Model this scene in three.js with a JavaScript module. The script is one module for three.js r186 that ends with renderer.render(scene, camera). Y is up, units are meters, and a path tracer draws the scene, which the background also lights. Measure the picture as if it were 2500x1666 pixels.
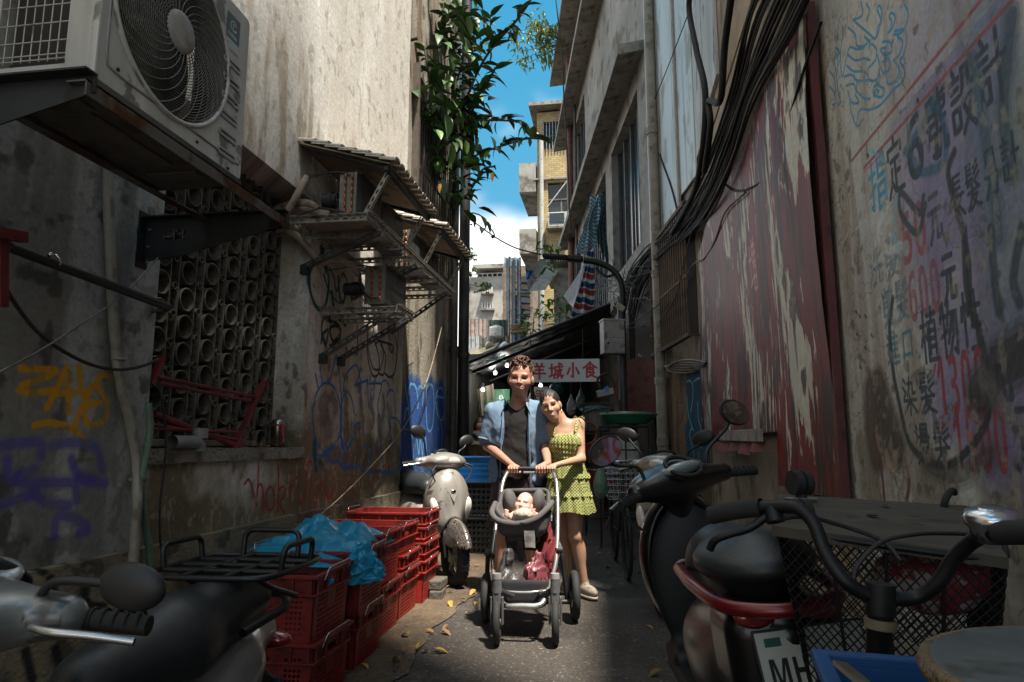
import * as THREE from 'three';
import { mergeGeometries } from 'three/addons/utils/BufferGeometryUtils.js';
import { RoundedBoxGeometry } from 'three/addons/geometries/RoundedBoxGeometry.js';

// ---------- camera, exposure, sky, sun ----------
const scene = new THREE.Scene();
const camera = new THREE.PerspectiveCamera(53.1, 1.5, 0.05, 400);
const YAW = 0.1472, PITCH = 0.1518, CAMY = 1.15, FOC = 1667;
camera.position.set(0, CAMY, 0);
camera.rotation.order = 'YXZ';
camera.rotation.set(PITCH, YAW, 0);
camera.updateMatrixWorld(true);
const renderer = new THREE.WebGLRenderer({ antialias: true });
renderer.toneMapping = THREE.LinearToneMapping;
const EXPO = 2.3;
renderer.toneMappingExposure = EXPO;
renderer.shadowMap.enabled = true;
const SUN = new THREE.Vector3(0.28, 1, 0.28).normalize();
const sun = new THREE.DirectionalLight(new THREE.Color(1, 0.93, 0.82), 5);
sun.position.copy(SUN).multiplyScalar(60); sun.castShadow = true; sun.shadow.radius = 6;
Object.assign(sun.shadow.camera, { left: -30, right: 30, top: 30, bottom: -30, near: 1, far: 140 });
sun.shadow.mapSize.set(4096, 4096);
scene.add(sun); scene.add(sun.target);

// ---------- noise ----------
let seed = 12345;
const rnd = (a = 0, b = 1) => { seed = (seed + 0x6d2b79f5) | 0; let t = Math.imul(seed ^ (seed >>> 15), 1 | seed); t = (t + Math.imul(t ^ (t >>> 7), 61 | t)) ^ t; return a + (b - a) * (((t ^ (t >>> 14)) >>> 0) / 4294967296); };
const hsh = (x, y, z) => { let h = Math.imul(x, 374761393) ^ Math.imul(y, 668265263) ^ Math.imul(z, 1274126177); h = Math.imul(h ^ (h >>> 13), 1274126177); return ((h ^ (h >>> 16)) >>> 0) / 4294967296; };
const sm = (t) => t * t * (3 - 2 * t);
function vn(x, y, s = 0) { const ix = Math.floor(x), iy = Math.floor(y), a = sm(x - ix), b = sm(y - iy); const p = hsh(ix, iy, s), q = hsh(ix + 1, iy, s), r = hsh(ix, iy + 1, s), t = hsh(ix + 1, iy + 1, s); return p + (q - p) * a + (r - p) * b + (p - q - r + t) * a * b; }
function fbm(x, y, o = 4, s = 0) { let v = 0, a = 0.5, n = 0; for (let i = 0; i < o; i++) { v += a * vn(x, y, s + i); n += a; a *= 0.5; x = x * 2.03 + 7.1; y = y * 2.03 + 3.7; } return v / n; }
function vn3(x, y, z, s = 0) { const iz = Math.floor(z), c = sm(z - iz); const a = vn(x + iz * 17.31, y + iz * 9.17, s), b = vn(x + (iz + 1) * 17.31, y + (iz + 1) * 9.17, s); return a + (b - a) * c; }
function fbm3(x, y, z, o = 4, s = 0) { let v = 0, a = 0.5, n = 0; for (let i = 0; i < o; i++) { v += a * vn3(x, y, z, s + i * 5); n += a; a *= 0.5; x = x * 2.03 + 1.7; y = y * 2.03 + 5.2; z = z * 2.03 + 2.9; } return v / n; }
const clamp = (x, a = 0, b = 1) => Math.min(b, Math.max(a, x));
const ss = (a, b, x) => sm(clamp((x - a) / (b - a)));
const mix = (a, b, t) => a + (b - a) * t;
const mix3 = (a, b, t) => [mix(a[0], b[0], t), mix(a[1], b[1], t), mix(a[2], b[2], t)];

{ // sky: blue with banks of cumulus low all round
const W = 1024, H = 512, d = new Float32Array(W * H * 4);
for (let j = 0; j < H; j++) {
const el = ((j + 0.5) / H - 0.5) * Math.PI, y = Math.sin(el), c = Math.cos(el);
for (let i = 0; i < W; i++) {
const az = ((i + 0.5) / W - 0.5) * 2 * Math.PI, x = c * Math.cos(az), z = c * Math.sin(az);
const t = Math.pow(clamp(y), 0.55);
let col = mix3([0.24, 0.60, 0.80], [0.026, 0.30, 0.56], clamp(t * 1.15));
const n = fbm3(x * 3.2 + 34.88, y * 5.5 + 31.35, z * 3.2 + 10.49, 5, 3), e = el * 57.3;
const low = ss(34, 6, e);
const cover = ss(0.46, 0.56, n + low * 0.24 - 0.02);
const shade = fbm3(x * 6 + 3, y * 11, z * 6, 4, 40);
const cl = mix3([0.8, 0.84, 0.9], [1.7, 1.68, 1.64], ss(0.3, 0.62, shade));
col = mix3(col, cl, cover * 0.97);
if (y < 0) col = mix3(col, [0.16, 0.15, 0.14], ss(0, -0.06, y));
const o = (j * W + i) * 4; const K = 1.2 / EXPO; d[o] = col[0] * K; d[o + 1] = col[1] * K; d[o + 2] = col[2] * K; d[o + 3] = 1;
}
}
const t = new THREE.DataTexture(d, W, H, THREE.RGBAFormat, THREE.FloatType);
t.mapping = THREE.EquirectangularReflectionMapping; t.magFilter = THREE.LinearFilter; t.minFilter = THREE.LinearFilter; t.needsUpdate = true;
scene.background = t; scene.environment = t;
}

// ---------- measuring: where a sight line of the photograph (2500 x 1666) meets a plane of the place ----------
const V = (x, y, z) => new THREE.Vector3(x, y, z);
function ray(u, v) { return V((u - 1250) / FOC, -(v - 833) / FOC, -1).applyEuler(camera.rotation); }
function at(u, v, k) {
const d = ray(u, v); let t;
if (k.x !== undefined) t = k.x / d.x; else if (k.y !== undefined) t = (k.y - CAMY) / d.y; else if (k.z !== undefined) t = k.z / d.z;
else t = (V(0, -CAMY, 0).add(k.p)).dot(k.n) / d.dot(k.n);
return V(d.x * t, CAMY + d.y * t, d.z * t);
}

// ---------- geometry ----------
const G = {
fix(g) { if (g.index) g = g.toNonIndexed(); for (const k of Object.keys(g.attributes)) if (!['position', 'normal', 'uv', 'color'].includes(k)) g.deleteAttribute(k); if (!g.attributes.normal) g.computeVertexNormals(); if (!g.attributes.uv) g.setAttribute('uv', new THREE.BufferAttribute(new Float32Array(g.attributes.position.count * 2), 2)); return g; },
merge(l) { l = l.flat(9).filter(Boolean).map(G.fix); if (l.some((g) => g.attributes.color) && !l.every((g) => g.attributes.color)) l.forEach((g) => g.deleteAttribute('color')); return l.length === 1 ? l[0] : mergeGeometries(l); },
tr(g, p, r, s) { const m = new THREE.Matrix4().compose(V(...(p || [0, 0, 0])), new THREE.Quaternion().setFromEuler(new THREE.Euler(...(r || [0, 0, 0]))), s ? (typeof s === 'number' ? V(s, s, s) : V(...s)) : V(1, 1, 1)); return g.applyMatrix4(m); },
box(w, h, d, p, r) { return G.tr(new THREE.BoxGeometry(w, h, d), p, r); },
bb(x0, x1, y0, y1, z0, z1) { return G.box(Math.abs(x1 - x0), Math.abs(y1 - y0), Math.abs(z1 - z0), [(x0 + x1) / 2, (y0 + y1) / 2, (z0 + z1) / 2]); },
rb(w, h, d, rad, p, r, n = 2) { return G.tr(new RoundedBoxGeometry(w, h, d, n, Math.min(rad, w / 2.01, h / 2.01, d / 2.01)), p, r); },
cyl(r1, r2, h, p, r, n = 20, open = false) { return G.tr(new THREE.CylinderGeometry(r1, r2, h, n, 1, open), p, r); },
sph(rad, p, s, n = 16, r) { return G.tr(new THREE.SphereGeometry(rad, n, Math.max(6, n * 0.7 | 0)), p, r, s); },
tor(R, r, p, rot, n = 24, m = 8, arc = Math.PI * 2) { return G.tr(new THREE.TorusGeometry(R, r, m, n, arc), p, rot); },
rod(a, b, r, n = 8, r2) { a = a.isVector3 ? a : V(...a); b = b.isVector3 ? b : V(...b); const d = b.clone().sub(a), g = new THREE.CylinderGeometry(r2 ?? r, r, d.length(), n); g.applyQuaternion(new THREE.Quaternion().setFromUnitVectors(V(0, 1, 0), d.clone().normalize())); return g.translate(...a.clone().add(b).multiplyScalar(0.5).toArray()); },
bar(a, b, w, t) { a = a.isVector3 ? a : V(...a); b = b.isVector3 ? b : V(...b); const d = b.clone().sub(a), g = new THREE.BoxGeometry(w, d.length(), t); g.applyQuaternion(new THREE.Quaternion().setFromUnitVectors(V(0, 1, 0), d.clone().normalize())); return g.translate(...a.clone().add(b).multiplyScalar(0.5).toArray()); },
tube(pts, r, seg = 24, n = 8, closed = false, tension) { return new THREE.TubeGeometry(new THREE.CatmullRomCurve3(pts.map((p) => (p.isVector3 ? p : V(...p))), closed, tension ? 'catmullrom' : 'centripetal', tension || 0.5), seg, r, n, closed); },
pipe(pts, r, bend = 0.04, n = 10) { pts = pts.map((p) => (p.isVector3 ? p : V(...p))); const c = new THREE.CurvePath(); let prev = pts[0]; for (let i = 1; i < pts.length - 1; i++) { const a = pts[i].clone().add(pts[i - 1].clone().sub(pts[i]).normalize().multiplyScalar(bend)), b = pts[i].clone().add(pts[i + 1].clone().sub(pts[i]).normalize().multiplyScalar(bend)); c.add(new THREE.LineCurve3(prev, a)); c.add(new THREE.QuadraticBezierCurve3(a, pts[i], b)); prev = b; } c.add(new THREE.LineCurve3(prev, pts[pts.length - 1])); return new THREE.TubeGeometry(c, (pts.length - 1) * 12, r, n); },
lathe(pr, p, r, n = 28) { return G.tr(new THREE.LatheGeometry(pr.map(([x, y]) => new THREE.Vector2(x, y)), n), p, r); },
ext(pts, depth, p, r, bevel = 0, holes = []) { const s = new THREE.Shape(pts.map(([x, y]) => new THREE.Vector2(x, y))); for (const h of holes) s.holes.push(new THREE.Path(h.map(([x, y]) => new THREE.Vector2(x, y)))); return G.tr(new THREE.ExtrudeGeometry(s, { depth, bevelEnabled: bevel > 0, bevelSize: bevel, bevelThickness: bevel, bevelSegments: 2, curveSegments: 8 }), p, r); },
boxUV(g, sc = 1) { g = G.fix(g); const p = g.attributes.position, uv = g.attributes.uv, a = V(), b = V(), c = V(), n = V(); for (let i = 0; i < p.count; i += 3) { a.fromBufferAttribute(p, i); b.fromBufferAttribute(p, i + 1); c.fromBufferAttribute(p, i + 2); n.copy(b).sub(a).cross(c.clone().sub(a)); const x = Math.abs(n.x), y = Math.abs(n.y), z = Math.abs(n.z); for (let k = 0; k < 3; k++) { const q = [a, b, c][k]; if (x > y && x > z) uv.setXY(i + k, q.z * sc, q.y * sc); else if (y > z) uv.setXY(i + k, q.x * sc, q.z * sc); else uv.setXY(i + k, q.x * sc, q.y * sc); } } return g; },
mapUV(g, f) { g = G.fix(g); const p = g.attributes.position, uv = g.attributes.uv; for (let i = 0; i < p.count; i++) { const [u, v] = f(p.getX(i), p.getY(i), p.getZ(i)); uv.setXY(i, u, v); } return g; },
warp(g, f) { const p = g.attributes.position, v = V(); for (let i = 0; i < p.count; i++) { v.fromBufferAttribute(p, i); f(v); p.setXYZ(i, v.x, v.y, v.z); } g.computeVertexNormals(); return g; },
grid(nu, nv, f) { const g = new THREE.PlaneGeometry(1, 1, nu, nv), p = g.attributes.position; for (let i = 0; i < p.count; i++) { const q = f(p.getX(i) + 0.5, p.getY(i) + 0.5); p.setXYZ(i, q.x ?? q[0], q.y ?? q[1], q.z ?? q[2]); } g.computeVertexNormals(); return g; },
};
function prim(o) { // {c:[ax,ay,az,ra, bx,by,bz,rb]} | {e:[x,y,z,rx,ry,rz], rot} | {b:[x,y,z,hx,hy,hz,rad], rot}; k blend; sub
let inv = null; if (o.rot) inv = new THREE.Matrix4().makeRotationFromEuler(new THREE.Euler(...o.rot)).invert().elements;
const q = [0, 0, 0], loc = (x, y, z, c) => { x -= c[0]; y -= c[1]; z -= c[2]; if (inv) { q[0] = inv[0] * x + inv[4] * y + inv[8] * z; q[1] = inv[1] * x + inv[5] * y + inv[9] * z; q[2] = inv[2] * x + inv[6] * y + inv[10] * z; } else { q[0] = x; q[1] = y; q[2] = z; } };
let f;
if (o.c) { const [ax, ay, az, ra, bx, by, bz, rb] = o.c, dx = bx - ax, dy = by - ay, dz = bz - az, l2 = dx * dx + dy * dy + dz * dz || 1e-9; f = (x, y, z) => { const px = x - ax, py = y - ay, pz = z - az, t = clamp((px * dx + py * dy + pz * dz) / l2), a = px - dx * t, b = py - dy * t, c = pz - dz * t; return Math.sqrt(a * a + b * b + c * c) - (ra + (rb - ra) * t); }; }
else if (o.e) { const e = o.e, m = Math.min(e[3], e[4], e[5]); f = (x, y, z) => { loc(x, y, z, e); const a = q[0] / e[3], b = q[1] / e[4], c = q[2] / e[5], k0 = Math.sqrt(a * a + b * b + c * c), k1 = Math.sqrt((a / e[3]) ** 2 + (b / e[4]) ** 2 + (c / e[5]) ** 2); return k1 < 1e-6 ? -m : k0 * (k0 - 1) / k1; }; }
else { const e = o.b, r = e[6]; f = (x, y, z) => { loc(x, y, z, e); const a = Math.abs(q[0]) - e[3] + r, b = Math.abs(q[1]) - e[4] + r, c = Math.abs(q[2]) - e[5] + r; return Math.hypot(Math.max(a, 0), Math.max(b, 0), Math.max(c, 0)) + Math.min(Math.max(a, b, c), 0) - r; }; }
return { f, k: o.k ?? 0.02, sub: o.sub, cut: o.cut };
}
function field(list) { const P = list.map(prim); return (x, y, z) => { let d = 1e3; for (const p of P) { let v = p.f(x, y, z); if (p.sub) { v = -v; const h = clamp(0.5 + 0.5 * (v - d) / p.k); d = mix(d, v, h) + p.k * h * (1 - h); } else if (v < d + p.k) { const h = clamp(0.5 + 0.5 * (v - d) / p.k); d = mix(v, d, h) - p.k * h * (1 - h); } } return d; }; }
function blob(list, lo, hi, cell, color, mod) {
let f = typeof list === 'function' ? list : field(list); if (mod) { const f0 = f; f = (x, y, z) => f0(x, y, z) + mod(x, y, z); }
const nx = Math.ceil((hi[0] - lo[0]) / cell) + 1, ny = Math.ceil((hi[1] - lo[1]) / cell) + 1, nz = Math.ceil((hi[2] - lo[2]) / cell) + 1, val = new Float32Array(nx * ny * nz), id = (i, j, k) => (k * ny + j) * nx + i;
for (let k = 0; k < nz; k++) for (let j = 0; j < ny; j++) for (let i = 0; i < nx; i++) { // skip far cells
if (i & 1 && i + 1 < nx && Math.abs(val[id(i - 1, j, k)]) > cell * 4) { val[id(i, j, k)] = val[id(i - 1, j, k)]; continue; }
val[id(i, j, k)] = f(lo[0] + i * cell, lo[1] + j * cell, lo[2] + k * cell);
}
const vid = new Int32Array(nx * ny * nz).fill(-1), pos = [], idx = [];
for (let k = 0; k < nz - 1; k++) for (let j = 0; j < ny - 1; j++) for (let i = 0; i < nx - 1; i++) {
let n = 0, sx = 0, sy = 0, sz = 0, s0 = 0;
const c = [val[id(i, j, k)], val[id(i + 1, j, k)], val[id(i, j + 1, k)], val[id(i + 1, j + 1, k)], val[id(i, j, k + 1)], val[id(i + 1, j, k + 1)], val[id(i, j + 1, k + 1)], val[id(i + 1, j + 1, k + 1)]];
for (const q of c) if (q < 0) s0++;
if (s0 === 0 || s0 === 8) continue;
for (let a = 0; a < 8; a++) for (const b of [a | 1, a | 2, a | 4]) if (b !== a && (c[a] < 0) !== (c[b] < 0)) { const t = c[a] / (c[a] - c[b]); sx += (a & 1) + ((b & 1) - (a & 1)) * t; sy += (a >> 1 & 1) + ((b >> 1 & 1) - (a >> 1 & 1)) * t; sz += (a >> 2) + ((b >> 2) - (a >> 2)) * t; n++; }
vid[id(i, j, k)] = pos.length / 3; pos.push(lo[0] + (i + sx / n) * cell, lo[1] + (j + sy / n) * cell, lo[2] + (k + sz / n) * cell);
}
const quad = (a, b, c, d, flip) => { if (a < 0 || b < 0 || c < 0 || d < 0) return; if (flip) idx.push(a, b, c, a, c, d); else idx.push(a, c, b, a, d, c); };
for (let k = 1; k < nz - 1; k++) for (let j = 1; j < ny - 1; j++) for (let i = 1; i < nx - 1; i++) {
const v = val[id(i, j, k)] < 0;
if (v !== val[id(i + 1, j, k)] < 0) quad(vid[id(i, j - 1, k - 1)], vid[id(i, j, k - 1)], vid[id(i, j, k)], vid[id(i, j - 1, k)], v);
if (v !== val[id(i, j + 1, k)] < 0) quad(vid[id(i - 1, j, k - 1)], vid[id(i - 1, j, k)], vid[id(i, j, k)], vid[id(i, j, k - 1)], v);
if (v !== val[id(i, j, k + 1)] < 0) quad(vid[id(i - 1, j - 1, k)], vid[id(i, j - 1, k)], vid[id(i, j, k)], vid[id(i - 1, j, k)], v);
}
const g = new THREE.BufferGeometry(); g.setAttribute('position', new THREE.Float32BufferAttribute(pos, 3)); g.setIndex(idx);
const N = pos.length / 3, nor = new Float32Array(N * 3), col = color ? new Float32Array(N * 3) : null, e = cell * 0.6;
for (let i = 0; i < N; i++) { const x = pos[i * 3], y = pos[i * 3 + 1], z = pos[i * 3 + 2]; let a = f(x + e, y, z) - f(x - e, y, z), b = f(x, y + e, z) - f(x, y - e, z), c = f(x, y, z + e) - f(x, y, z - e); const l = Math.hypot(a, b, c) || 1; nor[i * 3] = a / l; nor[i * 3 + 1] = b / l; nor[i * 3 + 2] = c / l; if (col) { const q = color(x, y, z, a / l, b / l, c / l); col[i * 3] = q[0]; col[i * 3 + 1] = q[1]; col[i * 3 + 2] = q[2]; } }
g.setAttribute('normal', new THREE.BufferAttribute(nor, 3)); if (col) g.setAttribute('color', new THREE.BufferAttribute(col, 3));
return G.fix(g);
}

// ---------- textures and materials ----------
function tex(w, h, fn, { srgb = true, rep = [1, 1] } = {}) {
const d = new Uint8Array(w * h * 4);
for (let y = 0; y < h; y++) for (let x = 0; x < w; x++) { const c = fn(x / w, y / h, x, y), o = (y * w + x) * 4; if (typeof c === 'number') { d[o] = d[o + 1] = d[o + 2] = clamp(c) * 255; } else { d[o] = clamp(c[0]) * 255; d[o + 1] = clamp(c[1]) * 255; d[o + 2] = clamp(c[2]) * 255; } d[o + 3] = c[3] === undefined ? 255 : clamp(c[3]) * 255; }
const t = new THREE.DataTexture(d, w, h, THREE.RGBAFormat); return texset(t, srgb, rep);
}
function texset(t, srgb = true, rep = [1, 1]) { t.wrapS = t.wrapT = THREE.RepeatWrapping; t.repeat.set(...rep); t.magFilter = THREE.LinearFilter; t.minFilter = THREE.LinearMipmapLinearFilter; t.generateMipmaps = true; t.anisotropy = 8; if (srgb) t.colorSpace = THREE.SRGBColorSpace; t.needsUpdate = true; return t; }
const rep = (t, a, b = a) => { const c = t.clone(); c.repeat.set(a, b); c.needsUpdate = true; return c; };
const pf = (u, v, n, o, s) => { let r = 0, a = 0.5, t = 0; for (let i = 0; i < o; i++) { const X = u * n, Y = v * n, ix = Math.floor(X), iy = Math.floor(Y), fx = sm(X - ix), fy = sm(Y - iy), m = (q) => ((q % n) + n) % n, h = (i2, j2) => hsh(m(i2), m(j2), s + i); r += a * mix(mix(h(ix, iy), h(ix + 1, iy), fx), mix(h(ix, iy + 1), h(ix + 1, iy + 1), fx), fy); t += a; a *= 0.55; n *= 2; } return r / t; };
const T = {
grime: tex(512, 512, (u, v) => { const a = pf(u, v, 4, 6, 1), b = pf(u, v, 32, 3, 9), s = ss(0.52, 0.75, pf(u, v, 8, 5, 21)); const k = 0.66 + 0.34 * a + 0.12 * (b - 0.5) - 0.25 * s; return [k, k * (1 - 0.03 * s), k * (1 - 0.08 * s)]; }),
fine: tex(256, 256, (u, v) => 0.86 + 0.14 * pf(u, v, 32, 3, 5)),
bumpC: tex(512, 512, (u, v) => 0.6 * pf(u, v, 8, 6, 2) + 0.4 * pf(u, v, 64, 2, 8), { srgb: false }),
bumpF: tex(256, 256, (u, v) => pf(u, v, 32, 3, 4), { srgb: false }),
rough: tex(256, 256, (u, v) => 0.55 + 0.45 * pf(u, v, 6, 5, 14), { srgb: false }),
scratch: tex(512, 512, (u, v) => { const s = pf(u, v * 0.125, 16, 5, 31); const k = 0.8 + 0.25 * (s - 0.5) - 0.3 * ss(0.62, 0.72, pf(u, v, 12, 5, 33)); return [k, k * 0.98, k * 0.95]; }),
weave: tex(128, 128, (u, v, x, y) => 0.78 + 0.1 * ((x >> 1) + (y >> 1) & 1) + 0.14 * pf(u, v, 8, 4, 44)),
rust: tex(512, 512, (u, v) => { const a = ss(0.42, 0.62, pf(u, v, 6, 6, 51)), b = pf(u, v, 24, 4, 55); return mix3([0.62 + 0.2 * b, 0.6 + 0.2 * b, 0.58 + 0.2 * b], [0.42 + 0.2 * b, 0.22 + 0.12 * b, 0.12], a); }),
};
const lin = (r, g, b) => new THREE.Color(r, g, b);
function mat(c, rough = 0.7, metal = 0, o = {}) {
const phys = ['clearcoat', 'transmission', 'sheen', 'ior'].some((k) => k in o), { s = 1, bs, ...rest } = o;
for (const k of ['map', 'bumpMap', 'roughnessMap', 'metalnessMap']) if (rest[k] && s !== 1) rest[k] = rep(rest[k], s);
return new (phys ? THREE.MeshPhysicalMaterial : THREE.MeshStandardMaterial)({ color: Array.isArray(c) ? lin(...c) : new THREE.Color(c), roughness: rough, metalness: metal, side: THREE.DoubleSide, ...rest });
}
const worn = (c, rough = 0.7, metal = 0, o = {}) => mat(c, rough, metal, { map: T.grime, bumpMap: T.bumpC, bumpScale: 0.002, ...o });

// ---------- scene graph ----------
const used = {};
const numbered = (n) => { const k = used[n] = (used[n] ?? -1) + 1; return k ? n + '_' + String(k).padStart(3, '0') : n; };
function shadow(o) { o.castShadow = o.receiveShadow = true; return o; }
function tag(o, label, category, group) { o.userData.label = label; o.userData.category = category; if (group) o.userData.group = group; return o; }
function thing(name, label, category, p = [0, 0, 0], ry = 0, group) { const o = new THREE.Group(); o.name = numbered(name); o.position.set(...(p.isVector3 ? p.toArray() : p)); o.rotation.y = ry; scene.add(o); o.updateMatrixWorld(true); return tag(o, label, category, group); }
function part(parent, name, geo, m, { world = false, uv = 1, kind, label } = {}) {
geo = Array.isArray(geo) ? G.merge(geo) : G.fix(geo);
if (world) { parent.updateWorldMatrix(true, false); geo.applyMatrix4(parent.matrixWorld.clone().invert()); }
if (uv) geo = G.boxUV(geo, uv);
const o = shadow(new THREE.Mesh(geo, m)); o.name = name; parent.add(o); if (kind) o.userData.kind = kind; if (label) o.userData.label = label; return o;
}
const parts = (parent, name, list, m, o) => list.map((g) => part(parent, name, g, m, o));
function struct(name, geo, m, { uv = 1 } = {}) { geo = Array.isArray(geo) ? G.merge(geo) : G.fix(geo); if (uv) geo = G.boxUV(geo, uv); const o = shadow(new THREE.Mesh(geo, m)); o.name = numbered(name); o.userData.kind = 'structure'; scene.add(o); return o; }
function copy(o, p, ry, label) { const c = o.clone(); c.name = numbered(o.name.replace(/_\d{3}$/, '')); if (p) c.position.set(...(p.isVector3 ? p.toArray() : p)); if (ry !== undefined) c.rotation.y = ry; c.userData = { ...o.userData }; if (label) c.userData.label = label; scene.add(c); return c; }

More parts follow.
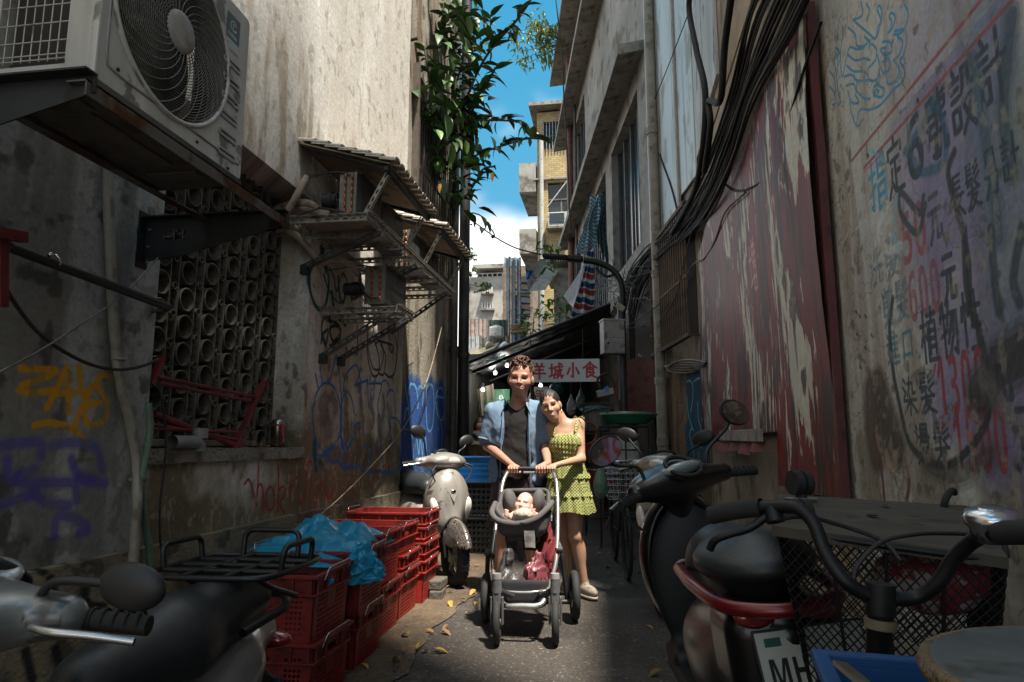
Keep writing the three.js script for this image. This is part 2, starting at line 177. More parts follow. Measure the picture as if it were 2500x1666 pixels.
// ---------- lettering: strokes in a unit square, x right, y down ----------
const YAN = [[.2, .03, .26, .1], [.05, .17, .42, .17], [.1, .3, .38, .3], [.1, .43, .38, .43], [.1, .58, .38, .58, .38, .85, .1, .85, .1, .58]];
const TU = [[.05, .35, .35, .35], [.2, .1, .2, .8], [.03, .84, .38, .74]];
const CJK = {
羊: [[.3, .05, .38, .18], [.7, .05, .62, .18], [.18, .24, .82, .24], [.24, .44, .76, .44], [.08, .66, .92, .66], [.5, .24, .5, .98]],
城: [...TU, [.42, .27, .95, .27], [.45, .27, .45, .6, .36, .95], [.45, .48, .62, .48, .6, .78, .53, .74], [.7, .05, .74, .55, .88, .93, .97, .78], [.88, .42, .7, .8, .55, .95], [.82, .08, .9, .16]],
小: [[.5, .05, .5, .9, .4, .84], [.28, .35, .12, .7], [.72, .35, .9, .7]],
食: [[.5, .02, .3, .22, .05, .36], [.5, .02, .7, .22, .95, .36], [.5, .2, .5, .28], [.28, .34, .72, .34, .72, .6], [.28, .46, .72, .46], [.28, .6, .72, .6], [.28, .34, .28, .92, .5, .82], [.78, .66, .6, .78], [.45, .62, .6, .8, .95, .95]],
五: [[.12, .1, .88, .1], [.46, .1, .36, .9], [.18, .48, .76, .48, .72, .9], [.05, .92, .95, .92]],
年: [[.3, .02, .12, .3], [.25, .16, .88, .16], [.2, .4, .84, .4], [.28, .4, .28, .66], [.05, .66, .95, .66], [.55, .16, .55, .98]],
指: [[.05, .28, .38, .28], [.22, .05, .22, .9, .12, .84], [.05, .62, .38, .5], [.55, .08, .55, .4, .95, .4], [.9, .1, .55, .25], [.52, .55, .9, .55, .9, .95, .52, .95, .52, .55], [.52, .74, .9, .74]],
定: [[.5, .02, .5, .12], [.1, .3, .1, .17, .9, .17, .9, .3], [.25, .38, .75, .38], [.5, .38, .5, .88], [.5, .6, .76, .6], [.3, .52, .25, .75, .05, .95], [.25, .72, .45, .9, .95, .93]],
號: [[.1, .08, .4, .08, .4, .32, .1, .32, .1, .08], [.04, .46, .46, .46], [.18, .46, .15, .62, .4, .62, .36, .95, .26, .9], [.7, .02, .7, .2], [.7, .1, .92, .1], [.52, .2, .95, .2, .93, .3], [.52, .2, .52, .6, .44, .95], [.58, .36, .9, .32], [.72, .28, .72, .48, .92, .46], [.66, .6, .64, .8, .55, .95], [.66, .6, .82, .6, .82, .9, .96, .9, .96, .8]],
設: [...YAN, [.58, .1, .58, .3, .5, .42], [.58, .1, .82, .1, .82, .36, .95, .36], [.52, .52, .88, .52, .75, .75, .48, .95], [.58, .6, .75, .8, .96, .95]],
計: [...YAN, [.5, .42, .98, .42], [.74, .05, .74, .95]],
元: [[.2, .12, .8, .12], [.05, .38, .95, .38], [.38, .38, .34, .7, .08, .92], [.62, .38, .62, .85, .92, .85, .93, .7]],
長: [[.3, .06, .3, .5], [.3, .06, .8, .06], [.3, .2, .75, .2], [.3, .34, .75, .34], [.05, .5, .95, .5], [.32, .5, .32, .92, .5, .82], [.78, .56, .6, .68], [.5, .5, .62, .74, .95, .95]],
髮: [[.12, .04, .12, .36], [.12, .04, .42, .04], [.12, .14, .4, .14], [.12, .24, .4, .24], [.04, .36, .5, .36], [.2, .36, .12, .46, .42, .44], [.85, .03, .6, .14], [.88, .16, .6, .27], [.92, .3, .58, .43], [.1, .62, .9, .58], [.42, .48, .36, .75, .08, .97], [.38, .7, .7, .7, .5, .88, .25, .98], [.42, .75, .65, .9, .95, .97], [.68, .48, .78, .55]],
另: [[.25, .05, .75, .05, .75, .4, .25, .4, .25, .05], [.15, .55, .85, .55, .78, .95, .62, .9], [.45, .42, .4, .7, .15, .97]],
植: [[.04, .3, .4, .3], [.22, .04, .22, .95], [.2, .35, .04, .65], [.24, .38, .4, .55], [.48, .14, .96, .14], [.72, .02, .7, .25], [.56, .27, .56, .82], [.56, .27, .9, .27, .9, .82], [.56, .42, .9, .42], [.56, .56, .9, .56], [.56, .7, .9, .7], [.46, .27, .46, .93, .98, .93]],
物: [[.15, .1, .08, .35], [.08, .28, .42, .28], [.26, .05, .26, .95], [.04, .62, .42, .52], [.58, .05, .45, .4], [.52, .25, .95, .25, .88, .92, .76, .85], [.7, .25, .62, .5, .45, .72], [.82, .25, .74, .6, .5, .92]],
性: [[.2, .04, .2, .96], [.08, .25, .05, .45], [.3, .22, .36, .38], [.54, .1, .46, .35], [.52, .28, .92, .28], [.72, .05, .72, .92], [.52, .58, .92, .58], [.42, .92, .98, .92]],
進: [[.1, .1, .2, .2], [.05, .35, .22, .35, .1, .6, .22, .75], [.04, .9, .2, .8, .5, .92, .97, .93], [.5, .04, .36, .3], [.46, .2, .46, .78], [.66, .04, .72, .14], [.46, .2, .92, .2], [.46, .38, .88, .38], [.46, .56, .88, .56], [.46, .76, .95, .76], [.68, .2, .68, .76]],
口: [[.2, .2, .2, .85], [.2, .2, .8, .2, .8, .85], [.2, .8, .8, .8]],
染: [[.12, .08, .22, .16], [.06, .28, .16, .36], [.1, .55, .26, .4], [.36, .2, .72, .2, .7, .45, .88, .45], [.54, .05, .5, .3, .34, .5], [.08, .62, .92, .62], [.5, .5, .5, .98], [.48, .64, .1, .92], [.52, .64, .92, .92]],
燙: [[.1, .06, .18, .12], [.06, .2, .14, .27], [.06, .5, .2, .34], [.4, .04, .8, .04, .8, .26, .4, .26, .4, .04], [.4, .15, .8, .15], [.3, .34, .92, .34], [.44, .36, .3, .52], [.4, .44, .86, .44, .82, .6, .74, .58], [.3, .7, .36, .8], [.7, .68, .6, .8], [.5, .6, .46, .8, .12, .97], [.5, .72, .64, .86, .94, .97]],
洗: [[.12, .08, .22, .18], [.06, .34, .16, .42], [.06, .92, .24, .6], [.48, .08, .4, .3], [.46, .22, .86, .22], [.64, .04, .64, .5], [.34, .5, .96, .5], [.54, .5, .5, .75, .34, .93], [.72, .5, .72, .88, .94, .88, .95, .75]],
剪: [[.3, .02, .36, .1], [.7, .02, .62, .1], [.06, .14, .94, .14], [.14, .22, .14, .62], [.14, .22, .5, .22, .5, .6], [.14, .36, .5, .36], [.14, .48, .5, .48], [.66, .24, .66, .46], [.85, .2, .85, .6, .76, .56], [.12, .7, .82, .7, .76, .96, .62, .92], [.44, .7, .36, .86, .08, .98]],
增: [...TU, [.55, .03, .6, .12], [.85, .03, .78, .12], [.48, .15, .92, .15, .92, .46, .48, .46, .48, .15], [.7, .15, .7, .46], [.48, .3, .92, .3], [.54, .54, .88, .54, .88, .96, .54, .96, .54, .54], [.54, .74, .88, .74]],
};
function glyph(g, ch, x, y, w, h, color, lw) {
g.save(); g.strokeStyle = g.fillStyle = color; g.lineCap = 'round'; g.lineJoin = 'round'; g.lineWidth = lw ?? w * 0.11;
if (CJK[ch]) for (const s of CJK[ch]) { g.beginPath(); for (let i = 0; i < s.length; i += 2) g[i ? 'lineTo' : 'moveTo'](x + s[i] * w, y + s[i + 1] * h); g.stroke(); }
else { g.translate(x, y + h); g.font = 'bold 100px sans-serif'; const m = g.measureText(ch).width; g.scale(w / m, h / 73); g.fillText(ch, 0, 0); }
g.restore();
}
function wallCanvas(w, h, len, top, base) {
const c = document.createElement('canvas'); c.width = w; c.height = h; const g = c.getContext('2d');
if (base) { const im = g.createImageData(w, h), d = im.data; for (let y = 0; y < h; y++) for (let x = 0; x < w; x++) { const q = base(x / w * len, (1 - y / h) * top), o = (y * w + x) * 4; d[o] = clamp(q[0]) * 255; d[o + 1] = clamp(q[1]) * 255; d[o + 2] = clamp(q[2]) * 255; d[o + 3] = 255; } g.putImageData(im, 0, 0); }
return { c, g, X: (s) => s / len * w, Y: (y) => (1 - y / top) * h, k: w / len,
spray(pts, color, width, alpha = 0.9, soft = 0.5) { // pts in metres [s, y]
const path = () => { g.beginPath(); if (pts.length < 3) pts.forEach(([s, y], i) => g[i ? 'lineTo' : 'moveTo'](s / len * w, (1 - y / top) * h)); else { const cv = new THREE.SplineCurve(pts.map(([s, y]) => new THREE.Vector2(s, y))); cv.getPoints(pts.length * 8).forEach((p, i) => g[i ? 'lineTo' : 'moveTo'](p.x / len * w, (1 - p.y / top) * h)); } };
g.save(); g.strokeStyle = color; g.lineCap = 'round'; g.lineJoin = 'round';
for (const [f, a] of [[1 + soft, 0.25], [1 + soft * 0.4, 0.4], [0.85, 0.9]]) { g.globalAlpha = alpha * a; g.lineWidth = 0.55 * width * f * w / len; path(); g.stroke(); } g.restore(); },
after(fn) { const im = g.getImageData(0, 0, w, h), d = im.data; for (let y = 0; y < h; y++) for (let x = 0; x < w; x++) { const o = (y * w + x) * 4, q = fn(x / w * len, (1 - y / h) * top, d[o] / 255, d[o + 1] / 255, d[o + 2] / 255); d[o] = clamp(q[0]) * 255; d[o + 1] = clamp(q[1]) * 255; d[o + 2] = clamp(q[2]) * 255; } g.putImageData(im, 0, 0); },
tex() { return texset(new THREE.CanvasTexture(c)); } };
}
// ================= the setting =================
const XL = -2.1, XR = 1.1;
const matAsphalt = (() => {
const N = 1024, col = tex(N, N, (u, v) => { const a = pf(u, v, 4, 6, 61), g = pf(u, v, 256, 2, 63), s = ss(0.55, 0.7, pf(u, v, 6, 5, 66)), w = ss(0.8, 0.9, pf(u, v, 200, 1, 69)); const q = ss(0.47, 0.5, pf(u, v, 3, 4, 75)), cr = ss(0.012, 0.004, Math.abs(pf(u, v, 5, 4, 77) - 0.5)) * q; let k = 0.2 + 0.10 * (a - 0.5) + 0.11 * (g - 0.5) - 0.05 * s + 0.16 * w + 0.035 * q - 0.09 * cr; return [k * 1.1, k, k * 0.9]; });
const b = tex(512, 512, (u, v) => 0.6 * pf(u, v, 128, 2, 63) + 0.4 * pf(u, v, 8, 5, 61), { srgb: false });
const r = tex(256, 256, (u, v) => 0.72 + 0.25 * pf(u, v, 8, 5, 71), { srgb: false });
return mat([1, 1, 1], 1, 0, { map: rep(col, 0.4), bumpMap: rep(b, 0.8), bumpScale: 0.006, roughnessMap: rep(r, 0.4) });
})();
struct('ground', G.grid(60, 60, (u, v) => V((u - 0.5) * 240, 0.008 * (fbm(u * 70, v * 70, 3, 5) - 0.5) - 0.004, (v - 0.5) * 240)), matAsphalt);
{ // dirt along the foot of the left wall
const g = G.grid(10, 120, (u, v) => { const z = 2.5 - v * 13, e = -1.12 + 0.22 * (fbm(z * 1.7, 3, 4, 9) - 0.5) + 0.1 * (fbm(z * 7, 8, 3, 2) - 0.5); return V(mix(XL + 0.02, e, u), 0.006 + 0.03 * (1 - u) * fbm(u * 4, z * 3, 3, 7) + 0.004 * (1 - u), z); });
const t = tex(512, 512, (u, v) => { const a = pf(u, v, 6, 6, 81), c = ss(0.58, 0.66, pf(u, v, 20, 4, 83)), d = pf(u, v, 80, 2, 87); const k = 0.27 + 0.16 * (a - 0.5) + 0.14 * (d - 0.5); return mix3([k * 1.2, k, k * 0.78], [0.36, 0.3, 0.22], c * 0.5); });
struct('dirt_strip', g, mat([1, 1, 1], 1, 0, { map: t, bumpMap: T.bumpC, bumpScale: 0.012 }));
}

// ---------- left building ----------
const ZA = -2.84, ZB = -4.43, ZC = -6.62, OPT = 2.88, SILL = 1.09;
const LB = thing('concrete_building', 'weathered cream concrete building with graffiti along the left side of the alley', 'building', [XL, 0, -3]);
const c4 = (x, y) => { const p = at(600 + x * 0.3508, 800 + y * 0.3508, { x: XL }); return [-2.6 - p.z, p.y]; };   // s is counted from z = -2.6
const c2 = (x, y) => { const p = at(600 + x * 0.3954, 280 + y * 0.3954, { x: XL }); return [-2.6 - p.z, p.y]; };
{
const len = 4.1, top = 7.2;
const W = wallCanvas(1120, 1966, len, top, (s, y) => {
const a = fbm(s * 1.3, y * 1.1, 5, 3), b = fbm(s * 9, y * 7, 4, 13), st = fbm(s * 7, y * 0.45, 5, 23), g = fbm(s * 60, y * 60, 2, 33);
let c = mix3([0.93, 0.92, 0.9], [0.86, 0.84, 0.81], a);
c = mix3(c, [0.66, 0.61, 0.54], ss(0.54, 0.78, st) * ss(0.3, 0.65, b) * (y > 3.6 ? 0.25 : 0.6));            // rain streaks
const lowStain = ss(0.34, 0.62, fbm(s * 3, y * 1.2, 5, 43) + mix(0.02, 0.10, ss(2.0, 1.5, y + 0.3 * (a - 0.5))));
c = mix3(c, [0.62, 0.57, 0.48], lowStain * (y > 2.8 ? 0.22 : 0.6));
c = mix3(c, [0.3, 0.27, 0.22], ss(0.62, 0.76, fbm(s * 14, y * 10, 5, 53)) * (y < 1.8 ? 0.55 : 0.25));
if (y < 1.5) c = mix3(c, mix3([0.55, 0.5, 0.4], [0.38, 0.34, 0.27], fbm(s * 5, y * 6, 5, 63)), ss(0.3, 0.55, fbm(s * 4, y * 3, 4, 73) + (1.2 - y) * 0.4) * ss(1.5, 1.1, y + 0.4 * (fbm(s * 6, y * 6, 4, 67) - 0.5)));
const drip = ss(0.5, 0.66, fbm(s * 9, y * 0.7, 4, 83)) * ss(2.7, 2.95, y) * ss(3.95 + 0.5 * fbm(s * 5, 1, 3, 4), 3.3, y); c = mix3(c, [0.55, 0.47, 0.38], drip * 0.6 * ss(0.3, 0.62, fbm(s * 11, y * 5, 4, 87)));
const k = 0.93 + 0.14 * (g - 0.5) + 0.1 * (b - 0.5); return [c[0] * k, c[1] * k, c[2] * k];
});
for (const [x, y, rx, ry] of [[540, 560, 60, 70], [610, 520, 40, 60], [560, 700, 60, 40], [700, 600, 36, 150], [690, 800, 44, 120], [810, 600, 34, 90], [880, 590, 30, 90], [780, 820, 44, 100], [920, 760, 30, 130], [1000, 720, 26, 130], [960, 560, 26, 80], [850, 880, 60, 70]]) { const pts = []; for (let i = 0; i < 5; i++) pts.push(c4(x + rnd(-rx, rx) * 0.4, y - ry + i * ry / 2)); W.spray(pts, '#4a4844', 0.17 * rx / 44, 0.42, 0.7); }
const BL = '#1f5fae', bw = 0.032, bl = (l, w = bw, col = BL, a = 0.95) => W.spray(l.map(([x, y]) => c4(x, y)), col, w, a);
const ov = (x, y, rx, ry, t0 = 0, t1 = 6.4) => { const l = []; for (let t = t0; t <= t1; t += 0.4) l.push([x + Math.cos(t) * rx, y + Math.sin(t) * ry]); return l; };
bl(ov(563, 625, 98, 240)); bl(ov(705, 645, 48, 195));
for (const l of [[[485, 325], [502, 412]], [[516, 280], [531, 386]], [[625, 195], [604, 290], [584, 382]], [[632, 195], [650, 330], [664, 460]], [[664, 460], [668, 640], [655, 760], [560, 870]], [[655, 740], [690, 860], [745, 760]], [[680, 440], [690, 350], [725, 290], [765, 262], [786, 300], [785, 345], [760, 405]], [[757, 405], [800, 385], [850, 367]], [[800, 388], [802, 470], [800, 560]], [[850, 367], [850, 480], [855, 560]], [[868, 345], [870, 430], [868, 500]], [[905, 345], [893, 420], [890, 500]], [[860, 392], [900, 388], [945, 398], [930, 470], [917, 540], [932, 620], [942, 680], [930, 770]], [[945, 395], [955, 375], [975, 372], [993, 400], [1000, 445]], [[978, 482], [1000, 440], [1028, 442], [1034, 500], [1042, 600]], [[985, 520], [995, 560], [990, 640], [1000, 700], [990, 760]], [[755, 690], [775, 668], [800, 668], [815, 700], [820, 760]], [[1000, 630], [1040, 630], [1070, 660], [1083, 710]], [[820, 830], [848, 825], [858, 880], [858, 1010]], [[920, 860], [932, 825], [948, 850], [955, 930], [955, 1010]], [[1005, 690], [1010, 760], [1022, 840]], [[660, 800], [680, 900], [698, 1010]], [[650, 820], [652, 900], [660, 950]]]) bl(l);
bl([[480, 905], [500, 880], [545, 890], [560, 870], [590, 930], [600, 945], [640, 930], [665, 960], [690, 980], [760, 968], [800, 978], [850, 1000], [930, 1005], [1000, 1016], [1045, 1000], [1068, 965]], 0.045);
bl([[545, 880], [572, 900], [580, 950]], 0.03); bl([[590, 870], [585, 940]], 0.03);
bl([[480, 800], [478, 880], [490, 980]], 0.1, '#16414f', 0.8); bl([[510, 930], [530, 960]], 0.08, '#1b4a5a', 0.8);
bl([[1000, 740], [1005, 800], [1010, 760], [1018, 830], [1022, 770]], 0.012, '#16406e');
const rd = (l, w = 0.026) => bl(l, w, '#9c2020', 0.85);
for (const l of [[[-10, 1090], [20, 1060], [45, 1120], [70, 1230]], [[88, 940], [85, 1060], [75, 1240]], [[78, 1130], [100, 1090], [118, 1130], [118, 1280]], [[130, 1250], [150, 1130], [185, 1120], [195, 1240], [160, 1270], [140, 1210]], [[225, 960], [228, 1100], [222, 1290]], [[225, 1140], [250, 1110], [275, 1120], [262, 1180], [235, 1230], [270, 1290]], [[312, 1005], [310, 1130], [305, 1250]], [[290, 1120], [330, 1095]], [[365, 1080], [362, 1150], [380, 1230], [410, 1160], [415, 1050], [430, 950], [450, 930], [462, 960], [455, 1080], [442, 1280]], [[485, 1260], [500, 1120], [525, 1080], [545, 1130], [580, 1190], [600, 1150], [600, 1110]], [[355, 1050], [380, 1000]], [[860, 1090], [868, 1010], [880, 960]], [[905, 960], [900, 1000], [940, 990]], [[950, 970], [980, 960], [1005, 1000]]]) rd(l);
const dk = (l, w = 0.04, col = '#14303a', a = 0.9) => W.spray(l.map(([x, y]) => c2(x, y)), col, w, a);
dk([[455, 880], [410, 930], [392, 1000], [400, 1100], [430, 1180], [462, 1203], [492, 1170], [510, 1080], [512, 990]], 0.055, '#123a46');
dk([[470, 830], [480, 900], [500, 960]], 0.11, '#0f2c38'); dk([[520, 950], [545, 1010], [560, 1090], [600, 980], [640, 1090], [655, 1150]], 0.034); dk([[570, 1000], [580, 1120], [600, 1160], [615, 1110]], 0.05); dk([[530, 1100], [540, 1180], [535, 1260]], 0.06, '#111d20');
dk([[525, 1255], [480, 1260], [468, 1340], [490, 1420], [510, 1330], [470, 1360]], 0.042); dk([[465, 1410], [475, 1360], [495, 1440]], 0.04); dk([[500, 1270], [560, 1290], [585, 1340], [540, 1400], [520, 1320], [570, 1310], [580, 1380], [520, 1430]], 0.042, '#10191b'); dk([[620, 1440], [640, 1490], [660, 1440], [690, 1480], [688, 1300]], 0.035); dk([[555, 1240], [590, 1275], [615, 1300]], 0.05, '#0c0f10');
const br = (l, w = 0.035) => dk(l, w, '#3a342c', 0.85);
br([[755, 1290], [752, 1400], [765, 1500], [790, 1570], [830, 1575]]); br([[812, 1260], [818, 1330]]); br([[885, 1240], [880, 1340], [890, 1390]]); br([[930, 1260], [940, 1350], [935, 1470], [925, 1560]]); br([[820, 1400], [870, 1410], [910, 1430], [905, 1470], [888, 1420]]); br([[830, 1575], [850, 1480], [830, 1400], [800, 1420]]);
bl([[850, 40], [845, 150], [860, 270], [885, 335], [920, 325], [928, 220], [905, 120], [880, 60]], 0.036, '#2a2823'); bl([[925, 320], [960, 322], [972, 200], [940, 120]], 0.034, '#2a2823'); bl([[965, 315], [1000, 345], [1035, 310], [1052, 160], [1040, 60]], 0.036, '#2a2823'); bl([[910, 80], [950, 100], [1020, 125], [1012, 175], [985, 110]], 0.026, '#2a2823');
bl([[640, 1300], [660, 1260], [690, 1265], [700, 1310]], 0.05, '#20282a', 0.8); bl([[750, 1310], [770, 1270], [800, 1285], [815, 1320]], 0.05, '#20282a', 0.8);
W.after((s, y, r, g, b) => { const w = fbm(s * 26, y * 18, 4, 93), p = ss(0.6, 0.72, w); const c = mix3([r, g, b], [0.66, 0.62, 0.54], p * (y < 2.6 ? 0.6 : 0.15)); const k = 0.94 + 0.12 * fbm(s * 90, y * 90, 2, 95); return [c[0] * k, c[1] * k, c[2] * k]; });
var texBeige = W.tex();
var uvB = (x, y, z) => [(-2.6 - z + (x - XL)) / len, y / top];
}
const mBeige = mat([1, 1, 1], 0.9, 0, { map: texBeige, bumpMap: rep(T.bumpC, 3.2, 5), bumpScale: 0.003 });
const mBeigePlain = mat([0.6, 0.56, 0.5], 0.92, 0, { map: rep(T.grime, 0.4), bumpMap: T.bumpC, bumpScale: 0.006 });
const wallSlab = (pts, x, th) => { const g = G.ext(pts.map(([z, y]) => [-z, y]), th); g.rotateY(Math.PI / 2); g.translate(x - th, 0, 0); return G.fix(g); }; // pts (z, y) extruded towards -x from x
{
const g = wallSlab([[2.5, OPT], [ZB, OPT], [ZB, SILL], [ZA, SILL], [ZA, 0], [ZC, 0], [ZC, 9], [2.5, 9]], XL, 0.32);
G.mapUV(g, uvB); part(LB, 'wall', g, mBeige, { world: true, uv: 0 });
const len = 3.6, top = 2.9, W = wallCanvas(1150, 926, len, top, (s, y) => { // s from z = +0.75
const a = fbm(s * 1.5, y * 1.4, 5, 103), st = fbm(s * 6, y * 0.7, 5, 113), g = fbm(s * 70, y * 70, 2, 123), b = fbm(s * 9, y * 9, 4, 133);
let c = mix3([0.7, 0.71, 0.7], [0.56, 0.57, 0.56], a); c = mix3(c, [0.4, 0.4, 0.37], ss(0.5, 0.72, st) * 0.55); c = mix3(c, [0.2, 0.2, 0.18], ss(0.6, 0.74, b + (y < 1.1 ? 0.06 : 0)) * 0.6); c = mix3(c, [0.72, 0.72, 0.69], ss(0.62, 0.74, fbm(s * 5, y * 1.1, 4, 143)) * 0.5);
const k = 0.92 + 0.16 * (g - 0.5); return c.map((q) => q * k);
});
const c3 = (x, y) => { const p = at(x * 0.4145, 500 + y * 0.4145, { x: XL }); return [0.75 - p.z, p.y]; }, or = (l, w = 0.048) => W.spray(l.map(([x, y]) => c3(x, y)), '#c98a12', w, 0.95, 0.3);
or([[120, 965], [200, 970], [330, 975], [260, 1020], [110, 1075], [180, 1110], [320, 1095], [300, 1150], [270, 1200]]); or([[300, 1140], [350, 1050], [395, 960], [400, 1060], [400, 1220]]); or([[330, 1110], [400, 1110], [440, 1110]]); or([[465, 960], [475, 1060], [490, 1120], [560, 1060]]); or([[660, 1020], [600, 1005], [570, 1060], [625, 1150], [620, 1260], [540, 1300], [490, 1240], [530, 1180], [590, 1170]]); or([[520, 1120], [470, 1220], [440, 1310]]); or([[200, 1300], [300, 1285], [420, 1320], [500, 1385]]);
const c5 = (x, y) => { const p = at(x * 0.3291, 1150 + y * 0.3291, { x: XL + 0.03 }); return [0.75 - p.z, p.y]; };
for (const l of [[[0, 1420], [220, 1400], [240, 1480]], [[310, 1420], [420, 1400], [560, 1430], [600, 1560]], [[40, 1500], [60, 1620], [200, 1560]], [[420, 1500], [480, 1620], [620, 1640]]]) W.spray(l.map(([x, y]) => c3(x, y)), '#4e4a9c', 0.07, 0.6, 0.6);
for (const l of [[[200, 20], [210, 90], [480, 90], [600, 100], [620, 220]], [[300, 150], [400, 240], [560, 260]], [[450, 490], [480, 340], [620, 360], [700, 440], [640, 460]], [[60, 250], [160, 220], [300, 180]], [[640, 40], [740, 60]]]) W.spray(l.map(([x, y]) => c5(x, y)), '#48459a', 0.07, 0.55, 0.6);
W.after((s, y, r, g, b) => { const p = ss(0.58, 0.7, fbm(s * 24, y * 20, 4, 153)); return mix3([r, g, b], [0.42, 0.42, 0.38], p * 0.5); });
const uvN = (x, y, z) => [(0.75 - z + (x - XL)) / len, y / top];
const tg = W.tex(), mg = mat([1, 1, 1], 0.75, 0, { map: tg, bumpMap: rep(T.bumpC, 2.6, 2), bumpScale: 0.005 });
const n = G.warp(G.fix(G.box(0.32, OPT, 3.6 - 0.004, [XL - 0.16, OPT / 2, 0.75 - 1.8])), () => {}); G.mapUV(n, uvN); part(LB, 'grey_wall', n, mg, { world: true, uv: 0 });
part(LB, 'grey_wall', G.bb(XL - 0.32, XL, 0, OPT, 0.76, 2.5), worn([0.2, 0.2, 0.19]), { world: true });
const W5 = wallCanvas(1024, 160, 9.2, 0.75, (s, y) => { const a = fbm(s * 2.2, y * 3, 5, 203), b = fbm(s * 12, y * 12, 4, 213), g = fbm(s * 70, y * 70, 2, 223); let c = mix3([0.53, 0.5, 0.43], [0.37, 0.34, 0.28], a); c = mix3(c, [0.2, 0.19, 0.15], ss(0.55, 0.72, b) * 0.6); c = mix3(c, [0.58, 0.53, 0.42], ss(0.55, 0.7, fbm(s * 4, y * 2, 4, 233)) * 0.6); const k = 0.9 + 0.2 * g; return c.map((q) => q * k); });
for (const l of [[[0, 520], [150, 540], [230, 640], [340, 760]], [[160, 560], [140, 690], [150, 780]], [[380, 790], [410, 900]], [[640, 880], [660, 980], [780, 1000]], [[190, 1330], [240, 1560]], [[410, 1310], [440, 1420]]]) W5.spray(l.map(([x, y]) => { const p = at(x * 0.3291, 1150 + y * 0.3291, { x: XL + 0.035 }); return [2.5 - p.z, p.y]; }), '#15171a', 0.06, 0.85, 0.5);
for (const [z0, z1] of [[2.5, ZA], [ZA - 0.006, ZC]]) { const gp = G.warp(G.fix(new THREE.BoxGeometry(0.06, 0.7, Math.abs(z1 - z0), 1, 1, 60).translate(XL + 0.005, 0.35, (z0 + z1) / 2)), (v) => { if (v.y > 0.5) { v.y += 0.012 * (fbm(v.z * 5, 1, 3, 7) - 0.5); if (v.x > XL) v.x -= 0.008; else v.y += 0.012; } else if (v.x > XL) v.x += 0.006; }); G.mapUV(gp, (x, y, z) => [(2.5 - z) / 9.2, y / 0.75]); part(LB, 'plinth', gp, mat([0.9, 0.9, 0.9], 0.95, 0, { map: W5.tex(), bumpMap: rep(T.bumpC, 8, 1), bumpScale: 0.01 }), { world: true, uv: 0 }); }
const sl = G.warp(G.fix(new THREE.BoxGeometry(0.37, 0.07, 1.58, 4, 1, 40).translate(XL - 0.155, SILL + 0.012, (ZA + ZB) / 2)), (v) => { const f = fbm(v.z * 9, v.y * 4, 3, 5); if (v.x > XL - 0.05) { v.x += 0.02 * (f - 0.6); v.y += 0.02 * (f - 0.5); } });
part(LB, 'sill', sl, worn([0.3, 0.27, 0.22], 0.95, 0, { s: 1.2, bumpScale: 0.02 }), { world: true });
part(LB, 'lintel', G.bb(XL - 0.42, XL - 0.318, OPT - 0.22, OPT + 0.02, ZA, ZB), worn([0.06, 0.05, 0.045], 0.95), { world: true });
part(LB, 'roof', G.bb(-9, XL + 0.02, 9.0, 9.2, 2.5, -9.35), worn([0.3, 0.3, 0.3]), { world: true });
part(LB, 'end_wall', [G.bb(-9, XL - 0.33, 0, 9, 2.3, 2.5), G.bb(-9, -8.8, 0, 9, 2.3, -9.3), G.bb(-8.8, XL - 0.33, 0, 9, -9.28, -9.1)], mBeigePlain, { world: true });
part(LB, 'store_partition', [G.bb(-3.0, -2.95, 0, 3.2, -2.4, -4.9), G.bb(-2.95, XL - 0.33, 3.1, 3.2, -2.4, -4.9), G.bb(-2.95, XL - 0.33, 0, 3.1, -2.45, -2.4), G.bb(-2.95, XL - 0.33, 0, 3.1, -4.9, -4.85)], mat([0.25, 0.25, 0.22], 0.9), { world: true });
const mv = mat([0.2, 0.185, 0.15], 0.95, 0, { map: T.grime, bumpMap: T.bumpC, bumpScale: 0.01 }), mv2 = mat([0.26, 0.235, 0.19], 0.95, 0, { map: T.grime, bumpMap: T.bumpC, bumpScale: 0.01 });
const grp = []; const cw = 0.222, rh = 0.152, R0 = 0.066;
const mk = (jag) => { const l = [G.fix(G.cyl(R0, R0, 0.16, [0, 0, 0], [0, 0, Math.PI / 2], 22, true)), G.fix(G.cyl(R0 - 0.007, R0 - 0.007, 0.16, [0, 0, 0], [0, 0, Math.PI / 2], 22, true)), G.tor(R0 - 0.0035, 0.0048, [0.08, 0, 0], [0, Math.PI / 2, 0], 22, 5), G.bb(-0.08, 0.076, -rh / 2, rh / 2, 0.071, 0.079), G.bb(-0.08, 0.076, -rh / 2, rh / 2, -0.079, -0.071), G.cyl(0.02, 0.02, 0.15, [0, rh / 2 - 0.02, 0.108], [0, 0, Math.PI / 2], 12, true), G.tor(0.018, 0.004, [0.075, rh / 2 - 0.02, 0.108], [0, Math.PI / 2, 0], 12, 4)]; if (jag) l.push(G.sph(0.02, [0.02, -R0 + 0.01, 0.01], [1.6, 0.5, 1.5], 8)); return G.boxUV(G.merge(l), 3); };
const vg = [mk(0), mk(1)];
for (let i = 0; i < 8; i++) for (let j = 0; j < 12; j++) { const o = shadow(new THREE.Mesh(vg[rnd() < 0.5 ? 1 : 0], rnd() < 0.5 ? mv : mv2)); o.name = 'vent_block'; o.position.set(XL - 0.3 - LB.position.x, SILL + 0.04 + rh * (j + 0.5) + (i % 2 ? 0.03 : -0.02), ZA - 0.14 - i * cw + 0.03 - LB.position.z); LB.add(o); }
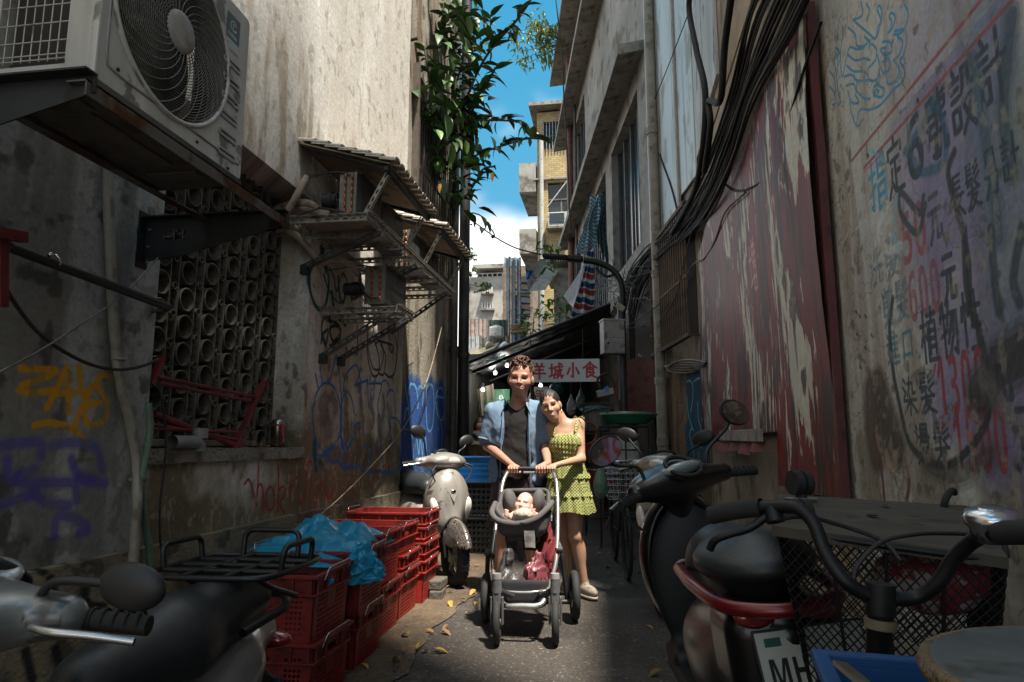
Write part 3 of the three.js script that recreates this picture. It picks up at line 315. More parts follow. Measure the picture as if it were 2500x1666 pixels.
const lf = []; for (let i = 0; i < 130; i++) lf.push(G.tr(new THREE.PlaneGeometry(rnd(0.012, 0.04), rnd(0.01, 0.025)), [XL - rnd(0.01, 0.24), SILL + 0.056 + rnd(0, 0.012), mix(ZA - 0.05, ZB + 0.06, Math.pow(rnd(), 0.7))], [rnd(-2, -1.1), rnd(0, 6), rnd(0, 6)]));
const lit = struct('leaf_litter', lf, mat([0.16, 0.1, 0.05], 0.9)); lit.userData = { kind: 'stuff', label: 'dry brown leaf litter along the window sill below the pipe blocks', category: 'leaf litter' };
}
const LB2 = thing('stuccoed_house', 'grey stuccoed house with barred window behind the fig tree on the left', 'building', [XL - 0.1, 0, -7.9]);
{
const X2 = XL - 0.06, z0 = ZC - 0.003, z1 = -9.3, len = 2.8, top = 9;
const W = wallCanvas(620, 1992, len, top, (s, y) => { const a = fbm(s * 2, y * 1.5, 5, 303), st = fbm(s * 9, y * 0.5, 5, 313), g = fbm(s * 50, y * 50, 2, 323); let c = mix3([0.72, 0.69, 0.63], [0.56, 0.53, 0.47], a); c = mix3(c, [0.4, 0.36, 0.29], ss(0.48, 0.7, st) * 0.7); c = mix3(c, [0.24, 0.22, 0.18], ss(0.6, 0.75, fbm(s * 8, y * 3, 5, 333)) * 0.6); c = mix3(c, [0.5, 0.3, 0.24], ss(0.62, 0.75, fbm(s * 6, y * 1.3, 4, 343)) * 0.35); const k = 0.92 + 0.16 * g; return c.map((q) => q * k); });
const cc = (x, y) => { const p = at(600 + x * 0.3508, 800 + y * 0.3508, { x: X2 }); return [z0 - p.z, p.y]; };
for (const [x, y0, y1] of [[1110, 600, 1000], [1150, 420, 930], [1200, 440, 930], [1250, 500, 930], [1290, 420, 930], [1330, 470, 930], [1365, 450, 900]]) { const n = []; for (let i = 0; i < 6; i++) n.push(cc(x + (i % 2 ? 6 : -6), mix(y0, y1, i / 5))); W.spray(n, '#1d4f9c', 0.6, 0.85, 0.2); W.spray(n, '#1d4f9c', 0.48, 0.8, 0.1); }
const lb = (l, w = 0.032) => W.spray(l.map(([x, y]) => cc(x, y)), '#6fb4dd', w * 1.7, 0.95, 0.3);
for (const l of [[[1110, 400], [1120, 470], [1135, 560], [1115, 570], [1105, 640]], [[1130, 470], [1145, 400], [1170, 395], [1190, 440], [1200, 540], [1195, 560]], [[1200, 430], [1215, 410], [1235, 440], [1230, 540]], [[1255, 480], [1260, 420], [1285, 395], [1305, 430], [1310, 560], [1300, 680], [1282, 722], [1262, 690], [1255, 560]], [[1320, 490], [1340, 430], [1370, 430], [1385, 520], [1380, 610], [1360, 645], [1335, 600], [1322, 520]], [[1335, 480], [1375, 490]], [[1240, 700], [1255, 800], [1258, 920]], [[1350, 640], [1365, 720], [1362, 850]], [[1190, 780], [1205, 880], [1215, 780], [1230, 890], [1235, 800]], [[1130, 560], [1150, 700], [1165, 850], [1165, 930]]]) lb(l);
for (const l of [[[1120, 300], [1140, 260], [1125, 350], [1155, 250], [1150, 360], [1165, 385]], [[1120, 270], [1165, 245]]]) W.spray(l.map(([x, y]) => cc(x, y)), '#1c2f38', 0.025, 0.8);
W.after((s, y, r, g, b) => mix3([r, g, b], [0.55, 0.5, 0.42], ss(0.6, 0.74, fbm(s * 22, y * 14, 4, 353)) * 0.45));
const wz0 = -7.05, wz1 = -8.7, wy0 = 3.35, wy1 = 5.3;
const g = G.ext([[-z0, 0], [-z1, 0], [-z1, 9], [-z0, 9]], 0.26, null, null, 0, [[[-wz0, wy0], [-wz0, wy1], [-wz1, wy1], [-wz1, wy0]]]); g.rotateY(Math.PI / 2); g.translate(X2 - 0.26, 0, 0); const gg = G.fix(g); G.mapUV(gg, (x, y, z) => [(z0 - z + (x - X2)) / len, y / top]);
part(LB2, 'wall', gg, mat([0.85, 0.85, 0.85], 0.92, 0, { map: W.tex(), bumpMap: rep(T.bumpC, 2.2, 7), bumpScale: 0.008 }), { world: true, uv: 0 });
const win = new THREE.Group(); win.name = 'window'; LB2.add(win);
part(win, 'pane', G.bb(X2 - 0.22, X2 - 0.2, wy0, wy1, wz0, wz1), mat([0.02, 0.025, 0.03], 0.2), { world: true });
for (let i = 0; i <= 16; i++) part(win, 'window_bar', G.bb(X2 + 0.02, X2 + 0.034, wy0 - 0.05, wy1 + 0.05, mix(wz0, wz1, i / 16) - 0.007, mix(wz0, wz1, i / 16) + 0.007), worn([0.09, 0.075, 0.06], 0.8), { world: true });
part(win, 'frame', [G.bb(X2 + 0.0, X2 + 0.03, wy1 + 0.05, wy1 + 0.09, wz0 + 0.05, wz1 - 0.05), G.bb(X2, X2 + 0.03, wy0 - 0.09, wy0 - 0.05, wz0 + 0.05, wz1 - 0.05), G.bb(X2 + 0.012, X2 + 0.02, 4.3, 4.34, wz0, wz1), G.bb(X2 + 0.001, X2 + 0.07, wy0 - 0.1, wy1 + 0.15, wz0 + 0.1, wz0 + 0.05)], worn([0.16, 0.13, 0.1], 0.8), { world: true });
part(LB2, 'nail', G.rod([X2, 5.6, -6.75], [X2 + 0.1, 5.62, -6.75], 0.02), mat([0.05, 0.04, 0.03]), { world: true });
}
for (const [u, r, lab] of [[1107, 0.05, 'rusty grey downpipe nearer to the blue graffiti'], [1131, 0.075, 'thick dark downpipe at the far corner of the left wall']]) { const p = at(u, 900, { x: XL + 0.03 }); const t = thing('downpipe', lab, 'downpipe', [p.x, 0, p.z]); part(t, 'pipe', G.cyl(r, r, 9.1, [0, 4.55, 0]), worn(u < 1120 ? [0.11, 0.1, 0.085] : [0.04, 0.04, 0.042], 0.6)); for (const y of [0.9, 2.4, 3.9, 5.6, 7.4]) { part(t, 'collar', G.cyl(r + 0.014, r + 0.014, 0.07, [0, y, 0]), worn([0.09, 0.08, 0.07], 0.6)); part(t, 'clip', G.bb(-0.17, 0, y + 0.1, y + 0.13, -0.01, 0.01), worn([0.1, 0.09, 0.08], 0.6)); } }

// ---------- right building ----------
const RB = thing('shop_wall_building', 'tall brown plastered building on the right with a painted price wall', 'building', [XR, 0, -3]);
{
const mBrown = mat([0.45, 0.36, 0.26], 0.92, 0, { map: rep(T.grime, 0.35), bumpMap: T.bumpC, bumpScale: 0.01 });
const S0 = -3.43, len = 4.2, top = 4.5;
const P = (u, v) => { const p = at(u, v, { x: XR }); return [p.z - S0, p.y]; };
const W = wallCanvas(1500, 1607, len, top, (s, y) => {
const a = fbm(s * 1.2, y * 1.2, 5, 403), b = fbm(s * 8, y * 8, 4, 413), g = fbm(s * 80, y * 80, 2, 423), st = fbm(s * 7, y * 0.6, 4, 433);
let c = mix3([0.82, 0.82, 0.8], [0.72, 0.73, 0.71], a); c = mix3(c, [0.5, 0.42, 0.36], ss(0.55, 0.75, st) * 0.5);
c = mix3(c, [0.46, 0.43, 0.36], ss(0.35, 0.6, fbm(s * 5, y * 4, 5, 443)) * 0.7 * ss(1.5, 1.1, y + 0.4 * (b - 0.5)));
const vio = ss(0.46, 0.66, fbm(s * 1.6 + 3, y * 1.3, 4, 453)) * ss(0.55, 1.0, s) * (y < 2.4 ? 1 : 0.45); c = mix3(c, [0.42, 0.38, 0.62], vio * 0.6);
const tl = ss(0.5, 0.66, fbm(s * 1.4 + 9, y * 1.1, 4, 463)) * ss(0.9, 1.4, s); c = mix3(c, [0.35, 0.48, 0.54], tl * 0.4);
c = mix3(c, [0.25, 0.24, 0.2], ss(0.66, 0.78, fbm(s * 15, y * 13, 5, 473)) * 0.5);
const k = 0.93 + 0.14 * (g - 0.5) + 0.08 * (b - 0.5); return c.map((q) => q * k);
});
const g = W.g, pxl = W.k;
const st = (l, col, w, a = 0.9, soft = 0.3) => W.spray(l.map(([u, v]) => P(u, v)), col, w, a, soft);
st([[2079, 393], [2240, 195], [2396, 0]], '#8c4444', 0.028, 0.9, 0.05); st([[2110, 410], [2290, 205], [2472, 0]], '#8c4444', 0.028, 0.9, 0.05);
const k5 = (l) => l.map(([x, y]) => P(1700 + x * 0.4464, y * 0.4464)), li = (l, w = 0.02) => W.spray(k5(l), '#2f7fae', w, 0.9, 0.1);
for (const l of [[[820, 140], [795, 230], [790, 330], [800, 420], [820, 330], [840, 260], [880, 270], [920, 260]], [[830, 150], [870, 190], [880, 250], [920, 250], [950, 220]], [[860, 110], [910, 80], [900, 10]], [[870, 120], [940, 180], [980, 210], [995, 150], [1010, 110], [990, 50], [1000, 30], [1015, 60], [1010, 130], [990, 200]], [[1050, 180], [1075, 150], [1090, 95], [1070, 70], [1055, 90], [1070, 120], [1060, 165]], [[1140, 25], [1160, 70], [1150, 130], [1120, 180], [1080, 190]], [[1085, 170], [1140, 165], [1152, 230], [1130, 310], [1115, 330], [1140, 390], [1125, 450], [1080, 490], [1040, 540], [1000, 580], [950, 600], [900, 600], [880, 650], [885, 690], [915, 650]], [[1100, 200], [1130, 230], [1110, 300], [1080, 330]], [[1080, 330], [1110, 380], [1090, 440], [1050, 460], [1040, 410]], [[1020, 230], [1060, 230], [1070, 280], [1030, 300], [1010, 270], [1040, 260]], [[960, 240], [985, 270], [980, 330], [940, 380], [950, 440], [990, 430], [1005, 370], [990, 300]], [[1000, 470], [1030, 490], [1015, 530], [975, 520], [970, 480], [1000, 460]], [[985, 490], [1000, 500], [990, 515]], [[830, 300], [870, 330], [920, 320], [950, 330]], [[825, 360], [860, 390], [910, 390], [940, 410]], [[810, 420], [850, 410], [880, 440], [940, 440]], [[820, 470], [860, 460], [880, 500], [920, 540], [950, 540]], [[830, 500], [850, 560], [890, 560], [870, 520]], [[840, 560], [850, 620], [880, 690], [910, 660]], [[760, 280], [775, 330], [770, 400]], [[740, 320], [760, 360], [770, 440], [780, 520]], [[730, 390], [755, 430], [765, 500]], [[725, 470], [750, 500], [765, 560], [745, 575]], [[760, 260], [790, 300], [780, 350]], [[780, 520], [790, 560], [775, 570]], [[930, 20], [950, 60], [930, 110]], [[1020, 340], [1050, 320], [1060, 370], [1030, 400], [1010, 370]], [[920, 200], [950, 230], [945, 260]]]) li(l);
const row = (chars, u0, u1, y, h, col, lw) => { const a = P(u0, 600)[0], b = P(u1, 600)[0]; const n = chars.length, cwid = (b - a) / n; chars.forEach((ch, i) => { const c = Array.isArray(ch) ? ch : [ch, col]; glyph(g, c[0], W.X(a + cwid * (i + 0.06)), W.Y(y + h), cwid * 0.86 * pxl, h * pxl, c[1], (lw ?? 0.024) * 0.85 * pxl); }); };
const NV = '#26323f', RD = '#8e2f3a';
g.globalAlpha = 0.95; row(['指'], 2130, 2185, 2.1, 0.24, '#3f8fb8', 0.026); row(['定', '6', '號', '設', '計'], 2180, 2520, 2.1, 0.24, NV);
row(['長', '髮', '另', '計'], 2330, 2520, 1.86, 0.15, NV, 0.014);
g.globalAlpha = 0.6; row([['5', RD], ['0', RD], ['元', NV]], 2200, 2310, 1.82, 0.2, RD); g.globalAlpha = 0.85;
row(['洗', '髮'], 2115, 2200, 1.8, 0.17, '#7b8790', 0.02);
g.globalAlpha = 0.55; row(['剪', '髮'], 2140, 2210, 1.62, 0.16, '#4d6a75', 0.02); row([['6', RD], ['0', RD], ['0', RD]], 2205, 2290, 1.6, 0.19, RD); g.globalAlpha = 0.85; row(['元'], 2290, 2330, 1.6, 0.19, NV);
row(['進', '口'], 2142, 2215, 1.53 - 0.07, 0.14, '#4a7280', 0.018); row(['植', '物', '性'], 2225, 2385, 1.43, 0.2, NV, 0.02);
row(['染', '髮'], 2170, 2255, 1.26, 0.15, NV, 0.016); row(['1', ',', '3', '0', '0'].filter((q) => q !== ','), 2255, 2378, 1.25, 0.2, RD); row(['元'], 2380, 2440, 1.25, 0.2, NV);
row(['燙', '髮'], 2190, 2280, 1.08, 0.15, NV, 0.016); row(['1', '5', '0', '0'], 2280, 2412, 1.07, 0.2, RD); row(['元'], 2420, 2490, 1.07, 0.2, NV);
g.globalAlpha = 1; for (const [u, v] of [[2302, 1045], [2284, 905]]) st([[u, v - 14], [u - 4, v + 12]], RD, 0.016);
st([[2210, 370], [2255, 300], [2280, 250], [2310, 330], [2300, 400], [2250, 420], [2225, 380]], '#24526a', 0.06, 0.55, 0.6);
st([[2255, 480], [2245, 520], [2200, 470], [2200, 520], [2240, 570], [2260, 500]], '#243036', 0.05, 0.7); st([[2330, 370], [2315, 420], [2330, 490], [2350, 560], [2365, 640], [2370, 740], [2390, 800], [2410, 900], [2415, 980], [2400, 1050], [2330, 1130], [2270, 1130], [2220, 1080], [2195, 980], [2180, 900], [2172, 800], [2180, 730]], '#20262a', 0.05, 0.85, 0.4);
st([[2355, 560], [2360, 700], [2380, 790]], '#1c2124', 0.06, 0.8); st([[2375, 140], [2400, 300], [2420, 430], [2440, 580]], '#2c4a5a', 0.1, 0.5, 0.8); st([[2470, 40], [2450, 260], [2470, 420]], '#273a46', 0.11, 0.55, 0.8); st([[2420, 560], [2430, 700], [2440, 760]], '#24323a', 0.07, 0.6); st([[2495, 560], [2475, 680], [2490, 740]], '#22303a', 0.07, 0.6);
st([[2390, 960], [2440, 900], [2500, 860]], '#2a2a2c', 0.26, 0.75, 0.4); st([[2400, 920], [2460, 1010], [2500, 1060]], '#6d6a68', 0.12, 0.5, 0.6); st([[2260, 1130], [2330, 1160], [2420, 1110]], '#353230', 0.12, 0.45, 0.8);
st([[2128, 960], [2130, 1040], [2140, 1110]], '#4a3c30', 0.3, 0.85, 0.25); st([[2145, 940], [2165, 1010], [2190, 1090]], '#3f342b', 0.28, 0.8, 0.25); st([[2150, 1010], [2170, 1060], [2185, 1100]], '#3f342b', 0.26, 0.8, 0.25); st([[2132, 1060], [2150, 1130], [2160, 1220]], '#5f2f2b', 0.045, 0.85); st([[2210, 1120], [2220, 1180], [2212, 1230]], '#5f2f2b', 0.045, 0.8); st([[2165, 1110], [2180, 1150], [2185, 1110]], '#b59a7c', 0.08, 0.4);
st([[2130, 370], [2160, 400], [2165, 470], [2150, 530]], '#63aecb', 0.035, 0.8); st([[2165, 500], [2145, 560], [2165, 610], [2200, 600]], '#c9cdca', 0.07, 0.85, 0.3); st([[2080, 520], [2070, 570], [2055, 595]], '#b9b7b0', 0.02, 0.8); st([[2085, 540], [2110, 520], [2125, 505]], '#9b9a94', 0.02, 0.7); st([[2090, 560], [2115, 540], [2120, 550]], '#b9b7b0', 0.02, 0.7); st([[2150, 380], [2110, 420]], '#b05a5a', 0.02, 0.5); st([[2190, 480], [2180, 560], [2200, 620]], '#7db7c6', 0.05, 0.5);
for (const [u, v] of [[2090, 760], [2098, 770], [2112, 770], [2092, 815], [2128, 818], [2112, 848], [2240, 243], [2118, 377], [2100, 895], [2108, 880]]) st([[u, v], [u + 3, v + 5]], '#1a1a18', 0.025, 0.95, 0.1);
W.after((s, y, r, g2, b) => { const p = ss(0.6, 0.73, fbm(s * 22, y * 18, 4, 483)), q = ss(0.585, 0.6, fbm(s * 6 + 2, y * 6, 5, 493)) * ss(0.62, 0.605, fbm(s * 6 + 2, y * 6, 5, 493)); let c = mix3([r, g2, b], [0.6, 0.57, 0.5], p * 0.55); return mix3(c, [0.2, 0.19, 0.17], q * 0.35); });
const tp = W.tex();
const pg = G.mapUV(G.bb(XR, XR + 0.3, 0, top, S0, S0 + len), (x, y, z) => [(z - S0 - (x - XR)) / len, y / top]);
part(RB, 'painted_wall', pg, mat([1, 1, 1], 0.62, 0, { map: tp, bumpMap: rep(T.bumpC, 3, 3), bumpScale: 0.006 }), { world: true, uv: 0 });
part(RB, 'wall', G.bb(XR + 0.004, XR + 0.3, 0, 4.45, -8.15, S0 - 0.002), mBrown, { world: true });
part(RB, 'wall', [G.bb(XR, XR + 0.3, 0, 4.5, S0 + len + 0.002, 3), G.bb(XR - 0.001, XR + 0.8, 4.5, 15.2, -1.2, 2.2)], mBrown, { world: true });
part(RB, 'upper_wall', G.bb(XR + 0.006, 8, 4.5, 15.2, -4.72, -8.15), mBrown, { world: true });
part(RB, 'roof', [G.bb(XR + 0.02, 8, 4.36, 4.46, -4.7, 2.8)], worn([0.3, 0.3, 0.3]), { world: true });
part(RB, 'end_wall', [G.bb(XR + 0.31, 8, 0, 4.4, 2.8, 3), G.bb(7.8, 8, 0, 4.35, -8.1, 2.8), G.bb(XR + 0.31, 7.8, 0, 4.35, -8.15, -8.0)], mBrown, { world: true });
var mBrownWall = mBrown;
part(RB, 'pale_cladding', [G.bb(XR - 0.03, XR, 4.75, 14, -6.45, -7.3), G.bb(XR - 0.035, XR - 0.002, 4.6, 14, -7.31, -8.1)], mat([0.72, 0.76, 0.78], 0.55, 0, { map: rep(T.scratch, 0.5, 0.2) }), { world: true });
}
// ---------- far facade on the right, turned a little to the left ----------
const FP = V(XR, 0, -8.12), FD = V(-0.166, 0, -0.986).normalize(), FN = V(-FD.z * -1, 0, 0); FN.set(FD.z, 0, -FD.x); // faces the alley
const F = { p: FP, n: FN };
const fpt = (s, y, off = 0) => V(FP.x + FD.x * s + FN.x * off, y, FP.z + FD.z * s + FN.z * off);
const fs = (u, v, off = 0) => { const q = at(u, v, { p: FP.clone().addScaledVector(FN, off), n: FN }); return [q.clone().sub(FP).dot(FD), q.y]; };
const FR = Math.atan2(-FD.x, -FD.z); // turn that carries -z onto FD
const fbox = (s0, s1, y0, y1, o0, o1) => { const g = G.bb(-o1, -o0, y0, y1, -s1, -s0); g.rotateY(FR); g.translate(FP.x, 0, FP.z); return g; }; // local x = -off
const FB = thing('plastered_tenement', 'tall grey plastered tenement with window hoods further along the right side', 'building', [FP.x, 0, FP.z], FR);
{
const mF = mat([0.42, 0.39, 0.34], 0.92, 0, { map: rep(T.grime, 0.3), bumpMap: T.bumpC, bumpScale: 0.008 }), mD = worn([0.1, 0.09, 0.08], 0.9), mHood = worn([0.38, 0.35, 0.3], 0.9, 0, { s: 0.7 });
const SE = 15.6, H = 17;
const wins = [[3.4, 6.2, 4.6, 7.4], [7.0, 11.2, 4.3, 7.4], [11.8, 13.4, 4.6, 7.2], [10.4, 13.2, 9.2, 11.2]];
const g = G.ext([[0, 0], [SE, 0], [SE, H], [0, H]], 0.3, null, null, 0, wins.map(([a, b, c, d]) => [[a, c], [a, d], [b, d], [b, c]])); g.translate(0, 0, -0.3); g.rotateY(Math.PI / 2); g.translate(0, 0, 0);
g.translate(0.3, 0, 0); part(FB, 'wall', g, mF);
part(FB, 'core', [G.bb(0.9, 1.0, 0, H, 0, -SE), G.bb(0.3, 7, H, H + 0.2, 0, -SE), G.bb(0.3, 7, 0, H, -SE, -SE - 0.1), G.bb(0.3, 7, 4.5, H, 0.02, -0.08)], mD);
for (const [a, b, c, d] of wins) { const w = new THREE.Group(); w.name = 'window'; FB.add(w); part(w, 'pane', G.bb(0.2, 0.22, c, d, -a, -b), mat([0.03, 0.04, 0.045], 0.15)); const n = Math.round((b - a) / 0.75); for (let i = 0; i <= n; i++) part(w, 'frame', G.bb(0.14, 0.19, c, d, -mix(a, b - 0.06, i / n), -mix(a, b - 0.06, i / n) - 0.06), worn([0.1, 0.1, 0.1], 0.6)); }
const hood = (s0, s1, y, d = 0.5, th = 0.22) => part(FB, 'window_hood', G.warp(G.fix(G.bb(-d, 0.02, y, y + th, -s0, -s1)), (v) => { if (v.x < -d / 2) v.y -= 0.1; }), mHood);
hood(2.75, 14.6, 7.75, 0.45, 0.18); hood(6.5, 15.2, 11.6, 0.5, 0.18); hood(10, 15.4, 14.2, 0.6, 0.2);
part(FB, 'ledge', G.bb(-0.14, 0.01, 3.85, 3.98, -4.9, -14), mHood);
const cs = tex(512, 1024, (u, v) => { const a = pf(u, v, 4, 5, 501), st = pf(u * 1, v * 0.1, 24, 4, 503), d = ss(0.6, 0.72, pf(u, v, 12, 5, 507)); let c = mix3([0.86, 0.9, 0.91], [0.72, 0.8, 0.83], a); c = mix3(c, [0.5, 0.55, 0.56], ss(0.55, 0.75, st) * 0.5); return mix3(c, [0.45, 0.4, 0.33], d * 0.4); });
const mS = mat([0.9, 0.9, 0.9], 0.55, 0, { map: rep(cs, 0.4, 0.16), bumpMap: T.bumpF, bumpScale: 0.001 });
part(FB, 'pale_cladding', [G.bb(-0.05, -0.03, 3.95, 14, -0.75, -1.7), G.bb(-0.052, -0.032, 3.75, 14, -1.71, -2.5)], mS); part(FB, 'pale_cladding', G.bb(-0.045, -0.025, 4.4, 14, -0.02, -0.72), mS);
part(FB, 'cladding_batten', [G.bb(-0.07, -0.052, 3.9, 14, -1.68, -1.73), G.bb(-0.075, -0.046, 4.2, 14, -0.7, -0.77)], worn([0.45, 0.42, 0.38], 0.8));
part(FB, 'brown_plaster', G.bb(-0.02, -0.004, 0, 3.7, -0.02, -2.55), mBrownWall);
const bw = new THREE.Group(); bw.name = 'barred_window'; FB.add(bw);
const s0 = 0.25, s1 = 2.2, y0 = 2.5, y1 = 4.1; part(bw, 'opening', G.bb(-0.03, -0.022, y0, y1, -s0, -s1), mat([0.025, 0.02, 0.016], 0.9));
for (let i = 0; i <= 17; i++) part(bw, 'window_bar', G.bb(-0.15, -0.128, y0, y1, -mix(s0, s1, i / 17), -mix(s0, s1, i / 17) - 0.02), worn([0.16, 0.1, 0.06], 0.8));
part(bw, 'bar_frame', [G.bb(-0.16, -0.12, y0 - 0.05, y0, -s0, -s1 - 0.03), G.bb(-0.16, -0.12, y1, y1 + 0.05, -s0, -s1 - 0.03), G.bb(-0.145, -0.125, 3.2, 3.23, -s0, -s1), G.bb(-0.16, -0.02, y0 - 0.05, y0 - 0.02, -s0 + 0.03, -s0), G.bb(-0.16, -0.02, y1 + 0.02, y1 + 0.05, -s0 + 0.03, -s0)], worn([0.14, 0.09, 0.055], 0.8));
for (let i = 0; i < 3; i++) part(bw, 'shutter_strip', G.bb(-0.06, -0.04, y0 + 0.1, y1 - 0.05, -mix(s0, s1, 0.2 + i * 0.28), -mix(s0, s1, 0.2 + i * 0.28) - 0.25), worn([0.22, 0.12, 0.07], 0.8));
const sh = []; for (let i = 0; i < 46; i++) sh.push(G.cyl(0.03, 0.03, 3.6, [-0.02, 1.8, -2.75 - i * 0.06], null, 6)); part(FB, 'corrugated_shutter', sh, worn([0.07, 0.055, 0.045], 0.6), { kind: 'stuff' });
const cv = (x, y) => { const [s, yy] = fs(1400 + x * 0.3828, 550 + y * 0.3828, 0.02); return [s, yy]; };
const W = wallCanvas(640, 525, 2.56, 2.1, (s, y) => { const a = fbm(s * 2, y * 2, 5, 513), b = fbm(s * 9, y * 3, 4, 517); let c = mix3([0.6, 0.5, 0.38], [0.45, 0.36, 0.25], a); c = mix3(c, [0.28, 0.22, 0.16], ss(0.5, 0.72, b) * 0.6); return c.map((q) => q * (0.9 + 0.2 * fbm(s * 50, y * 50, 2, 519))); });
const sp = (l, col, w, a = 0.9, so = 0.3) => W.spray(l.map(([x, y]) => { const q = cv(x, y); return [q[0], q[1]]; }), col, w, a, so);
for (const [x, y0b, y1b] of [[745, 1010, 1300], [785, 1000, 1350], [830, 1000, 1380], [870, 1010, 1400], [760, 1300, 1500], [890, 1350, 1560], [830, 1380, 1560], [740, 1330, 1400]]) sp([[x, y0b], [x + 6, (y0b + y1b) / 2], [x + 14, y1b]], '#12506e', 0.62, 0.95, 0.05);
for (const l of [[[730, 1000], [745, 992], [765, 1030], [762, 1130], [750, 1190]], [[770, 1000], [800, 978], [830, 1000], [832, 1150], [822, 1240]], [[820, 985], [840, 1010], [870, 975], [885, 1060], [890, 1180]], [[728, 1100], [735, 1200], [760, 1290], [770, 1310]], [[795, 1130], [800, 1230], [815, 1300], [820, 1420]], [[825, 1240], [850, 1255], [880, 1230], [900, 1330], [910, 1440]], [[760, 1290], [745, 1340], [770, 1450], [780, 1560]], [[860, 1260], [875, 1400], [880, 1560]]]) sp(l, '#9fc4d2', 0.045, 0.95, 0.2);
for (const l of [[[650, 1040], [665, 1090], [690, 1060], [700, 1130], [670, 1140], [680, 1260], [710, 1200], [690, 1250]], [[655, 1130], [690, 1100], [712, 1180], [680, 1260]], [[670, 1380], [700, 1400], [690, 1480]]]) sp(l, '#7c2c1e', 0.03, 0.85);
const gp = G.mapUV(G.bb(-0.026, -0.0215, 0, 2.1, -0.02, -2.56), (x, y, z) => [-z / 2.56, y / 2.1]); part(FB, 'painted_plaster', gp, mat([0.6, 0.6, 0.6], 0.9, 0, { map: W.tex(), bumpMap: rep(T.bumpC, 2), bumpScale: 0.006 }), { uv: 0 });
}
// ================= on the left wall =================
const M = {
white: mat([0.84, 0.87, 0.86], 0.42, 0, { map: T.scratch }), galv: mat([0.56, 0.55, 0.51], 0.5, 0.35, { map: T.scratch, roughnessMap: T.rough }), darkSteel: worn([0.05, 0.055, 0.058], 0.5, 0.4, { bumpScale: 0.0006 }),
black: mat([0.012, 0.012, 0.013], 0.5), rubber: mat([0.018, 0.018, 0.018], 0.8, 0, { map: T.fine }), chrome: mat([0.7, 0.7, 0.7], 0.16, 1), steel: mat([0.5, 0.5, 0.5], 0.32, 0.9, { roughnessMap: T.rough }),
copper: mat([0.75, 0.24, 0.13], 0.4, 0.6, { map: T.grime }), foam: worn([0.5, 0.41, 0.31], 0.9), redPaint: worn([0.22, 0.022, 0.025], 0.55), pvc: worn([0.3, 0.31, 0.31], 0.5),
cable: mat([0.02, 0.02, 0.02], 0.6), wood: worn([0.2, 0.16, 0.11], 0.85), glass: mat([0.75, 0.78, 0.78], 0.06, 0, { clearcoat: 1, clearcoatRoughness: 0.05 }),
};
const slotBar = (a, b, w, side = V(0, 1, 0)) => { // slotted angle iron from a to b: two flanges with real slots
a = a.isVector3 ? a : V(...a); b = b.isVector3 ? b : V(...b); const d = b.clone().sub(a), L = d.length(); d.normalize(); const n = Math.max(1, Math.floor(L / 0.055)), holes = [];
for (let i = 0; i < n; i++) { const c = (i + 0.5) * L / n; holes.push([[c - 0.016, -0.006], [c + 0.016, -0.006], [c + 0.016, 0.006], [c - 0.016, 0.006]]); }
const x = d, z0 = side.clone().sub(d.clone().multiplyScalar(side.dot(d))).normalize(), nrm = d.clone().cross(z0);
const mk = (yv, nv) => { const g = G.fix(G.ext([[0, -w / 2], [L, -w / 2], [L, w / 2], [0, w / 2]], 0.003, null, null, 0, holes)); g.applyMatrix4(new THREE.Matrix4().makeBasis(x, yv, nv).setPosition(a)); return g; };
const g1 = mk(z0, nrm), g2 = mk(nrm.clone().negate(), z0); g2.translate(...z0.clone().multiplyScalar(w / 2).add(nrm.clone().multiplyScalar(w / 2)).toArray()); return [g1, g2];
};
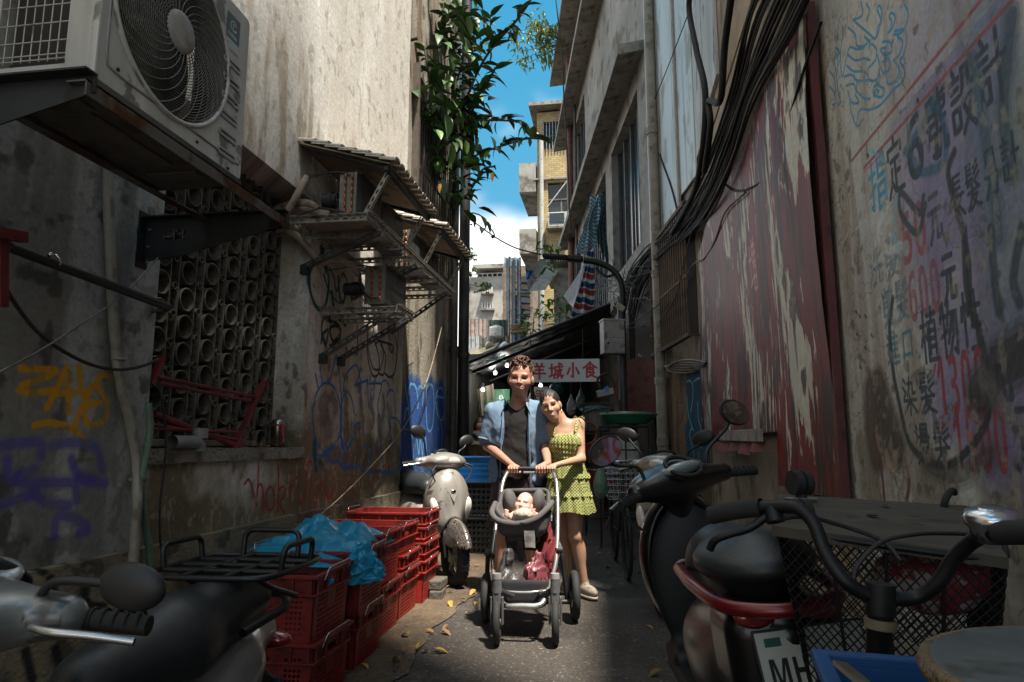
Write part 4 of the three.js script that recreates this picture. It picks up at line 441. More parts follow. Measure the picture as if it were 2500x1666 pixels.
{ // big outdoor unit on brackets
const x1 = -1.45, x0 = -1.79, z1 = -1.62, z2 = -2.39, y0 = 2.19, y1 = 2.87;
const t = thing('air_conditioner', 'big white outdoor air conditioner with round fan grille, upper left on wall brackets', 'air conditioner', [(x0 + x1) / 2, y0, (z1 + z2) / 2]);
const fz = -1.955, fy = 2.545, fr = 0.302;
const circ = (cx, cy, r, n = 48) => { const l = []; for (let i = 0; i < n; i++) l.push([cx + r * Math.cos(-i / n * 6.2832), cy + r * Math.sin(-i / n * 6.2832)]); return l; };
const cr = (a0, a1, b0, b1, r) => { const l = []; for (const [cx, cy, t0] of [[a1 - r, b0 + r, -1.571], [a1 - r, b1 - r, 0], [a0 + r, b1 - r, 1.571], [a0 + r, b0 + r, 3.1416]]) for (let i = 0; i <= 5; i++) l.push([cx + r * Math.cos(t0 + i / 5 * 1.571), cy + r * Math.sin(t0 + i / 5 * 1.571)]); return l; };
const fg = G.fix(G.ext(cr(-z1, -z2, y0, y1, 0.02), 0.012, null, null, 0.006, [circ(-fz, fy, fr)])); fg.rotateY(Math.PI / 2); fg.translate(x1 - 0.012, 0, 0);
const shell = [fg, G.bb(x0, x1 - 0.012, y1 - 0.012, y1 - 0.002, z1 - 0.004, z2 + 0.004), G.bb(x0, x1 - 0.012, y0 + 0.002, y0 + 0.02, z1 - 0.004, z2 + 0.004), G.bb(x0 + 0.12, x1 - 0.012, y0 + 0.02, y1 - 0.012, z2 + 0.004, z2 + 0.016), G.bb(x1 - 0.10, x1 - 0.012, y0, y1 - 0.01, z1 - 0.014, z1 - 0.002), G.bb(x0, x0 + 0.01, y0, y1, z1, z2)];
part(t, 'casing', shell, M.white, { world: true });
parts(t, 'side_frame', [G.bb(x0, x1 - 0.1, y0 + 0.001, y0 + 0.055, z1 - 0.012, z1 - 0.003), G.bb(x0, x1 - 0.1, y1 - 0.05, y1 - 0.012, z1 - 0.012, z1 - 0.003), G.tube([[x1 + 0.001, y0 + 0.02, z1 - 0.02], [x1 + 0.001, y0 + 0.02, z2 + 0.02]], 0.004, 4, 6)], M.white, { world: true });
part(t, 'pressed_rim', G.pipe([[x1 + 0.006, y1 - 0.02, z1 - 0.03], [x1 + 0.006, y0 + 0.055, z1 - 0.03], [x1 + 0.006, y0 + 0.055, z2 + 0.02]], 0.005, 0.03, 6), worn([0.42, 0.43, 0.43], 0.5), { world: true });
part(t, 'coil', G.bb(x0 + 0.02, x1 - 0.11, y0 + 0.06, y1 - 0.05, z1 - 0.05, z1 - 0.04), mat([0.03, 0.024, 0.02], 0.7), { world: true });
const gr = []; for (let i = 0; i <= 8; i++) gr.push(G.rod([mix(x0 + 0.0, x1 - 0.105, i / 8), y0 + 0.07, z1 - 0.008], [mix(x0, x1 - 0.105, i / 8), y1 - 0.02, z1 - 0.008], 0.0022, 5)); for (let i = 0; i <= 10; i++) gr.push(G.rod([x0 - 0.01, y0 + 0.075 + i * 0.058, z1 - 0.006], [x1 - 0.1, y0 + 0.075 + i * 0.058, z1 - 0.006], 0.0022, 5)); gr.push(G.rod([x0, y0 + 0.09, z1 - 0.006], [x1 - 0.1, y0 + 0.09, z1 - 0.006], 0.0022, 5));
part(t, 'coil_guard', gr, M.white, { world: true });
part(t, 'fan_well', [G.cyl(fr, fr - 0.02, 0.1, [x1 - 0.07, fy, fz], [0, 0, Math.PI / 2], 40, true), G.cyl(fr, fr, 0.004, [x1 - 0.16, fy, fz], [0, 0, Math.PI / 2], 40)], mat([0.02, 0.02, 0.02], 0.7), { world: true });
const bl = []; for (let i = 0; i < 3; i++) bl.push(G.tr(G.fix(G.ext([[0.05, -0.04], [0.16, -0.1], [0.27, -0.08], [0.27, 0.08], [0.15, 0.06], [0.05, 0.04]], 0.006)), [x1 - 0.12, fy, fz], [i * 2.094, Math.PI / 2 + 0.35, 0])); part(t, 'fan_blade', bl, mat([0.05, 0.05, 0.05], 0.5), { world: true });
const ring = []; for (let i = 1; i <= 24; i++) { const r = 0.075 + (fr - 0.07) * i / 25; ring.push(G.tor(r, 0.0019, [x1 + 0.006 + 0.012 * (1 - (r / fr) ** 2), fy, fz], [0, Math.PI / 2, 0], 56, 4)); }
for (let i = 0; i < 30; i++) { const l = []; for (let k = 0; k <= 8; k++) { const r = mix(0.07, fr, k / 8), a = i / 30 * 6.2832 + 1.0 * (k / 8) ** 1.1; l.push([x1 + 0.008 + 0.012 * (1 - (r / fr) ** 2), fy + r * Math.sin(a), fz + r * Math.cos(a)]); } ring.push(G.tube(l, 0.0021, 10, 4)); }
part(t, 'fan_grille', ring, mat([0.3, 0.3, 0.27], 0.6, 0, { map: T.grime }), { world: true });
part(t, 'grille_rim', G.tor(fr + 0.004, 0.009, [x1 + 0.007, fy, fz], [0, Math.PI / 2, 0], 64, 8), M.white, { world: true });
part(t, 'fan_hub', G.lathe([[0.001, 0.014], [0.05, 0.013], [0.07, 0.008], [0.073, 0]], [x1 + 0.016, fy, fz], [0, 0, -Math.PI / 2], 32), worn([0.5, 0.49, 0.45], 0.5), { world: true });
for (let i = 0; i < 6; i++) { const yy = 2.25 + i * 0.074, n = 20, l = [], lo = []; part(t, 'pressed_slot', [G.fix(G.tr(G.fix(G.ext(cr(-0.06, 0.06, -0.014, 0.014, 0.0138), 0.003, null, null, 0.002, [cr(-0.052, 0.052, -0.0075, 0.0075, 0.0074).reverse()])), [x1 + 0.006, yy, -2.285], [0, Math.PI / 2, 0]))], worn([0.45, 0.46, 0.46], 0.5), { world: true }); part(t, 'slot_shadow_gap', G.bb(x1 + 0.004, x1 + 0.0068, yy + 0.0035, yy + 0.0105, -2.235, -2.335), M.black, { world: true }); }
{ const c = document.createElement('canvas'); c.width = 160; c.height = 260; const g = c.getContext('2d'); g.fillStyle = '#56656c'; g.fillRect(0, 0, 160, 190); g.fillStyle = '#b9c2c2'; g.fillRect(0, 190, 160, 70); g.fillStyle = '#c9d2d3'; g.font = 'bold 38px sans-serif'; g.fillText('TAIGA', 16, 165); g.lineWidth = 7; g.strokeStyle = '#c9d2d3'; g.beginPath(); g.arc(80, 75, 34, 0.6, 6.0); g.stroke(); g.font = 'bold 44px serif'; g.fillText('T', 66, 92); g.beginPath(); g.moveTo(80, 108); g.quadraticCurveTo(108, 118, 122, 92); g.stroke(); g.fillStyle = '#7b8586'; g.font = '20px sans-serif'; g.fillText('ECO', 24, 222);
const q = G.fix(new THREE.PlaneGeometry(0.09, 0.145)); q.rotateY(Math.PI / 2); q.translate(x1 + 0.0085, 2.745, -2.275); part(t, 'maker_badge', q, mat([0.9, 0.9, 0.9], 0.5, 0, { map: texset(new THREE.CanvasTexture(c)) }), { world: true, uv: 0 }); }
for (const [y, z] of [[2.245, -2.02], [2.215, -2.1], [2.2, -2.3], [2.26, -1.7]]) part(t, 'screw', G.cyl(0.006, 0.006, 0.006, [x1 + 0.008, y, z], [0, 0, Math.PI / 2], 8), M.black, { world: true });
part(t, 'base_pan', G.rb(x1 - x0 + 0.02, 0.03, z1 - z2 + 0.01, 0.008, [(x0 + x1) / 2, y0 - 0.012, (z1 + z2) / 2]), worn([0.13, 0.12, 0.11], 0.6, 0.2), { world: true });
part(t, 'pan_rib', [G.rb(0.2, 0.012, 0.07, 0.005, [-1.62, y0 - 0.03, -2.25]), G.rb(0.07, 0.012, 0.4, 0.005, [-1.6, y0 - 0.03, -1.95]), G.rb(0.18, 0.012, 0.09, 0.005, [-1.63, y0 - 0.03, -1.7])], worn([0.14, 0.13, 0.11], 0.6), { world: true });
const br = thing('wall_bracket', 'pair of dark steel wall brackets carrying the big air conditioner', 'bracket', [XL, 2.1, -2.2]);
for (const z of [-1.585, -2.73]) {
const s = G.fix(G.ext([[0, -0.02], [0, 0.1], [0.69, 0.1], [0.69, 0.05], [0.2, -0.075], [0, -0.1]].map(([a, b]) => [a, b]), 0.006, [XL + 0.005, 2.07, z], null, 0, [cr(0.09, 0.2, 0.0, 0.05, 0.024)])); part(br, 'arm', s, M.darkSteel, { world: true });
part(br, 'flange', [G.bb(XL + 0.005, XL + 0.695, 2.17, 2.176, z, z + 0.045), G.bb(XL + 0.001, XL + 0.008, 1.94, 2.2, z - 0.02, z + 0.05)], M.darkSteel, { world: true });
for (const y of [1.97, 2.04, 2.12]) part(br, 'bolt', G.cyl(0.008, 0.008, 0.012, [XL + 0.03, y, z + 0.008], [Math.PI / 2, 0, 0], 6), M.steel, { world: true });
}
part(br, 'rail', [G.bb(x1 - 0.03, x1 + 0.035, 2.145, 2.15, -1.56, -2.76), G.bb(x1 + 0.03, x1 + 0.035, 2.105, 2.15, -1.56, -2.76), G.bb(x0 - 0.02, x0 + 0.02, 2.145, 2.15, -1.56, -2.76)], mat([0.3, 0.3, 0.29], 0.5, 0.5, { map: T.rust }), { world: true });
}
{ // tiled awnings over the condensers
const mk = (label, z0, z1, x0, y0) => { // slope falls from (XL, y0) to (x0, ...)
const t = thing('tiled_awning', label, 'awning', [XL, y0, z0]); const L = Math.abs(z1 - z0), dx = x0 - XL, dy = -0.2, rows = 7, n = Math.round(L / 0.105);
const mt = mat([0.85, 0.78, 0.66], 0.8, 0, { map: rep(T.grime, 2), bumpMap: T.bumpF, bumpScale: 0.002 });
for (let r = 0; r < rows; r++) for (let k = 0; k < n; k++) { // each course of barrel tiles
if (!mk.g) { mk.g = []; for (let q = 0; q < 3; q++) { const gg = G.grid(3, 8, (u, v) => { const a = (v - 0.5) * Math.PI * 1.15; return V(u * (dx / rows) * 1.18, 0.020 * Math.cos(a) + 0.014 * u + 0.002 * q, Math.sin(a) * 0.046); }); const lip = G.grid(1, 8, (u, v) => { const a = (v - 0.5) * Math.PI * 1.15, rr = u ? 0.009 : 0.0; return V((dx / rows) * 1.18, 0.020 * Math.cos(a) + 0.014 - rr, Math.sin(a) * 0.046); }); const under = G.grid(3, 8, (u, v) => { const a = (v - 0.5) * Math.PI * 1.15; return V(u * (dx / rows) * 1.18, 0.020 * Math.cos(a) + 0.014 * u - 0.009, Math.sin(a) * 0.044); }); mk.g.push(G.boxUV(G.merge([gg, lip, under]), 2)); } }
const o = shadow(new THREE.Mesh(mk.g[(r * 5 + k * 3) % 3], mt)); o.name = 'roof_tile'; o.position.set(dx * r / rows + 0.002, dy * r / rows + 0.012, -(k + 0.5) * L / n); o.rotation.z = Math.atan2(dy, dx) + 0.03; o.scale.z = L / n / 0.092 * 0.98; t.add(o);
}
part(t, 'roof_board', G.tr(G.box(Math.hypot(dx, dy) - 0.03, 0.008, L - 0.02, [0, 0, 0]), [dx / 2 - 0.01, dy / 2 - 0.012, -L / 2], [0, 0, Math.atan2(dy, dx)]), worn([0.42, 0.3, 0.2], 0.85));
for (const z of [-0.06, -L + 0.06]) part(t, 'rafter', G.bar([0.01, -0.02, z], [dx - 0.02, dy - 0.03, z], 0.028, 0.028), M.darkSteel);
for (const z of [-L * 0.1, -L * 0.9]) part(t, 'prop', slotBar([dx - 0.05, dy - 0.04, z], [dx - 0.22, dy - 0.36, z], 0.03, V(0, 0, 1)), M.galv);
part(t, 'rail', G.bar([dx - 0.05, dy - 0.035, -0.02], [dx - 0.05, dy - 0.035, -L + 0.02], 0.03, 0.03), M.darkSteel);
};
mk('cream tiled awning over the first two copper coil units', -4.15, -5.25, -1.42, 3.22); mk('cream tiled awning further back, over the last two coil units', -5.58, -6.68, -1.42, 3.24);
}
{ // slotted-angle racks and bare condensers
const mkRack = (label, y, z0, z1, x, braces) => {
const t = thing('steel_rack', label, 'rack', [XL, y, z0]); const w = 0.036;
for (const xx of [x, XL + 0.06]) part(t, 'rail', slotBar([xx, y, z0], [xx, y, z1], w), M.galv, { world: true });
const n = Math.max(2, Math.round(Math.abs(z1 - z0) / 0.36)); for (let i = 0; i <= n; i++) part(t, 'crossbar', slotBar([XL, y - 0.02, mix(z0, z1, i / n)], [x, y - 0.02, mix(z0, z1, i / n)], w), M.galv, { world: true });
for (const [z, dy] of braces) part(t, 'brace', slotBar([x - 0.02, y - 0.03, z], [XL + 0.02, y - dy, z], w, V(0, 0, 1)), worn([0.12, 0.12, 0.11], 0.5, 0.5), { world: true });
return t;
};
const r1 = mkRack('long slotted steel shelf under the tiled awnings', 2.6, -3.98, -6.32, -1.52, [[-4.3, 0.26], [-5.2, 0.28], [-6.2, 0.4]]); const r2 = mkRack('small slotted steel shelf with one coil unit, below the long shelf', 2.13, -4.62, -5.02, -1.52, [[-4.66, 0.36], [-4.99, 0.34]]);
parts(r1, 'tray', [G.bb(-1.98, -1.56, 2.603, 2.607, -4.1, -4.62), G.bb(-1.98, -1.56, 2.603, 2.607, -5.35, -5.85)], M.galv, { world: true });
for (const [z, y] of [[-4.66, 1.77], [-4.99, 1.79], [-4.3, 2.34]]) part(z < -4.5 ? r2 : r1, 'foot_block', G.rb(0.05, 0.07, 0.06, 0.006, [XL + 0.025, y, z]), M.darkSteel, { world: true });
const mk = () => {
const t = thing('condenser_coil', 'x', 'coil unit', [0, 0, 0], 0, 'bare coil units on the wall racks');
part(t, 'fin_block', G.bb(-0.07, 0.05, 0.012, 0.29, 0, -0.42), mat([0.16, 0.15, 0.13], 0.6, 0.3, { map: rep(T.scratch, 4, 1) }));
parts(t, 'end_plate', [G.bb(-0.075, 0.055, 0.0, 0.3, 0.002, 0.006), G.bb(-0.075, 0.055, 0.0, 0.3, -0.426, -0.422)], worn([0.34, 0.33, 0.28], 0.5, 0.3));
parts(t, 'side_plate', [G.bb(0.052, 0.056, 0, 0.3, 0.03, -0.45), G.bb(-0.07, 0.08, 0.291, 0.295, 0.0, -0.43)], worn([0.11, 0.11, 0.1], 0.5, 0.4));
for (let i = 0; i < 6; i++) for (const x of [-0.03, 0.018]) part(t, 'copper_bend', G.tor(0.017, 0.0068, [x, 0.04 + i * 0.046, 0.008], [0, Math.PI / 2, Math.PI / 2 - (x < 0 ? 0.3 : -0.3)], 8, 6, Math.PI), M.copper);
part(t, 'fan_motor', [G.cyl(0.05, 0.05, 0.1, [-0.15, 0.13, -0.03], [0, 0, Math.PI / 2], 16), G.cyl(0.058, 0.058, 0.02, [-0.14, 0.13, -0.03], [0, 0, Math.PI / 2], 16), G.cyl(0.015, 0.015, 0.06, [-0.09, 0.13, -0.03], [0, 0, Math.PI / 2], 10)], M.darkSteel);
parts(t, 'wire', [G.tube([[-0.12, 0.18, -0.02], [-0.1, 0.25, 0.02], [-0.08, 0.1, 0.03], [-0.06, 0.02, 0.02]], 0.004, 14, 5), G.tube([[0, 0.28, 0.012], [-0.1, 0.3, 0.03], [-0.22, 0.28, 0.03], [-0.3, 0.27, 0.02]], 0.004, 14, 5)], M.cable);
return t;
};
const a = mk(); a.position.set(-1.71, 2.645, -4.16); a.scale.y = 1.06;
a.userData.label = 'bare coil unit with red copper bends at the near end of the long shelf';
copy(a, [-1.73, 2.645, -4.72], 0, 'bare coil unit second on the long shelf, behind the awning prop').scale.setScalar(1.05); copy(a, [-1.72, 2.645, -5.4], 0, 'bare coil unit third along the long shelf, under the far tiled awning'); copy(a, [-1.72, 2.645, -5.86], 0, 'bare coil unit last on the long shelf, nearest the downpipes'); const low = copy(a, [-1.68, 2.165, -4.66], 0, 'bare coil unit alone on the small lower shelf'); low.scale.set(1.3, 0.95, 1);
const p3 = (x, y, z) => at(600 + x * 0.3954, 280 + y * 0.3954, { z });
const tp = thing('pipe_lagging', 'beige lagged cooling pipes looping from the vent opening to the coil units', 'pipe', [XL, 2.6, -4.2]);
for (const [l, r] of [[[[160, 600, -4.3], [230, 570, -4.25], [330, 545, -4.2], [400, 555, -4.2], [445, 590, -4.2]], 0.028], [[[160, 640, -4.35], [240, 610, -4.25], [340, 580, -4.22], [430, 600, -4.2], [520, 620, -4.2]], 0.026], [[[165, 750, -4.4], [240, 725, -4.3], [300, 740, -4.3], [360, 800, -4.35], [430, 880, -4.4], [470, 915, -4.45], [520, 900, -4.5], [600, 905, -4.55], [660, 940, -4.6], [700, 990, -4.62]], 0.026], [[[230, 640, -4.15], [280, 560, -4.12], [330, 470, -4.12], [378, 385, -4.15]], 0.024], [[[160, 660, -4.4], [230, 660, -4.3], [300, 700, -4.3], [430, 690, -4.4], [560, 780, -4.5]], 0.024]]) part(tp, 'lagged_pipe', G.tube(l.map((q) => p3(...q)), r, 30, 10), M.foam, { world: true });
parts(tp, 'wire', [G.tube([[378, 385, -4.15], [450, 368, -4.15], [560, 362, -4.15], [620, 358, -4.15]].map((q) => p3(...q)), 0.005, 20, 5), G.tube([[210, 655, -4.12], [330, 620, -4.1], [470, 580, -4.1], [600, 600, -4.12]].map((q) => p3(...q)), 0.006, 20, 5), G.tube([[480, 980, -4.55], [510, 1080, -4.58], [560, 1150, -4.6], [590, 1170, -4.62]].map((q) => p3(...q)), 0.005, 16, 5), G.tube([[700, 1000, -4.62], [720, 1080, -4.62], [770, 1130, -4.62], [810, 1135, -4.63]].map((q) => p3(...q)), 0.006, 16, 5)], M.cable, { world: true });
}
{
const w = (u, v, off = 0.03) => at(u, v, { x: XL + off });
const t = thing('conduit', 'cream plastic conduit running down the grey wall beside the vent opening', 'pipe', [XL, 0, -2.6]);
part(t, 'pipe', G.tube([[262, 380], [263, 450], [268, 600], [275, 760], [285, 880], [298, 960], [318, 1040], [333, 1130], [335, 1200], [328, 1330], [315, 1480]].map(([u, v]) => w(u, v, v > 1180 ? 0.08 : 0.025)), 0.021, 60, 10), worn([0.42, 0.4, 0.33], 0.6), { world: true });
part(t, 'clip', [G.tor(0.024, 0.006, w(288, 878).toArray(), [Math.PI / 2, 0, 0], 12, 6), G.tor(0.028, 0.01, w(335, 1172, 0.05).toArray(), [Math.PI / 2, 0, 0], 12, 6)], M.pvc, { world: true });
const h = thing('garden_hose', 'pale green hose hanging against the corner of the vent opening', 'hose', [XL, 0, -2.8]); part(h, 'hose', G.tube([[362, 985], [366, 1050], [358, 1100], [345, 1180], [350, 1260], [362, 1330], [368, 1400]].map(([u, v]) => w(u, v, 0.07)), 0.015, 40, 8), worn([0.16, 0.27, 0.2], 0.55), { world: true });
const r = thing('steel_tube', 'dark steel tube fixed aslant across the grey wall', 'pipe', [XL, 1.9, -2.2]); part(r, 'tube', G.rod(w(20, 602, 0.1), w(408, 750, 0.13), 0.019, 12), mat([0.06, 0.06, 0.062], 0.35, 0.7), { world: true }); part(r, 'end_cap', G.sph(0.02, w(408, 750, 0.13).toArray()), M.black, { world: true }); part(r, 'clamp', [G.tor(0.022, 0.005, w(133, 636, 0.11).toArray(), [0.5, 0, 0], 12, 6), G.sph(0.009, w(122, 622, 0.12).toArray())], M.chrome, { world: true }); part(r, 'stay', G.rod(w(375, 758, 0), w(400, 752, 0.13), 0.012), M.pvc, { world: true });
const rb = thing('wall_hanger', 'red painted steel bracket at the left edge of the grey wall', 'bracket', [XL, 1.9, -1.9]); part(rb, 'bar', [G.bar(w(-60, 560, 0.16), w(58, 580, 0.16), 0.035, 0.035), G.bar(w(2, 585, 0.14), w(2, 750, 0.14), 0.03, 0.03)], M.redPaint, { world: true });
const c = thing('loose_cable', 'black cable sagging across the grey wall', 'cable', [XL, 1.5, -2.3]); part(c, 'cable', G.tube([[0, 680], [35, 740], [90, 810], [150, 855], [220, 890], [290, 903], [350, 893], [385, 878]].map(([u, v]) => w(u, v, 0.09)), 0.007, 50, 6), M.cable, { world: true });
const c2 = thing('thin_wire', 'thin grey wire strung diagonally over the grey wall and tube', 'wire', [XL, 1.7, -2.4]); part(c2, 'wire', G.tube([[-20, 918], [90, 860], [200, 790], [280, 735], [330, 690], [385, 630]].map(([u, v]) => w(u, v, 0.12)), 0.004, 40, 5), M.pvc, { world: true });
const c3 = thing('thin_wire', 'thin wire across the top of the round vent blocks', 'wire', [XL, 2.1, -3.2]); part(c3, 'wire', G.tube([[380, 605], [450, 590], [540, 560], [640, 515]].map(([u, v]) => w(u, v, -0.1)), 0.0035, 24, 5), M.pvc, { world: true });
const c4b = thing('hanging_wire', 'dark wire hanging from the sill down to the plinth', 'wire', [XL, 0.8, -2.9]); part(c4b, 'wire', G.tube([[385, 920], [400, 1010], [405, 1090], [400, 1150], [390, 1240], [392, 1330], [402, 1395]].map(([u, v]) => w(u, v, 0.06)), 0.0055, 40, 5), M.cable, { world: true });
const rp = thing('rope', 'pale rope slanting from the upper shelf down to the crates', 'rope', [XL, 1.4, -5]); part(rp, 'rope', [G.tube([[1078, 800], [1060, 870], [1040, 935], [985, 1045], [905, 1140], [820, 1225], [760, 1275], [720, 1320], [640, 1375], [575, 1445]].map(([u, v], i) => at(u, v, { x: -2.0 + Math.max(0, i - 5) * 0.03 })), 0.006, 80, 6), G.tube([[1040, 935], [1038, 990], [1020, 1040], [1000, 1050], [988, 1048]].map(([u, v]) => at(u, v, { x: -1.98 })), 0.006, 24, 6)], worn([0.42, 0.34, 0.24], 0.9), { world: true });
}
{ // things on the window sill
const sy = SILL + 0.05, s3 = (x, y, x2 = XL - 0.1) => at(x * 0.4145, 500 + y * 0.4145, { x: x2 });
const t = thing('folding_chair_frame', 'red tubular frame of a broken folding chair on the window sill', 'chair frame', [XL - 0.1, sy, -3.1]);
const rod = (a, b, r, n = 'tube') => part(t, n, G.rod(s3(...a), s3(...b), r, 10), M.redPaint, { world: true });
rod([930, 1015, -2.12], [1510, 1135, -2.1], 0.009, 'rail'); rod([910, 1045, -2.12], [1480, 1160, -2.1], 0.009, 'rail'); rod([890, 1320, -2.12], [1395, 1340, -2.1], 0.009, 'rail'); rod([890, 1295, -2.12], [1400, 1385, -2.1], 0.009, 'rail');
part(t, 'leg', [G.bar(s3(1555, 1040, -2.1), s3(1370, 1450, -2.1), 0.03, 0.022)], M.redPaint, { world: true }); part(t, 'leg', G.bar(s3(955, 895, -2.12), s3(885, 1060, -2.12), 0.03, 0.022), M.redPaint, { world: true });
rod([900, 1235, -2.15], [1160, 1335, -2.12], 0.02, 'leg'); rod([1150, 1330, -2.13], [1470, 1455, -2.1], 0.02, 'leg'); rod([1200, 1390, -2.2], [1440, 1460, -2.16], 0.016, 'leg');
const e = thing('pipe_elbow', 'grey plastic pipe elbow standing on the window sill', 'pipe', [s3(1170, 1500, -2.06).x, sy, s3(1170, 1500, -2.06).z]); const a = s3(1060, 1395, -2.06), b = s3(1178, 1375, -2.06), c = s3(1180, 1495, -2.06); b.x = a.x; part(e, 'elbow', G.pipe([[a.x, b.y - 0.02, a.z + 0.06], [b.x, b.y - 0.02, b.z], [b.x, sy + 0.005, b.z]], 0.031, 0.05, 16), M.pvc, { world: true }); part(e, 'collar', G.cyl(0.037, 0.037, 0.05, [b.x, sy + 0.07, b.z]), M.pvc, { world: true });
const pk = thing('plank', 'weathered plank lying along the window sill', 'plank', [XL - 0.06, sy, -3.4]); part(pk, 'board', G.rb(0.09, 0.035, 1.0, 0.006, [XL - 0.05, sy + 0.02, -3.36], [0, 0.02, 0.05]), M.wood, { world: true });
const th = thing('thermos', 'steel thermos flask with red handle on the right end of the window sill', 'thermos', [at(708, 1112, { x: XL + -0.06 }).x, sy, -4.2]);
part(th, 'body', G.lathe([[0, 0.012], [0.042, 0.012], [0.043, 0.12], [0.043, 0.135]], null, null), mat([0.3, 0.24, 0.2], 0.25, 0.9)); part(th, 'base', G.lathe([[0, 0], [0.045, 0], [0.046, 0.02], [0.043, 0.024]], null, null), mat([0.1, 0.02, 0.02], 0.5)); part(th, 'lid', G.lathe([[0.04, 0.146], [0.041, 0.165], [0.032, 0.178], [0.0, 0.182]], null, null), M.steel); part(th, 'collar', G.lathe([[0.043, 0.134], [0.046, 0.137], [0.046, 0.146], [0.04, 0.148]]), mat([0.3, 0.03, 0.04], 0.4));
part(th, 'handle', G.pipe([[0.03, 0.14, 0.025], [0.055, 0.14, 0.05], [0.06, 0.06, 0.05], [0.035, 0.035, 0.03]], 0.0095, 0.015, 8), mat([0.32, 0.025, 0.05], 0.4));
}
// ---------- the fig growing out of the wall ----------
function leafGeo(L, w, droop = 0.25) { return G.grid(4, 2, (u, v) => { const t = u, hw = w * Math.sin(Math.PI * Math.pow(t, 0.75)) * 0.5 + 0.0006, s = (v - 0.5) * 2; return V(s * hw, Math.abs(s) * hw * 0.35 - droop * L * t * t, t * L); }); }
{
const t = thing('fig_tree', 'dark leafy fig tree growing out of the left wall across the sky', 'tree', [XL, 3, -8]);
const mLeaf = [[0.03, 0.075, 0.018], [0.042, 0.1, 0.02], [0.075, 0.15, 0.025], [0.022, 0.055, 0.016]].map((c) => mat(c, 0.42, 0, { transmission: 0.0 })), mBark = worn([0.1, 0.085, 0.06], 0.9);
const c7 = (x, y, z) => at(950 + x * 0.3825, y * 0.3825, { z });
const br = [
[[[400, 1330, -8.5], [420, 1200, -8.3], [430, 1000, -8.2], [420, 800, -8.1], [410, 500, -8.1], [405, 200, -8.2], [420, 0, -8.2]], 0.035],
[[[420, 1000, -8.1], [480, 900, -7.9], [500, 770, -7.9], [550, 640, -7.8], [620, 540, -7.7], [680, 430, -7.6]], 0.014],
[[[450, 760, -8.1], [500, 620, -7.8], [560, 470, -7.7], [640, 330, -7.6], [740, 210, -7.6], [830, 110, -7.5], [890, 20, -7.5]], 0.016],
[[[480, 820, -8], [560, 770, -7.7], [640, 770, -7.5], [740, 770, -7.4], [830, 780, -7.3], [880, 800, -7.3]], 0.011],
[[[460, 1010, -8], [560, 990, -7.7], [660, 950, -7.5], [760, 920, -7.4], [850, 890, -7.3], [950, 880, -7.3]], 0.013],
[[[450, 1280, -8.1], [500, 1240, -7.9], [560, 1150, -7.8], [600, 1080, -7.7], [680, 1060, -7.7]], 0.012],
[[[400, 700, -8], [330, 660, -7.6], [270, 560, -7.3], [240, 400, -7.1], [225, 300, -7.1]], 0.012],
[[[390, 800, -8], [300, 760, -7.6], [200, 640, -7.2], [130, 540, -6.95], [100, 480, -6.9]], 0.012],
[[[640, 330, -7.6], [655, 250, -7.6], [648, 170, -7.6], [645, 95, -7.6]], 0.007],
[[[400, 300, -8.1], [350, 230, -7.8], [330, 150, -7.7], [360, 60, -7.7]], 0.01],
[[[410, 1100, -8.1], [340, 1050, -7.8], [300, 950, -7.5], [330, 900, -7.5]], 0.01],
[[[420, 900, -8.1], [330, 850, -7.7], [200, 760, -7.3], [140, 760, -7.1]], 0.009], [[[420, 560, -8.0], [460, 420, -7.9], [480, 300, -7.9], [470, 200, -7.9], [480, 60, -7.9]], 0.011],
];
const leaves = [[], [], [], []], gl = [leafGeo(0.24, 0.1), leafGeo(0.2, 0.085, 0.15), leafGeo(0.28, 0.11, 0.35)];
const put = (p, dir, sc, k) => { const g = gl[(rnd() * 3) | 0].clone(); const m = new THREE.Matrix4().lookAt(V(0, 0, 0), dir.clone().negate(), V(rnd(-0.3, 0.3), 1, rnd(-0.3, 0.3))); g.applyMatrix4(m); g.scale(sc, sc, sc); g.translate(p.x, p.y, p.z); leaves[k].push(G.fix(g)); };
br.forEach(([l, r], bi) => { const pts = l.map((q) => c7(...q)); const cv = new THREE.CatmullRomCurve3(pts); part(t, bi ? 'branch' : 'trunk', new THREE.TubeGeometry(cv, 24, r, 6), mBark, { world: true });
const L = cv.getLength(), n = Math.round(L / (bi ? 0.034 : 0.04)); for (let i = 0; i < n; i++) { const u = bi ? 0.08 + 0.92 * i / n : rnd(), p = cv.getPointAt(Math.min(1, u)), tg = cv.getTangentAt(Math.min(1, u)); const sd = V(rnd(-1, 1), rnd(-0.9, 0.45), rnd(-0.6, 1)).normalize().addScaledVector(tg, 0.5); if (!bi) { p.x += rnd(-0.1, 0.2); p.z += rnd(0, 0.5); } put(p, sd.normalize(), rnd(0.45, 1.15), rnd() < 0.14 ? 2 : rnd() < 0.35 ? 1 : rnd() < 0.5 ? 3 : 0); } });
for (let i = 0; i < 300; i++) { const z = -7.0 - rnd() * 1.9, y = 4.0 + rnd() * 3.2, x = XL + 0.05 + rnd() * 0.3 + 0.25 * fbm(z * 2, y * 2, 2, 3); if (fbm(z * 1.6, y * 1.1, 3, 77) < 0.47 && y > 4.2) continue; put(V(x, y - (z > -7.5 ? -0.6 : 0), z), V(rnd(0, 1), rnd(-1, 0.1), rnd(-0.5, 1)).normalize(), rnd(0.75, 1.15), rnd() < 0.1 ? 2 : rnd() < 0.3 ? 1 : rnd() < 0.5 ? 3 : 0); }
leaves.forEach((l, i) => part(t, 'foliage', l, mLeaf[i], { world: true, uv: 0, kind: 'stuff' }));
